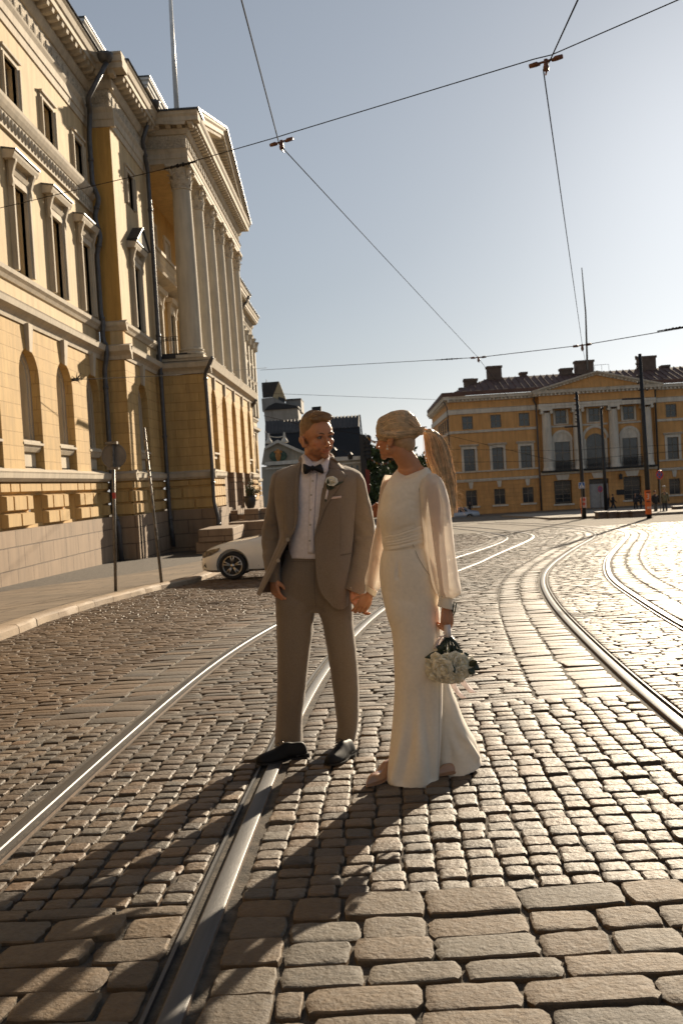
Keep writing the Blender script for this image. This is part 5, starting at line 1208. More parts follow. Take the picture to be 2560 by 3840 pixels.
# no-stopping sign and its far twin
def nostop(cx_, cy_, by, Y, r, label, w=.45):
    c = at(*r_px(cx_, cy_), Y); gnd = at(*r_px(cx_ + 12, by), Y); t = thing('no_stopping_sign', label, 'road sign', tuple(gnd), 'no stopping signs')
    Fd = frame(c, (.55, -.83, 0), (-.83, -.55, 0)); b = MB(); N = 24; b.prism([(r * math.cos(a), r * math.sin(a) * 1.0) for a in np.linspace(0, 2 * math.pi, N + 1)[:-1]], 0, .02, Fd); o = under(t, b.build('sign_disc', mat('sign_red', (.5, .03, .03, 1), rough=.4), None))
    b = MB(); b.prism([(r * .76 * math.cos(a), r * .76 * math.sin(a)) for a in np.linspace(0, 2 * math.pi, N + 1)[:-1]], .021, .026, Fd); q = b.build('blue_centre', bpy.data.materials['sign_blue']); q.parent = o
    b = MB()
    for a in (math.pi / 4, 3 * math.pi / 4): d = np.array([math.cos(a), math.sin(a)]); n_ = np.array([-d[1], d[0]]) * r * .09; e = d * r * .78; b.prism([tuple(-e - n_), tuple(e - n_), tuple(e + n_), tuple(-e + n_)], .027 + .004 * (a > 1), .031 + .004 * (a > 1), Fd)
    q = b.build('red_cross', bpy.data.materials['sign_red']); q.parent = o
    b = MB(); b.tube([gnd, c + (0, .03, .2)], .03, 8); under(t, b.build('post', M_galv, None, smooth=True))
nostop(1228, 1662, 2112, 60, .27, 'red and blue no-stopping sign on a thin post near the two bystanders at far right')
nostop(530, 1832, 2090, 88, .27, 'small red no-stopping sign before the town house entrance door')
# ---- stone benches
M_bench = mat('bench_stone', (.17, .135, .11, 1), rough=.8, var=.2, scale=6)
for (x0, x1, y0, y1, Y, lab) in ((505, 628, 2100, 2180, 58, 'leftmost granite bench block between the black poles'), (632, 756, 2098, 2178, 57.6, 'second granite bench block from the left between the black poles'), (760, 896, 2095, 2176, 57.2, 'third granite bench block from the left between the black poles'), (906, 1078, 2088, 2174, 56.8, 'widest granite bench block, touching the orange poster pole'), (1412, 1560, 2034, 2102, 66, 'granite bench block at the right edge behind the bystanders')):
    a = at(*r_px(x0, y0), Y); c = at(*r_px(x1, y0), Y); d = at(*r_px((x0 + x1) / 2, y1), Y)
    b = MB(); b.box((a[0], Y, d[2]), (c[0], Y + .9, a[2] - .12)); b.box((a[0] - .05, Y - .05, a[2] - .12), (c[0] + .05, Y + .95, a[2])); o = b.build('stone_bench', M_bench, bevel=.02); tag(o, lab, 'bench', 'granite bench blocks')
# ---- potted shrub on the step pedestal
p = at(550 + 1112 * .35077, 1600 + 872 * .35077, 48.0); t = thing('potted_shrub', 'dark round pot with a flowering shrub on the granite step pedestal', 'plant pot', tuple(p))
b = MB(); b.lathe([(.16, 0), (.24, .15), (.29, .4), (.27, .52), (.31, .56), (.29, .6)], p, 20); under(t, b.build('pot', mat('dark_pot', (.025, .028, .032, 1), rough=.4), None, smooth='weld', auto=40))
rs = np.random.RandomState(5); b = leaf_crown(p + np.array([0, 0, .85]), (.34, .34, .32), 900, .05, rs)
for k in range(9): a = k * .7; b.tube([p + (0, 0, .55), p + (math.cos(a) * .3, math.sin(a) * .3, 1.1 + .2 * (k % 3))], .01, 4)
under(t, b.build('shrub', mat('shrub_leaves', (.05, .07, .03, 1), rough=.6, island=.5), None))
b = MB()
for k in range(26): b.ell(p + np.array([rs.normal(0, .24), rs.normal(0, .24), .9 + rs.uniform(-.1, .35)]), (.025, .025, .02), 6, 4)
b.ell(p + np.array([.34, -.1, .62]), (.04, .04, .05), 6, 4); under(t, b.build('blossoms', mat('pink_blossom', (.4, .13, .12, 1), rough=.7), None))
p = p + np.array([1.75, 1.5, -.25]); t = thing('potted_shrub', 'second pot with a shrub farther along the steps, beside the man\'s shoulder', 'plant pot', tuple(p), 'pots on the palace steps')
b = MB(); b.lathe([(.16, 0), (.27, .3), (.31, .55), (.29, .58)], p, 16); under(t, b.build('pot', bpy.data.materials['dark_pot'], None, smooth='weld', auto=40)); under(t, leaf_crown(p + np.array([0, 0, .85]), (.3, .3, .3), 500, .06, rs).build('shrub', bpy.data.materials['shrub_leaves'], None))

# ---- cars
def car(name, label, front, wheel_z, heading, L_, H, W, paint, kind='coupe', group=None):
    """front = world point of the nose on the near side at road level; heading = angle of the nose direction"""
    t = thing(name, label, 'car', (front[0], front[1], wheel_z), group)
    ca, sa = math.cos(heading), math.sin(heading)
    def T(s, w, z): # s back from the nose, w across (0 near side), z up
        return np.array([front[0] - ca * s - sa * w * -1 * -1, front[1] - sa * s + ca * w * -1, wheel_z + z])
    def T(s, w, z):
        d = np.array([-ca, -sa]); n = np.array([sa * -1, ca]) * (1 if ca < 0 else 1)
        n = np.array([-sa, ca]); n = n if n[1] > 0 else -n
        return np.array([front[0] + d[0] * s + n[0] * w, front[1] + d[1] * s + n[1] * w, wheel_z + z])
    k = L_ / 4.65; h = H / 1.41
    if kind == 'coupe': top = [(0, .50), (.03, .62), (.12, .71), (.35, .79), (.8, .885), (1.2, .94), (1.45, .985), (1.75, 1.12), (2.05, 1.26), (2.35, 1.355), (2.75, 1.405), (3.2, 1.38), (3.6, 1.28), (4.0, 1.12), (4.3, 1.0), (4.58, .95), (4.65, .80)]
    else: top = [(0, .5), (.05, .62), (.2, .72), (.7, .84), (1.2, .92), (1.5, 1.05), (1.9, 1.3), (2.2, 1.40), (2.8, 1.41), (3.2, 1.35), (3.6, 1.16), (3.85, 1.04), (4.3, 1.0), (4.6, .93), (4.65, .75)]
    ss = np.concatenate([np.linspace(0, .4, 7), np.linspace(.5, 4.3, 39), np.linspace(4.35, 4.65, 5)])
    tz = np.interp(ss, [a for a, _ in top], [c for _, c in top])
    for _ in range(1): tz[1:-1] = .25 * tz[:-2] + .5 * tz[1:-1] + .25 * tz[2:]
    belt = np.interp(ss, [0, .1, .5, 1.3, 4.2, 4.65], [.45, .56, .70, .86, .93, .78])
    hw = np.interp(ss, [0, .12, .3, .7, 1.5, 3.5, 4.2, 4.5, 4.65], [.50, .70, .80, .87, .90, .90, .87, .78, .66]) * W / 1.8
    zb = np.interp(ss, [0, .25, .7, 4.0, 4.5, 4.65], [.22, .18, .17, .17, .25, .35])
    roofw = np.interp(tz - belt, [0, .1, .25, .5], [.86, .80, .74, .64])
    rings = []
    for i, s in enumerate(ss):
        w, zt, be, z0 = hw[i], tz[i], min(belt[i], tz[i] - .02), zb[i]; rw = w * roofw[i]
        pts = [(-w * .80, z0), (-w * .97, z0 + .06), (-w * 1.0, z0 + .2), (-w * 1.0, (z0 + be) / 2 + .05), (-w * .985, be - .1), (-w * .95, be), (-(w * .95 * .35 + rw * .65), be + (zt - be) * .62), (-rw, zt - .035 * min(1, (zt - be) * 6)), (-rw * .7, zt), (-rw * .3, zt + .012)]
        pts = pts + [(-a, c) for a, c in reversed(pts)]
        rings.append([T(s * k, W / 2 + a, c * h) for a, c in pts])
    b = MB(); b.rings(rings, True, True, True)
    body = b.build('body_tmp', paint, None, smooth='weld')
    wheels = [(.80 * k, .33), (3.62 * k, .33)]
    cut = MB()
    for s, r in wheels:
        for a0, a1 in ((-.1, .28), (W - .28, W + .1)):
            cut.rings([[T(s + (r + .06) * math.cos(q), a, r + .01 + (r + .06) * math.sin(q)) for q in np.linspace(0, 2 * math.pi, 25)[:-1]] for a in (a0, a1)], True, True, True)
    co = cut.build('cut_tmp', M_black)
    md = body.modifiers.new('x', 'BOOLEAN'); md.object = co; md.operation = 'DIFFERENCE'; md.solver = 'EXACT'
    bpy.context.view_layer.update(); dg = bpy.context.evaluated_depsgraph_get(); me = bpy.data.meshes.new_from_object(body.evaluated_get(dg))
    bpy.data.objects.remove(body); bpy.data.objects.remove(co)
    o = bpy.data.objects.new('body', me); COL.objects.link(o); me.polygons.foreach_set('use_smooth', [True] * len(me.polygons))
    try: me.set_sharp_from_angle(angle=rad(40))
    except Exception: pass
    under(t, o)
    for s, r in wheels:
        for w0, sgn in ((.03, 1), (W - .03, -1)):
            b = MB(); C_w = T(s, w0, r)
            ax = (T(0, 1, 0) - T(0, 0, 0)) * sgn
            def RR(rr, dd, q): return T(s + rr * math.cos(q), w0 + sgn * dd, r + rr * math.sin(q))
            Q = np.linspace(0, 2 * math.pi, 33)[:-1]
            b.rings([[RR(rr, dd, q) for q in Q] for rr, dd in ((.23, .03), (.24, .0), (.30, -.01), (.325, .02), (.33, .06), (.33, .18), (.3, .21))], True, False, True)
            wh = under(t, b.build('wheel', M_tyre, None, smooth='weld'))
            b = MB()
            for q in np.linspace(0, 2 * math.pi, 6)[:-1] + .3:
                for dq in (-.16, .16):
                    b.tube([RR(.05, .02, q + dq * .5), RR(.14, .02, q + dq), RR(.225, .01, q + dq * 1.1)], [.024, .018, .02], 6)
            b.rings([[RR(rr, dd, q) for q in Q] for rr, dd in ((.215, .04), (.215, -.002), (.238, -.006), (.24, .03))], True, False, False)
            b.rings([[RR(rr, dd, q) for q in Q[::4]] for rr, dd in ((.055, .03), (.055, .0), (.01, -.005))], True, False, True)
            q_ = b.build('rim', M_rim, None, smooth=True); q_.parent = wh
            b = MB(); b.rings([[RR(rr, .06, q) for q in Q] for rr in (.215, .01)], True, False, True); q_ = b.build('brake_disc', M_black); q_.parent = wh
    def surf(poly, m, nm, par=None, off=.006, side=0):
        # panel laid on the near side of the shell: (s, z) pairs mapped onto the section shape
        b = MB(); pts = []
        for s, z in poly:
            i = np.interp(s, ss, np.arange(len(ss))); w = np.interp(s, ss, hw); be = np.interp(s, ss, belt); zt = np.interp(s, ss, tz); rw = w * np.interp(s, ss, roofw); z0 = np.interp(s, ss, zb); be = min(be, zt - .02)
            prof = [(z0, w * .8), (z0 + .06, w * .97), (z0 + .2, w), ((z0 + be) / 2 + .05, w), (be - .1, w * .985), (be, w * .95), (be + (zt - be) * .62, w * .95 * .35 + rw * .65), (zt - .035 * min(1, (zt - be) * 6), rw)]
            a = np.interp(z, [p_[0] for p_ in prof], [p_[1] for p_ in prof]); pts.append((s * k, a + off, z * h))
        for sg in (-1, 1):
            b.add([T(s, W / 2 + sg * a, z) for s, a, z in pts], [tuple(range(len(pts)))])
        o = b.build(nm, m); return under(t, o) if par is None else o
    if kind == 'coupe':
        surf([(1.72, .93), (1.95, 1.14), (2.25, 1.28), (2.6, 1.335), (2.7, 1.335), (2.7, .925)], M_cglass, 'side_window'); surf([(2.76, .925), (2.76, 1.335), (3.1, 1.32), (3.5, 1.2), (3.75, 1.05), (3.72, .97)], M_cglass, 'rear_side_window')
    else:
        surf([(1.55, .92), (1.75, 1.1), (2.1, 1.3), (2.5, 1.33), (2.5, .92)], M_cglass, 'side_window'); surf([(2.56, .92), (2.56, 1.33), (3.0, 1.31), (3.35, 1.12), (3.4, .95)], M_cglass, 'rear_side_window')
    # glass in front and behind
    for nm, s0, s1 in (('windscreen', 1.42, 2.25), ('rear_window', 3.35, 4.0) if kind == 'coupe' else ('rear_window', 3.15, 3.75)):
        b = MB(); rg = []
        for s in np.linspace(s0, s1, 8):
            w = np.interp(s, ss, hw * roofw) * .93; z = np.interp(s, ss, tz); rg.append([T(s * k, W / 2 + a * w, (z + .014 - .02 * a * a) * h) for a in np.linspace(-1, 1, 9)])
        b.rings(rg, False); under(t, b.build(nm, M_cglass, None, smooth=True))
    for nm, poly, m in (('door_seam', [(1.42, .3), (1.40, .88), (1.41, .88), (1.43, .3)], M_black), ('door_seam', [(2.74, .3), (2.72, .90), (2.735, .90), (2.755, .3)], M_black), ('sill_trim', [(1.2, .2), (3.3, .2), (3.3, .235), (1.2, .235)], M_black), ('door_handle', [(2.5, .77), (2.68, .78), (2.68, .80), (2.5, .79)], M_rim), ('bumper_intake', [(.03, .30), (.14, .3), (.28, .22), (.13, .42)], M_black), ('body_crease', [(.5, .62), (4.2, .70), (4.2, .706), (.5, .626)], M_tyre)):
        if nm == 'body_crease': continue
        surf(poly, m, nm)
    b = MB()
    for sg in (-1, 1):
        rg = []
        for s, z0, z1, in ((.04, .53, .62), (.12, .55, .68), (.3, .60, .735), (.46, .68, .76), (.52, .745, .77)):
            w = np.interp(s, ss, hw) * .965; rg.append([T(s * k, W / 2 + sg * (w + .012), z0 * h), T(s * k, W / 2 + sg * (w + .02), (z0 + z1) / 2 * h), T(s * k, W / 2 + sg * (w * .97 + .012), z1 * h)])
        b.rings(rg, False)
    under(t, b.build('headlight', M_lamp, None, smooth=True))
    b = MB(); rg = [[T(-.012, W / 2 + a, z * h) for a in np.linspace(-.42, .42, 7)] for z in (.32, .5)]; b.rings(rg, False); under(t, b.build('grille', M_black, None))
    b = MB()
    for sg in (-1, 1): b.ell(T(1.75 * k, W / 2 + sg * (W / 2 + .05), .97 * h), (.1, .09, .065), 10, 7)
    under(t, b.build('wing_mirror', paint, None, smooth=True))
    b = MB(); b.box((0, 0, 0), (.001, .001, .001)); 
    return t
M_tyre = mat('tyre_rubber', (.018, .017, .016, 1), rough=.8); M_rim = mat('alloy', (.55, .5, .43, 1), rough=.3, metal=1)
M_cglass = mat('car_glass', (.02, .022, .022, 1), rough=.05, spec=.9, var=.2); M_lamp = mat('headlight_glass', (.16, .14, .11, 1), rough=.12, metal=.3, var=.8, scale=14)
def paint(name, c, metal=0):
    m = mat(name, c, rough=.32, metal=metal, var=.04); p = m.node_tree.nodes['Principled BSDF']; p.inputs['Coat Weight'].default_value = 1; p.inputs['Coat Roughness'].default_value = .06; return m
wq = onground(843, 2176, .018); YC = wq[1]; fr = at(550 + 562 * .35077, 2165, YC); wz = wq[2]
wcar = car('parked_car', 'white two-door car parked nose left by the granite pedestal, half hidden by the man', (fr[0], YC), wz, math.radians(178), 4.65, 1.41, 1.81, paint('white_car_paint', (.80, .77, .70, 1)))
fs = at(1600 + 75 * .31894, 1950, 101); wz2 = at(1600 + 510 * .31894, 1250 + 2203 * .31894, 101)[2]
scar = car('parked_car', 'silver saloon car in the shade before the town house, right of the woman\'s hair', (at(1762, 1950, 101)[0] - 3.62 * 1.0, 101), wz2, math.radians(180), 4.65, 1.41, 1.75, paint('silver_car_paint', (.30, .32, .36, 1), .6), 'saloon')
# distant vehicles between the couple
ocar = car('distant_car', 'small dark car far down the side street between the couple', (at(1385, 1900, 150)[0] - 1, 150), g(150), math.radians(180), 4.4, 1.45, 1.75, paint('grey_car_paint', (.08, .085, .09, 1), .5), 'saloon')
b = MB(); c = at(1412, 1890, 120); b.box((c[0] - .5, 120, g(120)), (c[0] + .5, 121, c[2] - .35)); b.prism([(c[0] - .7, c[2] - .35), (c[0] + .7, c[2] - .35), (c[0], c[2] + .2)], 0, 1.4, frame((0, 119.8, 0), (1, 0, 0), (0, 1, 0))); tag(b.build('market_tent', mat('faded_orange', (.4, .13, .05, 1)), bevel=.03), 'small orange tent down the side street between the couple', 'tent')

# ---- passers-by
def passer(u, vtop, vbot, Y, label, top_c, leg_c, hair_c, face=0.0, stride=.2, arms=(.12, .12), extra=None, shirt=None):
    p0, p1 = at(u, vbot, Y), at(u - .058 * (vbot - vtop) * 0, vtop, Y); H = p1[2] - p0[2]; s = H / 1.75; base = np.array([p0[0], Y, p0[2]])
    ca, sa = math.cos(face), math.sin(face)
    def P(x, y, z): return base + np.array([x * ca - y * sa, x * sa + y * ca, z]) * s
    skin = bpy.data.materials.get('passer_skin') or mat('passer_skin', (.38, .2, .12, 1), rough=.6)
    def limb(b, pts, rr, n=8): b.tube([P(*q) for q in pts], [r * s for r in rr], n)
    b = MB()
    limb(b, [(0, 0, .80), (0, 0, 1.0), (0, 0, 1.2), (0, 0, 1.4), (0, -.01, 1.5), (0, -.03, 1.56)], [.12, .12, .13, .14, .06, .05])
    b.ell(P(0, -.02, 1.64), (.075 * s, .09 * s, .115 * s), 10, 8)
    for sg in (-1, 1):
        limb(b, [(sg * .08, 0, .88), (sg * .1, stride * sg * .5, .46), (sg * .1, stride * sg, .05)], [.07, .045, .03])
        limb(b, [(sg * .18, 0, 1.38), (sg * .25, arms[0] * sg * -1, 1.1), (sg * .26, -.1 + arms[1] * sg * -1, .86), (sg * .26, -.12 + arms[1] * sg * -1, .78)], [.035, .032, .024, .02])
    body = remesh(b, 'person', skin, .014 * s, 2)
    body.location = base; body.data.transform(Matrix.Translation(-Vector(base))); tag(body, label, 'person')
    def ch(b, nm, m): 
        o = b.build(nm, m, None, smooth=True); o.data.transform(Matrix.Translation(-Vector(base))); o.parent = body; return o
    b = MB(); e = lambda z, rx_, ry_: [P(rx_ * math.cos(q), ry_ * math.sin(q), z) for q in np.linspace(0, 2 * math.pi, 15)[:-1]]
    b.rings([e(.78, .19, .14), e(.95, .185, .14), e(1.1, .18, .13), e(1.3, .21, .14), e(1.4, .2, .12), e(1.47, .1, .09), e(1.5, .06, .06)], True, True, True)
    for sg in (-1, 1): limb(b, [(sg * .17, 0, 1.42), (sg * .21, 0, 1.36), (sg * .26, arms[0] * sg * -1, 1.1), (sg * .265, -.09 + arms[1] * sg * -1, .88)], [.06, .065, .056, .045])
    ch(b, 'jacket', top_c)
    b = MB(); b.rings([e(.98, .17, .12), e(.85, .185, .14), e(.78, .17, .13)], True, True, True)
    for sg in (-1, 1): limb(b, [(sg * .085, 0, .86), (sg * .1, stride * sg * .5 - .02, .47), (sg * .105, stride * sg, .08)], [.1, .075, .06])
    ch(b, 'trousers', leg_c)
    b = MB(); b.ell(P(0, .015, 1.675), (.088 * s, .1 * s, .095 * s), 10, 7); ch(b, 'hair', hair_c)
    for sg in (-1, 1): b = MB(); b.ell(P(sg * .105, stride * sg - .06, .04), (.05 * s, .13 * s, .045 * s), 8, 6); ch(b, 'shoe', M_black)
    return body
def remesh(b, name, m, vox, sm=3):
    o = b.build('tmp_remesh', m); md = o.modifiers.new('r', 'REMESH'); md.mode = 'VOXEL'; md.voxel_size = vox; md.use_smooth_shade = True
    if sm: ms = o.modifiers.new('s', 'SMOOTH'); ms.factor = .5; ms.iterations = sm
    bpy.context.view_layer.update(); dg = bpy.context.evaluated_depsgraph_get(); me = bpy.data.meshes.new_from_object(o.evaluated_get(dg)); bpy.data.objects.remove(o)
    me.polygons.foreach_set('use_smooth', [True] * len(me.polygons)); n = bpy.data.objects.new(name, me); COL.objects.link(n); me.name = name; return n
cl = lambda nme, c: bpy.data.materials.get(nme) or mat(nme, (*c, 1), rough=.85, var=.15, scale=5)
cd, cn, cg = cl('dark_cloth', (.02, .02, .024)), cl('navy_cloth', (.03, .035, .05)), cl('grey_cloth', (.10, .095, .085))
hb_, hd = cl('brown_hair', (.06, .035, .02)), cl('dark_hair', (.02, .015, .012))
passer(*[r_px(620, 0)[0]], 1250 + 1893 * k2, 1250 + 2080 * k2, 97, 'person in dark clothes beside the middle black pole, left of a walking person', cd, cd, hd, 0.3)
passer(r_px(685, 0)[0], 1250 + 1890 * k2, 1250 + 2095 * k2, 92, 'person in dark coat striding right, between the benches and the entrance', cd, cn, hb_, 1.5, .3, (.2, .3))
passer(r_px(950, 0)[0], 1250 + 1880 * k2, 1250 + 2085 * k2, 80, 'person in black behind the widest bench, half hidden by a bulkier one', cn, cd, hb_, -.6, .1)
passer(r_px(1010, 0)[0], 1250 + 1868 * k2, 1250 + 2088 * k2, 78, 'bulky person in a black coat standing just left of the orange poster pole', cd, cd, hd, .8, .08)
b1 = passer(r_px(1183, 0)[0], 1250 + 1850 * k2, 1250 + 2138 * k2, 64, 'bystander in black top and grey trousers right of the orange poster pole', cd, cg, hd, .4, .05, (.02, -.05))
mj = bpy.data.materials.get('patterned_jacket') or mat('patterned_jacket', (.10, .09, .05, 1), rough=.8, var=.9, scale=5, stain=.9, stain_col=(.22, .2, .13, 1))
b2 = passer(r_px(1293, 0)[0], 1250 + 1822 * k2, 1250 + 2134 * k2, 63, 'bystander in a patterned jacket and white cap, rightmost of the people', mj, cl('dark_jeans', (.04, .045, .055)), hb_, -.1, .05, (.0, -.08))
base = b2.location; bb = MB(); bb.ell((0, .02, 1.80), (.11, .13, .06), 10, 6); bb.box((-.07, -.2, 1.76), (.07, -.08, 1.775)); o = bb.build('cap', cl('white_cloth_cap', (.6, .57, .5)), None, smooth=True); o.parent = b2
# shopper by the silver car
passer(r_px(0, 0)[0] - 480 + 508 * .31894, 1250 + 1980 * k2, 1250 + 2130 * k2, 104, 'dark figure standing at the ground floor window behind the silver car', cd, cd, hd, .2, .05)
# ================================================================ THE COUPLE
from mathutils import noise as _mn
def a1(x, y): return (80 + x / 2.768) / .63776, (80 + y / 2.768) / .63776       # close-up sheet of the man
def sec(xl, xr, y, Y, b, yl=None, yr=None, ex=2.4, n=36, skew=0.0):
    PL = z3(xl, y if yl is None else yl, Y - skew); PR = z3(xr, y if yr is None else yr, Y + skew)
    c = (PL + PR) / 2; h = (PR - PL) / 2; d = np.array([0, b, 0]) ; out = []
    for k in range(n):
        q = 2 * math.pi * k / n; cq, sq = math.cos(q), math.sin(q)
        den = (abs(cq) ** ex + abs(sq) ** ex) ** (1 / ex); out.append(c + h * cq / den + d * sq / den)
    return np.array(out)
def cr(P, m):
    # Catmull-Rom through a list of arrays, m steps between neighbours
    P = [np.array(p, float) for p in P]; out = []
    for i in range(len(P) - 1):
        p0, p1, p2, p3 = P[max(i - 1, 0)], P[i], P[i + 1], P[min(i + 2, len(P) - 1)]
        for k in range(m):
            t = k / m; out.append(.5 * ((2 * p1) + (-p0 + p2) * t + (2 * p0 - 5 * p1 + 4 * p2 - p3) * t * t + (-p0 + 3 * p1 - 3 * p2 + p3) * t ** 3))
    out.append(P[-1]); return out
def loft(b, secs, m=5, cap=True, mi=0): b.rings([list(r) for r in cr(secs, m)], True, cap, cap, mi)
def chain(b, pts, rr, n=12, m=4):
    P = cr([np.append(np.array(p, float), r) for p, r in zip(pts, rr)], m); b.tube([p[:3] for p in P], [p[3] for p in P], n)
def mesh_np(o):
    me = o.data; n = len(me.vertices); v = np.empty(n * 3); me.vertices.foreach_get('co', v); nn = np.empty(n * 3); me.vertices.foreach_get('normal', nn); return v.reshape(-1, 3), nn.reshape(-1, 3)
def set_np(o, v): o.data.vertices.foreach_set('co', v.ravel()); o.data.update()
def wrinkle(o, amp, sc, seed=0, ridge=True, mask=None):
    v, n = mesh_np(o); d = np.empty(len(v))
    for i, p in enumerate(v):
        q = Vector((p[0] * sc[0] + seed, p[1] * sc[1], p[2] * sc[2])); a = _mn.noise(q) + .5 * _mn.noise(q * 2.1)
        d[i] = (1 - abs(a) * 2.2) if ridge else a
    if mask is not None: d = d * mask(v)
    set_np(o, v + n * (d * amp)[:, None])
def bump_at(o, pts, amp, r):
    v, n = mesh_np(o); d = np.zeros(len(v))
    for p in pts: d += np.exp(-((v - np.array(p)) ** 2).sum(1) / (2 * r * r))
    set_np(o, v + n * (d * amp)[:, None])
def fold_line(o, pts, amp, r):
    # a crease running along a polyline (negative = groove)
    v, n = mesh_np(o); best = np.full(len(v), 1e9)
    P = [np.array(p, float) for p in pts]
    for a, c in zip(P[:-1], P[1:]):
        d = c - a; t = np.clip(((v - a) @ d) / (d @ d), 0, 1); best = np.minimum(best, ((v - a - t[:, None] * d) ** 2).sum(1))
    set_np(o, v + n * (amp * np.exp(-best / (2 * r * r)))[:, None])
def bvh(o): 
    v, _ = mesh_np(o); return BVHTree.FromPolygons([tuple(p) for p in v], [tuple(p.vertices) for p in o.data.polygons])
def hit(T, x, y, off=.003, dflt=5.3):
    u, v = z3px(x, y); d = Vector(ray(u, v)).normalized(); r = T.ray_cast(Vector((0, 0, 0)), d)
    if r[0] is None: p = at(u, v, dflt); return np.array(p)
    return np.array(r[0] - d * off)
def strip(T, A_, B_, n, m, off=.004, puff=0.0, dflt=5.3):
    A_ = [np.array(p, float) for p in A_]; B_ = [np.array(p, float) for p in B_]
    def res(P, k):
        L = np.concatenate([[0], np.cumsum([np.linalg.norm(P[i + 1] - P[i]) for i in range(len(P) - 1)])]); t = np.linspace(0, L[-1], k); P = np.array(P); return np.stack([np.interp(t, L, P[:, j]) for j in (0, 1)], 1)
    a, c = res(A_, n), res(B_, n); b = MB(); rows = []
    for i in range(n): rows.append([hit(T, *(a[i] + (c[i] - a[i]) * t), off + puff * math.sin(math.pi * min(1, t * 1.0)) , dflt) for t in np.linspace(0, 1, m)])
    b.rings(rows, False); return b
def seam(T, pts, r, off=.001, dflt=5.3):
    b = MB(); P = [np.array(p, float) for p in pts]; out = []
    for i in range(len(P) - 1):
        k = max(2, int(np.linalg.norm(P[i + 1] - P[i]) / 12))
        for q in range(k): out.append(hit(T, *(P[i] + (P[i + 1] - P[i]) * q / k), off, dflt))
    out.append(hit(T, *P[-1], off, dflt)); b.tube(out, r, 5); return b
# ---- skin, hair, cloth
def skin_mat(name, c):
    m = mat(name, c, rough=.5, var=.07, scale=30, bump=.0006, bscale=400, sss=.12, spec=.35); n = m.node_tree; p = n.nodes['Principled BSDF']; base = p.inputs['Base Color'].links[0].from_socket
    at_ = n.nodes.new('ShaderNodeAttribute'); at_.attribute_name = 'tone'; mx = n.nodes.new('ShaderNodeMix'); mx.data_type = 'RGBA'; mx.blend_type = 'MULTIPLY'; mx.inputs['Factor'].default_value = 1
    n.links.new(base, mx.inputs['A']); n.links.new(at_.outputs['Color'], mx.inputs['B']); n.links.new(mx.outputs['Result'], p.inputs['Base Color']); return m
def cloth_mat(name, c, weave=900, var=.08, sheen=.3, rough=.85, amp=.0006, sc=60):
    m = mat(name, c, rough=rough, var=var, scale=sc, bump=amp, bscale=weave * .6, sheen=sheen, spec=.2); return m
def hair_mat(name, c, tr=.35):
    m = mat(name, c, rough=.42, var=.2, scale=40, island=.42, spec=.4); n = m.node_tree; L = n.links; p = n.nodes['Principled BSDF']; o = n.nodes['Material Output']
    t = n.nodes.new('ShaderNodeBsdfTranslucent'); L.new(p.inputs['Base Color'].links[0].from_socket, t.inputs['Color']); mx = n.nodes.new('ShaderNodeMixShader'); mx.inputs[0].default_value = tr
    L.new(p.outputs[0], mx.inputs[1]); L.new(t.outputs[0], mx.inputs[2]); L.new(mx.outputs[0], o.inputs['Surface']); return m
def sheer_mat(name, c, clear=.35, trl=.5):
    m = mat(name, c, rough=.7, var=.06, scale=40, sheen=.3); n = m.node_tree; L = n.links; p = n.nodes['Principled BSDF']; o = n.nodes['Material Output']
    t = n.nodes.new('ShaderNodeBsdfTranslucent'); t.inputs['Color'].default_value = c; tr = n.nodes.new('ShaderNodeBsdfTransparent'); tr.inputs['Color'].default_value = (1, .97, .93, 1)
    m1 = n.nodes.new('ShaderNodeMixShader'); m1.inputs[0].default_value = trl; m2 = n.nodes.new('ShaderNodeMixShader')
    lw = n.nodes.new('ShaderNodeLayerWeight'); lw.inputs['Blend'].default_value = .35; mr = n.nodes.new('ShaderNodeMapRange'); mr.inputs['To Min'].default_value = clear; mr.inputs['To Max'].default_value = clear * .25; L.new(lw.outputs['Facing'], mr.inputs['Value']); L.new(mr.outputs[0], m2.inputs[0])
    L.new(p.outputs[0], m1.inputs[1]); L.new(t.outputs[0], m1.inputs[2]); L.new(m1.outputs[0], m2.inputs[1]); L.new(tr.outputs[0], m2.inputs[2]); L.new(m2.outputs[0], o.inputs['Surface']); return m
M_skm = skin_mat('skin_man', (.48, .225, .12, 1)); M_skw = skin_mat('skin_woman', (.50, .24, .13, 1))
M_suit = cloth_mat('taupe_wool', (.21, .165, .122, 1), var=.14, sc=220, amp=.0012); M_lin = cloth_mat('taupe_lining', (.09, .07, .055, 1)); M_seam = mat('seam_thread', (.11, .083, .06, 1), rough=.9)
M_shirt = cloth_mat('white_shirt_cotton', (.72, .66, .66, 1), rough=.7); M_bow = mat('black_satin', (.006, .007, .010, 1), rough=.5, sheen=.1, spec=.3); M_shoe = mat('black_leather', (.006, .006, .007, 1), rough=.6, var=.3, spec=.22)
M_crepe = cloth_mat('ivory_crepe', (.82, .72, .58, 1), rough=.62, sheen=.25, amp=.0004, var=.04); M_sheer = sheer_mat('sheer_organza', (.84, .78, .69, 1), .32, .40)
M_hm = hair_mat('short_fair_hair', (.36, .22, .11, 1), .2); M_hw = hair_mat('long_blonde_hair', (.74, .555, .35, 1), .3); M_eye = mat('eye_white', (.16, .13, .11, 1), rough=.3); M_iris = mat('iris', (.03, .03, .035, 1), rough=.15); M_brow = mat('brow_hair', (.14, .08, .04, 1), rough=.8)
M_nude = mat('nude_patent_leather', (.42, .23, .13, 1), rough=.16, spec=.7); M_pearl = mat('pearl', (.75, .68, .6, 1), rough=.2); M_gold = mat('gold', (.6, .4, .15, 1), rough=.25, metal=1)

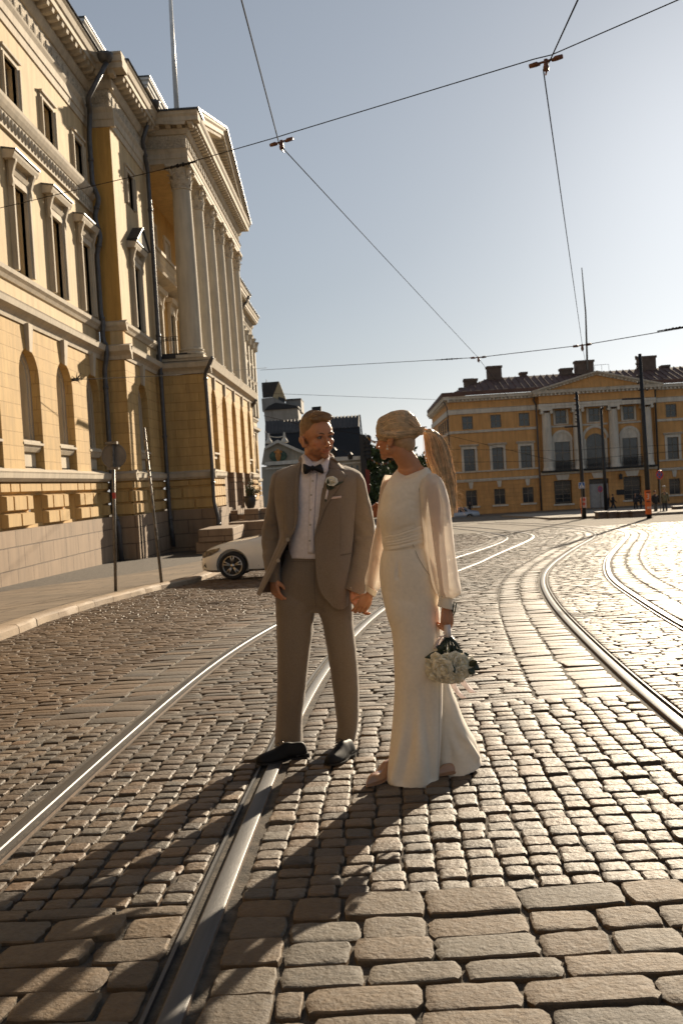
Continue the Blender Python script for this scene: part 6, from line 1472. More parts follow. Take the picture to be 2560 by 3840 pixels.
class Head:
    """x: the person's left, f: forward, z: up from the chin. yaw 0 faces the camera, positive turns towards the right of the picture"""
    def __init__(s, chin, yaw, size, pitch=0.0, roll=0.0):
        s.o = np.array(chin, float); s.k = size
        f = np.array([math.sin(yaw), -math.cos(yaw), 0.0]); x = np.array([math.cos(yaw), math.sin(yaw), 0.0]); u = np.array([0, 0, 1.0])
        R = np.stack([x, f, u], 1)
        cp, sp = math.cos(pitch), math.sin(pitch); Rp = np.array([[1, 0, 0], [0, cp, sp], [0, -sp, cp]]); cr_, sr = math.cos(roll), math.sin(roll); Rr = np.array([[cr_, 0, sr], [0, 1, 0], [-sr, 0, cr_]])
        s.R = R @ Rr @ Rp
        s.piv = np.array([0, -.02, .06])
    def __call__(s, x, f, z): return s.o + s.R @ ((np.array([x, f, z]) - s.piv) * s.k) + s.piv[2] * s.k * np.array([0, 0, 1]) 
    def ell(s, b, c, r, n=18, m=12, tilt=None):
        R = s.R if tilt is None else s.R @ tilt
        b.ell(s(*c), tuple(q * s.k for q in r), n, m, R)
    def loc(s, v): return ((v - s.o - s.piv[2] * s.k * np.array([0, 0, 1])) @ s.R) / s.k + s.piv
    def build(s, b, fem=0):
        E_ = s.ell
        E_(b, (0, -.014, .146), (.075, .094, .088)); E_(b, (0, .03, .135), (.066, .062, .07)); E_(b, (0, .034, .09), (.058, .056, .075)); E_(b, (0, .026, .048), (.051 - .004 * fem, .055, .042)); E_(b, (0, .073, .017), (.021 - .003 * fem, .018, .016))
        for q in (-1, 1):
            E_(b, (q * .040, .056, .087), (.021, .022, .017)); E_(b, (q * .027, .083, .129), (.026, .013 - .003 * fem, .009)); E_(b, (q * .012, .100, .067), (.0085, .009, .0075))
            t = np.array([[1, 0, 0], [0, math.cos(.25), -math.sin(.25)], [0, math.sin(.25), math.cos(.25)]])
            E_(b, (q * .080, -.012, .092), (.009, .019, .032), tilt=t); E_(b, (q * .087, -.020, .10), (.007, .015, .021), tilt=t); E_(b, (q * .072, .0, .072), (.01, .009, .012))
            E_(b, (q * .036, .060, .062), (.015, .016, .018))
        chain(b, [s(0, .088, .118), s(0, .101, .092), s(0, .112 - .004 * fem, .074), s(0, .100, .064)], [.007 * s.k, .0078 * s.k, .0098 * s.k, .006 * s.k], 10)
        E_(b, (0, .0830, .0475), (.026, .0080, .0042 + .001 * fem)); E_(b, (0, .0825, .0385), (.021, .0085, .0050 + .001 * fem)); E_(b, (0, .080, .028), (.018, .010, .007)); E_(b, (0, .068, .045), (.032, .017, .018))
        for q in (-1, 1): E_(b, (q * .048, .004, .050), (.016, .030, .024)); E_(b, (q * .031, .0815, .1175), (.0155, .0085, .0042)); E_(b, (q * .031, .081, .1055), (.0145, .0075, .0036))
    def sculpt(s, o):
        v, n = mesh_np(o); L = s.loc(v); near = (L[:, 2] > -.01) & (L[:, 2] < .26) & (np.abs(L[:, 0]) < .072) & (L[:, 1] > .01) & (L[:, 1] < .15)
        bm = bmesh.new(); bm.from_mesh(o.data); bm.verts.ensure_lookup_table(); vs = [bm.verts[i] for i in np.nonzero(near)[0]]
        for _ in range(7): bmesh.ops.smooth_vert(bm, verts=vs, factor=.5, use_axis_x=True, use_axis_y=True, use_axis_z=True)
        bm.to_mesh(o.data); bm.free(); o.data.update()
        v, n = mesh_np(o); L = s.loc(v); near = (L[:, 2] > -.02) & (L[:, 2] < .26) & (np.abs(L[:, 0]) < .12) & (np.abs(L[:, 1]) < .15); d = np.zeros(len(v))
        def G(c, r): return np.exp(-(((L - np.array(c)) / np.array(r)) ** 2).sum(1) / 2)
        for q in (-1, 1):
            d -= .0050 * G((q * .031, .085, .1115), (.012, .02, .0045)); d -= .003 * G((q * .016, .095, .108), (.006, .015, .012)); d -= .0022 * G((q * .031, .085, .050), (.0035, .02, .007)); d -= .002 * G((q * .024, .088, .062), (.003, .02, .009)); d -= .006 * G((q * .082, -.012, .094), (.01, .009, .014))
        d -= .0032 * G((0, .1, .0425), (.026, .02, .0020)); d -= .0022 * G((0, .09, .029), (.016, .02, .003)); d -= .002 * G((.029, .08, .045), (.004, .02, .005)); d -= .002 * G((-.029, .08, .045), (.004, .02, .005)); d -= .0015 * G((0, .1, .055), (.003, .02, .006))
        v = v + n * (d * near * s.k)[:, None]; set_np(o, v); return L, near
    def tone(s, o, L, near, beard=0, lips=(1, .62, .6)):
        c = np.ones((len(L), 4)); G = lambda q, r: np.exp(-(((L - np.array(q)) / np.array(r)) ** 2).sum(1) / 2) * near
        def mixc(w, col):
            w = np.clip(w, 0, 1)[:, None]; c[:, :3] = c[:, :3] * (1 - w) + np.array(col) * w
        if beard:
            w = np.clip((.066 - L[:, 2]) / .022, 0, 1) * np.clip((L[:, 1] + .0) / .03, 0, 1) * near * (L[:, 2] > -.015); w = np.maximum(w, G((0, .1, .057), (.024, .02, .005)) * 1.2); mixc(w * .55, (.42, .38, .34))
        mixc(G((0, .1, .0425), (.020, .03, .0055)) * .9, lips); mixc(G((0, .1, .0425), (.024, .03, .0012)), (.35, .22, .2))
        for q in (-1, 1):
            mixc(G((q * .031, .09, .112), (.015, .03, .0065)) * .6, (.55, .45, .42)); mixc(G((q * .045, .07, .078), (.018, .03, .014)) * .5, (1.1, .8, .75))
        at_ = o.data.color_attributes.new('tone', 'FLOAT_COLOR', 'POINT'); at_.data.foreach_set('color', c.ravel())
    def face_parts(s, body, fem=0):
        b = MB()
        for q in (-1, 1): b.ell(s(q * .031, .0755, .1115), (.0112 * s.k,) * 3, 14, 10)
        o = b.build('eyes', M_eye, None, smooth=True); o.parent = body
        b = MB()
        for q in (-1, 1): b.ell(s(q * .031 + .0035, .0835, .1110), (.0052 * s.k, .0035 * s.k, .0052 * s.k), 12, 8, s.R)
        p = b.build('iris', M_iris, None, smooth=True); p.parent = o
        b = MB()
        for q in (-1, 1):
            chain(b, [s(q * .018, .088, .1145), s(q * .030, .0895, .1185), s(q * .044, .081, .1140)], [.0012, .0019, .0012], 6); 
            if fem: chain(b, [s(q * .030, .090, .1175), s(q * .042, .094, .119), s(q * .048, .088, .121)], [.0012, .001, .0006], 5)
        o2 = b.build('eyelashes', M_iris, None); o2.parent = body
        b = MB()
        for q in (-1, 1): chain(b, [s(q * .012, .0945, .1285), s(q * .028, .0965, .1345), s(q * .048, .083, .1285)], [.0026, .0030, .0014] if not fem else [.0018, .002, .001], 6)
        o3 = b.build('eyebrows', M_brow, None, smooth=True); o3.parent = body
def hand(b, wrist, d, n, side, curl=(.5, .5, .55, .6), spread=.0, k=1.0, thumb=(.6, .3), width=1.0):
    """wrist point, d: towards the fingers, n: out of the palm (fingers curl that way), side: +1 puts the thumb along cross(d, n)"""
    d = np.array(d, float); d /= np.linalg.norm(d); n = np.array(n, float); n -= d * np.dot(n, d); n /= np.linalg.norm(n); s = np.cross(d, n) * side; w = np.array(wrist, float)
    chain(b, [w - d * .03 * k, w, w + d * .03 * k, w + d * .085 * k], [.024 * k, .024 * k, .022 * k, .012 * k], 12)
    for i, (o, L, r) in enumerate(((.030, .040, .0088), (.010, .045, .0090), (-.011, .042, .0086), (-.030, .033, .0076))):
        p = w + d * (.088 - .004 * abs(i - 1)) * k + s * o * k * width; chain(b, [w + d * .015 * k + s * o * .5 * k, w + d * .05 * k + s * o * .85 * k * width - n * .003, p], [.013 * k, .0125 * k, .0105 * k], 10)
        a = curl[i] * .8; dir_ = d * math.cos(a) + n * math.sin(a) + s * spread * (1.5 - i) * .1; pts = [p]; rr = [r * 1.08 * k]
        for j, (f, inc) in enumerate(((1.0, 1.0), (.62, 1.15), (.5, .8))):
            dir_ = dir_ / np.linalg.norm(dir_); p = p + dir_ * L * f * k; pts.append(p); rr.append(r * (1, .93, .78)[j] * k); a += curl[i] * inc; dir_ = d * math.cos(a) + n * math.sin(a) + s * spread * (1.5 - i) * .1
        chain(b, pts, rr, 9, 3)
    t0 = w + d * .02 * k + s * .022 * k; td = d * .75 + s * thumb[0] + n * thumb[1]; td /= np.linalg.norm(td); t1 = t0 + td * .040 * k; td2 = td * .8 + d * .35 + n * .1; td2 /= np.linalg.norm(td2); t2 = t1 + td2 * .032 * k; t3 = t2 + td2 * .024 * k
    chain(b, [t0, t1, t2, t3], [.014 * k, .0115 * k, .0095 * k, .0072 * k], 9, 3)
def person_body(b, name, m, label, vox=.0034, sm=3):
    o = remesh(b, name, m, vox, sm); tag(o, label, 'person'); return o
def kid(o, par): o.parent = par; return o

# ---------------------------------------------------------------- the man
YM_ = 5.42
Z = lambda x, y, Y: z3(x, y, Y)
HM = Head(Z(482, 497, 5.34), rad(30), 1.06, pitch=rad(6), roll=rad(-3))
HM.o = HM.o + np.array([-.03, .05, .0])
b = MB(); HM.build(b)
chain(b, [HM(0, -.03, .075), HM(0, -.035, .03), Z(450, 512, 5.42), Z(450, 570, 5.44), Z(450, 640, 5.44)], [.057, .058, .061, .062, .08], 20)
loft(b, [sec(300, 600, 620, 5.43, .07), sec(250, 640, 720, 5.43, .105), sec(310, 600, 900, 5.43, .08), sec(310, 600, 1060, 5.43, .08), sec(290, 620, 1200, 5.45, .09), sec(300, 600, 1330, 5.46, .09)], 3)
for P in ([(290, 1250, 5.45), (310, 1480, 5.44), (305, 1720, 5.45), (295, 1950, 5.52), (300, 2190, 5.56)], [(560, 1250, 5.45), (575, 1480, 5.43), (605, 1720, 5.43), (635, 1950, 5.47), (628, 2180, 5.5)]): chain(b, [Z(*p) for p in P], [.085, .08, .055, .05, .038], 14)
sh = Z(232, 650, 5.43); el = Z(182, 960, 5.47); wr = Z(196, 1205, 5.36); chain(b, [Z(300, 640, 5.43), sh, Z(200, 790, 5.46), el, Z(188, 1090, 5.42), wr], [.04, .036, .036, .034, .032, .026], 12)
hand(b, wr, Z(218, 1330, 5.34) - wr, Z(330, 1290, 5.42) - Z(200, 1290, 5.34), 1, (.75, .85, .95, 1.0), k=.98, thumb=(.15, .75))
shR = Z(680, 652, 5.43); elR = Z(728, 960, 5.46); wrR = Z(664, 1275, 5.33); chain(b, [Z(600, 640, 5.43), shR, Z(715, 790, 5.46), elR, Z(700, 1120, 5.41), wrR], [.04, .036, .036, .034, .032, .026], 12)
hand(b, wrR, Z(706, 1420, 5.26) - wrR, Z(800, 1330, 5.22) - Z(690, 1330, 5.30), -1, (.35, .4, .45, .55), k=1.02, thumb=(.45, .5))
man = person_body(b, 'person', M_skm, 'man in a taupe suit and black bow tie holding the woman\'s hand')
L_, nr = HM.sculpt(man); HM.tone(man, L_, nr, beard=1, lips=(.95, .55, .5)); HM.face_parts(man)
# hair: short back and sides, brushed over on top
b = MB(); HM.ell(b, (0, -.020, .158), (.0765, .093, .086), 28, 20); HM.ell(b, (.0, .035, .212), (.056, .05, .026)); HM.ell(b, (.018, .052, .207), (.044, .030, .020)); HM.ell(b, (-.02, .048, .203), (.04, .03, .018)); HM.ell(b, (0, -.04, .12), (.072, .075, .07))
hm = remesh(b, 'hair', M_hm, .003, 2); v, n = mesh_np(hm); L2 = HM.loc(v)
# trim the cap along the hairline: push the face side and the ear side inward
cut = np.clip((L2[:, 1] - .045) / .02, 0, 1) * np.clip((.188 - L2[:, 2]) / .012, 0, 1); cut = np.maximum(cut, np.clip((.085 - L2[:, 2]) / .02, 0, 1)); cut = np.maximum(cut, np.clip((L2[:, 1] - .012) / .012, 0, 1) * np.clip((.135 - L2[:, 2]) / .012, 0, 1))
nz_ = np.array([_mn.noise(Vector((p[0] * 26 + p[1] * 14, p[1] * 12, p[2] * 60))) for p in L2]); cen = HM(0, -.01, .12)
v = v + n * ((nz_ * .0028) * (L2[:, 2] > .17) + .0008)[:, None]; v = v + (cen - v) * (cut * .16)[:, None]; set_np(hm, v); kid(hm, man)
fd = np.clip((.180 - L2[:, 2]) / .055, 0, .62) * (L2[:, 1] > -.08); ca_ = np.ones((len(v), 4)); ca_[:, :3] = fd[:, None]; hm.data.color_attributes.new('fade', 'FLOAT_COLOR', 'POINT').data.foreach_set('color', ca_.ravel())
mf = M_hm.copy(); mf.name = 'faded_short_hair'; nf = mf.node_tree; pf_ = nf.nodes['Principled BSDF']; bs_ = pf_.inputs['Base Color'].links[0].from_socket; af = nf.nodes.new('ShaderNodeAttribute'); af.attribute_name = 'fade'; xf = nf.nodes.new('ShaderNodeMix'); xf.data_type = 'RGBA'; nf.links.new(af.outputs['Fac'], xf.inputs['Factor']); nf.links.new(bs_, xf.inputs['A']); xf.inputs['B'].default_value = (.40, .215, .12, 1); nf.links.new(xf.outputs['Result'], pf_.inputs['Base Color']); hm.data.materials[0] = mf
T_hm = bvh(hm); b = MB(); rs = np.random.RandomState(3); cenh = HM(0, 0, .12)
for i in range(520):
    x = rs.uniform(-.066, .052); f = rs.uniform(-.07, .072); z = .20 + rs.uniform(-.01, .02); pts = []
    for t in np.linspace(0, 1, 5):
        w = HM(x + .024 * t, f + .012 * t * (1 if f > 0 else -.6), z + .02); dr = w - cenh; dr /= np.linalg.norm(dr); h = T_hm.ray_cast(Vector(cenh + dr * .3), Vector(-dr))
        if h[0] is None: break
        pts.append(np.array(h[0]) + dr * (.0005 + .0035 * t * rs.uniform(.1, 1)))
    if len(pts) == 5 and HM.loc(pts[-1])[2] > .172: b.tube(pts, [.0011, .0011, .0010, .0008, .0004], 4)
kid(b.build('hair_strands', M_hm, None), hm)
# trousers
b = MB()
loft(b, [sec(268, 652, 1040, 5.43, .112), sec(262, 658, 1090, 5.43, .118), sec(235, 664, 1180, 5.43, .128), sec(222, 668, 1260, 5.44, .132), sec(214, 668, 1330, 5.45, .125), sec(216, 664, 1400, 5.46, .10)], 4)
loft(b, [sec(215, 448, 1270, 5.45, .115), sec(212, 444, 1370, 5.44, .12), sec(215, 430, 1500, 5.44, .112), sec(221, 404, 1700, 5.44, .10), sec(219, 388, 1850, 5.47, .098), sec(216, 372, 1960, 5.50, .10), sec(213, 365, 2060, 5.53, .105), sec(209, 366, 2135, 5.55, .112), sec(207, 368, 2168, 5.56, .115, 2172, 2160)], 5)
loft(b, [sec(440, 668, 1270, 5.45, .115), sec(446, 666, 1370, 5.44, .12), sec(484, 668, 1480, 5.43, .112), sec(524, 688, 1700, 5.43, .098), sec(546, 697, 1850, 5.45, .097), sec(562, 698, 1980, 5.47, .10), sec(572, 692, 2070, 5.49, .104), sec(562, 682, 2130, 5.50, .108), sec(562, 680, 2156, 5.50, .11, 2160, 2150)], 5)
tr = remesh(b, 'trousers', M_suit, .0055, 2); kid(tr, man)
wrinkle(tr, .0016, (6, 6, 9), 3, True); wrinkle(tr, .004, (2.2, 2.2, 3.5), 8, False)
for pts, a in (([(318, 1400), (312, 1700), (290, 2000), (285, 2165)], .008), ([(585, 1440), (612, 1700), (636, 1950), (622, 2150)], .008)): fold_line(tr, [Z(x, y, 5.33 + .0001 * (y - 1400)) for x, y in pts], a, .005)
for pts, a in (([(450, 1150), (448, 1380)], -.004), ([(445, 1390), (330, 1440)], -.007), ([(455, 1385), (560, 1425)], -.007), ([(440, 1350), (300, 1340)], -.005), ([(380, 1960), (300, 2000)], -.006), ([(372, 2010), (290, 2080)], -.005), ([(575, 2040), (640, 2080), (690, 2060)], -.006), ([(690, 1980), (640, 2020)], -.006), ([(250, 1420), (330, 1470)], -.004), ([(650, 1440), (560, 1470)], -.005)): fold_line(tr, [Z(x, y, 5.345) for x, y in pts], a, .010)
T_tr = bvh(tr)
for nm, pts, r in (('fly_seam', [(437, 1100), (436, 1250), (446, 1370)], .0011), ('waistband_seam', [(300, 1105), (440, 1108)], .0012), ('pocket_seam', [(262, 1130), (232, 1230)], .0013)): kid(seam(T_tr, pts, r, .0005).build(nm, M_seam), man)
# shoes
def shoe(toe, heel, w, hts, m, name, heelblock=.022, pointed=0, par=None, topopen=.55):
    toe, heel = np.array(toe, float), np.array(heel, float); ax = heel - toe; L = np.linalg.norm(ax); ax /= L; sd = np.cross(ax, (0, 0, 1)); sd /= np.linalg.norm(sd); up = np.array([0, 0, 1.0]); R = []
    ts = [0, .02, .06, .14, .25, .38, .5, .62, .74, .86, .95, 1.0]; ws = [.12, .42, .66, .88, 1.0, .98, .86, .76, .74, .76, .7, .45] if not pointed else [.04, .14, .3, .55, .82, .95, .9, .76, .68, .68, .6, .4]
    for t, wf, h in zip(ts, ws, hts):
        c = toe + ax * L * t; W = w / 2 * wf; lift = heelblock * min(1, max(0, (t - .45) / .3)) if pointed else (.006 if .5 < t < .66 else 0); ring = []
        for q in np.linspace(0, 2 * math.pi, 21)[:-1]:
            cx_, sz = math.cos(q), math.sin(q); x = W * np.sign(cx_) * abs(cx_) ** .8; z = (h * abs(sz) ** .9 if sz > 0 else -.0) ; ring.append(c + sd * x * (1 - .25 * max(0, sz)) + up * (z + lift + .006))
        R.append(ring)
    b = MB(); b.rings([list(r) for r in cr([np.array(r) for r in R], 3)], True, True, True); o = b.build(name, m, None, smooth=True)
    b = MB(); S = []
    for t, wf in zip(ts, ws):
        c = toe + ax * L * t; W = w / 2 * wf * 1.06 + .001; lift = heelblock * min(1, max(0, (t - .45) / .3)) if pointed else (.006 if .5 < t < .66 else 0); S.append([c - sd * W + up * lift, c + sd * W + up * lift, c + sd * W + up * (.009 + lift), c - sd * W + up * (.009 + lift)])
    b.rings(S, True, True, True)
    if not pointed: c0 = toe + ax * L * .74; b.rings([[c0 + ax * L * (.27 * t_) + sd * x * w * .36 + up * z for x, z in ((-1, 0), (1, 0), (1, .022), (-1, .022))] for t_ in (0, 1)], True, True, True)
    k = b.build('sole', m if pointed else M_black); k.parent = o
    return o, ax, sd, L
gz = lambda x, y: g(y) + .019
tL, hL = onground(962, 2866, .02), onground(1143, 2836, .02); tR, hR = onground(1232, 2872, .02), onground(1325, 2818, .02)
for tt, hh in ((tL, hL), (tR, hR)):
    d = (hh - tt); d = d / np.linalg.norm(d); hh = tt + d * .285; hh[2] = g(hh[1]) + .02
    o, ax, sd, LL = shoe(tt, hh, .105, [.016, .028, .036, .044, .050, .060, .074, .080, .080, .078, .072, .05], M_shoe, 'shoe'); kid(o, man)
    b = MB()
    for t in (.40, .46, .52): c = tt + ax * LL * t; b.tube([c - sd * .022 + (0, 0, .072 + (t - .4) * .22), c + (0, 0, .082 + (t - .4) * .22), c + sd * .022 + (0, 0, .072 + (t - .4) * .22)], .0025, 5)
    q = b.build('shoelace', M_black); q.parent = o
# shirt, collar, bow tie
b = MB(); loft(b, [sec(385, 520, 520, 5.41, .055), sec(330, 570, 575, 5.40, .085), sec(300, 600, 640, 5.395, .105), sec(290, 620, 760, 5.40, .118), sec(290, 620, 900, 5.40, .118), sec(285, 628, 1000, 5.41, .117), sec(282, 640, 1082, 5.42, .118)], 5)
shirt = b.build('shirt', M_shirt, None, smooth='weld'); wrinkle(shirt, .003, (8, 8, 9), 5, True); kid(shirt, man); T_sh = bvh(shirt)
fold_line(shirt, [Z(330, 960, 5.29), Z(400, 1040, 5.29)], -.005, .012)
A_ = lambda pts: [a1(*p) for p in pts]
kid(strip(T_sh, A_([(510, 800), (495, 1000), (486, 1350), (480, 1650)]), A_([(578, 800), (560, 1000), (545, 1350), (548, 1650)]), 30, 4, .0025).build('placket', M_shirt, None, smooth=True, solid=.0015), shirt)
kid(seam(T_sh, A_([(580, 800), (562, 1000), (547, 1350), (550, 1650)]), .0009, .003).build('placket_seam', mat('soft_shadow_line', (.3, .26, .25, 1))), shirt)  # dark line: soft shadow of the placket edge put into the colour
for p in A_([(533, 895), (517, 1042), (511, 1195), (506, 1352), (502, 1515)]):
    b = MB(); c = hit(T_sh, *p, .0045); Fb_ = frame(c, (1, 0, 0), (0, -1, 0)); b.prism([(.0052 * math.cos(a), .0052 * math.sin(a)) for a in np.linspace(0, 6.283, 13)[:-1]], 0, .002, Fb_); b.tube([c + (.0048 * math.cos(a), -.002, .0048 * math.sin(a)) for a in np.linspace(0, 6.283, 13)], .0009, 4); kid(b.build('shirt_button', mat('shirt_button', (.42, .38, .33, 1), rough=.3) if 'shirt_button' not in bpy.data.materials else bpy.data.materials['shirt_button']), shirt)
def patch(pts, Ys, m, name, par, th=.003, puff=.004):
    P = [np.array(Z(*a1(x, y), Yq)) for (x, y), Yq in zip(pts, Ys)]; c = sum(P) / len(P) + np.array([0, -puff, 0]); b = MB(); n_ = len(P); b.add([c] + P, [(0, i + 1, (i + 1) % n_ + 1) for i in range(n_)]); o = b.build(name, m, None, smooth=True, solid=th); kid(o, par); return o
patch([(438, 618), (470, 668), (515, 715), (542, 748), (500, 765), (448, 790), (432, 812), (416, 806), (418, 740), (424, 670)], [5.36, 5.335, 5.31, 5.30, 5.288, 5.285, 5.285, 5.295, 5.32, 5.35], M_shirt, 'collar_wing', shirt)
patch([(704, 622), (706, 690), (692, 760), (668, 806), (640, 790), (590, 770), (542, 748), (600, 715), (660, 668)], [5.36, 5.33, 5.30, 5.285, 5.285, 5.286, 5.30, 5.32, 5.34], M_shirt, 'collar_wing', shirt)
b = MB(); c = [Z(*a1(x, y), 5.345 + dy) for x, y, dy in ((436, 640, .04), (480, 690, .01), (545, 735, -.01), (620, 705, .0), (700, 640, .03))]; chain(b, c, [.014, .016, .014, .016, .014], 10); kid(b.build('collar_stand', M_shirt, None, smooth=True), shirt)
# bow tie
b = MB(); Yb_ = 5.272
for pts in ([(528, 745), (490, 738), (455, 720), (432, 716), (429, 760), (434, 805), (448, 826), (475, 822), (505, 800), (530, 782)], [(532, 745), (560, 742), (585, 728), (612, 716), (628, 735), (642, 775), (646, 812), (630, 822), (600, 808), (560, 790), (534, 782)]):
    P = [Z(*a1(x, y), Yb_ + .002 * math.sin(i * 2.1)) for i, (x, y) in enumerate(pts)]; n_ = len(P); c = sum(P) / n_; k = len(b.v)
    b.add([c + (0, -.012, 0)] + [c + (p - c) * .6 + np.array([0, -.010 + .004 * math.sin(i * 1.9), 0]) for i, p in enumerate(P)] + P + [p + np.array([0, .012, 0]) for p in P], [(0, i + 1, (i + 1) % n_ + 1) for i in range(n_)] + [(i + 1, i + 1 + n_, (i + 1) % n_ + 1 + n_, (i + 1) % n_ + 1) for i in range(n_)] + [(i + 1 + n_, i + 1 + 2 * n_, (i + 1) % n_ + 1 + 2 * n_, (i + 1) % n_ + 1 + n_) for i in range(n_)])
c = Z(*a1(531, 764), Yb_ - .004); b.ell(c, (.0115, .012, .0155), 10, 8); kid(b.build('bow_tie', M_bow, None, smooth=True), man)
# jacket shell: nine columns from the front edge round the back to the other front edge
colsJ = [
 [(366, 506, -.03), (352, 590, -.105), (345, 700, -.14), (340, 850, -.150), (318, 925, -.150), (285, 985, -.150), (225, 1100, -.155), (160, 1225, -.165), (116, 1303, -.15)],
 [(335, 530, -.02), (275, 610, -.105), (258, 710, -.13), (262, 850, -.137), (262, 925, -.137), (250, 985, -.13), (196, 1098, -.135), (140, 1225, -.14), (108, 1306, -.125)],
 [(310, 540, 0), (205, 596, -.01), (194, 710, -.03), (220, 850, -.03), (232, 925, -.03), (226, 985, -.03), (180, 1095, -.06), (132, 1215, -.06), (104, 1290, -.06)],
 [(320, 535, .02), (215, 598, .05), (210, 710, .10), (236, 850, .11), (246, 925, .10), (246, 985, .10), (238, 1100, .11), (235, 1220, .12), (235, 1290, .12)],
 [(450, 490, .08), (450, 590, .12), (450, 710, .135), (450, 850, .13), (450, 925, .12), (450, 985, .12), (445, 1100, .13), (440, 1225, .15), (440, 1310, .15)],
 [(590, 530, .02), (690, 598, .05), (672, 710, .10), (656, 850, .11), (650, 925, .10), (650, 985, .10), (645, 1100, .11), (642, 1230, .12), (640, 1350, .13)],
 [(590, 536, 0), (704, 596, -.01), (688, 710, -.03), (668, 850, -.03), (660, 925, -.03), (658, 985, -.03), (652, 1100, -.04), (646, 1230, -.05), (638, 1360, -.05)],
 [(565, 520, -.02), (610, 610, -.105), (592, 710, -.13), (580, 850, -.137), (575, 930, -.137), (575, 1010, -.137), (578, 1120, -.145), (588, 1250, -.15), (600, 1390, -.135)],
 [(528, 496, -.03), (502, 590, -.105), (480, 700, -.14), (462, 850, -.152), (440, 945, -.152), (441, 1060, -.156), (447, 1180, -.162), (475, 1292, -.165), (552, 1380, -.15)]]
grid = [cr([np.array(Z(x, y, YM_ + dy)) for x, y, dy in c], 6) for c in colsJ]
rows = [cr([grid[j][i] for j in range(9)], 6) for i in range(len(grid[0]))]
b = MB(); b.rings([list(r) for r in rows], False); jk = b.build('jacket', M_suit, None, smooth='weld'); kid(jk, man)
v, n = mesh_np(jk)
if np.mean(n[(v[:, 1] < 5.3)][:, 1]) > 0:
    bm = bmesh.new(); bm.from_mesh(jk.data); bmesh.ops.reverse_faces(bm, faces=bm.faces); bm.to_mesh(jk.data); bm.free()
md = jk.modifiers.new('u', 'SUBSURF'); md.levels = 1; md.render_levels = 1
bpy.context.view_layer.update(); me = bpy.data.meshes.new_from_object(jk.evaluated_get(bpy.context.evaluated_depsgraph_get())); jk.modifiers.clear(); jk.data = me
wrinkle(jk, .0022, (9, 9, 6), 9, True); wrinkle(jk, .004, (4, 4, 3), 2, False)
for pts, a, r in (([(655, 950), (600, 1010), (540, 1040)], -.004, .012), ([(240, 900), (300, 960)], -.004, .012), ([(640, 860), (600, 760)], -.004, .014), ([(300, 620), (290, 800), (300, 900)], -.003, .012), ([(560, 880), (555, 1100)], -.0018, .004), ([(240, 1000), (200, 1090), (160, 1160)], -.005, .012)): fold_line(jk, [Z(x, y, 5.285) for x, y in pts], a, r)
T_j = bvh(jk)
md = jk.modifiers.new('s', 'SOLIDIFY'); md.thickness = .004; md.offset = -1
def on_jacket(o): kid(o, jk); return o
# lapel, collar, pockets, seams, buttons
lap = strip(T_j, [(533, 545), (505, 600), (482, 700), (465, 830), (443, 940)], [(598, 574), (624, 601), (560, 700), (500, 790), (445, 941)], 40, 10, .0035, .0035); on_jacket(lap.build('lapel', M_suit, None, smooth=True, solid=.004))
lap = strip(T_j, [(366, 520), (352, 590), (345, 700), (341, 850), (320, 920)], [(338, 560), (322, 640), (320, 740), (322, 850), (316, 920)], 36, 6, .0035, .003); on_jacket(lap.build('lapel', M_suit, None, smooth=True, solid=.004))
b = MB(); rws = []
for t in np.linspace(0, 1, 12):
    i0 = np.array([529, 490]) + (np.array([520, 560]) - np.array([529, 490])) * t; i1 = np.array([560, 505]) + (np.array([612, 562]) - np.array([560, 505])) * min(1, t * 1.15); rws.append([hit(T_j, *(i0 + (i1 - i0) * s_), .005 + .004 * math.sin(3 * s_), 5.37) for s_ in np.linspace(0, 1, 6)])
b.rings(rws, False); on_jacket(b.build('collar', M_suit, None, smooth=True, solid=.004))
b = MB(); c = [Z(528, 490, 5.38), Z(545, 497, 5.42), Z(520, 480, 5.49), Z(450, 474, 5.515), Z(375, 490, 5.49), Z(352, 512, 5.43), Z(366, 512, 5.39)]; chain(b, c, [.006, .010, .015, .016, .014, .010, .006], 10); on_jacket(b.build('collar_roll', M_suit, None, smooth=True))
on_jacket(seam(T_j, [(622, 602), (570, 690), (510, 778), (446, 941)], .0013, .0025).build('lapel_edge', M_seam)); on_jacket(seam(T_j, [(612, 562), (598, 575), (628, 602)], .0014, .004).build('notch_edge', M_seam))
on_jacket(seam(T_j, A_([(818, 1672), (928, 1650)]), .0016, .001).build('pocket_welt', M_seam)); on_jacket(seam(T_j, A_([(818, 1664), (928, 1642)]), .0012, .001).build('pocket_welt', M_seam)); on_jacket(seam(T_j, A_([(716, 1062), (860, 1042)]), .0012, .001).build('breast_welt', M_seam))
on_jacket(seam(T_j, A_([(820, 1220), (822, 1400), (818, 1640)]), .0007, .0006).build('dart_seam', M_seam)); on_jacket(seam(T_j, A_([(230, 1250), (232, 1400), (240, 1480)]), .0007, .0006).build('dart_seam', M_seam))
sq = strip(T_j, A_([(716, 1062), (760, 1056), (830, 1048)]), A_([(718, 1085), (770, 1080), (826, 1072)]), 10, 3, .004); on_jacket(sq.build('pocket_square', mat('pale_pink_silk', (.6, .46, .4, 1), rough=.4), None, smooth=True, solid=.002))
for p in A_([(275, 1505), (175, 1722)]):
    b = MB(); c = hit(T_j, *p, .006); Fb_ = frame(c, (1, 0, 0), (0, -1, 0)); b.prism([(.0098 * math.cos(a), .0098 * math.sin(a)) for a in np.linspace(0, 6.283, 17)[:-1]], 0, .003, Fb_); b.tube([c + (.0092 * math.cos(a), -.003, .0092 * math.sin(a)) for a in np.linspace(0, 6.283, 17)], .0014, 5); on_jacket(b.build('jacket_button', bpy.data.materials.get('horn_button') or mat('horn_button', (.36, .29, .21, 1), rough=.35)))
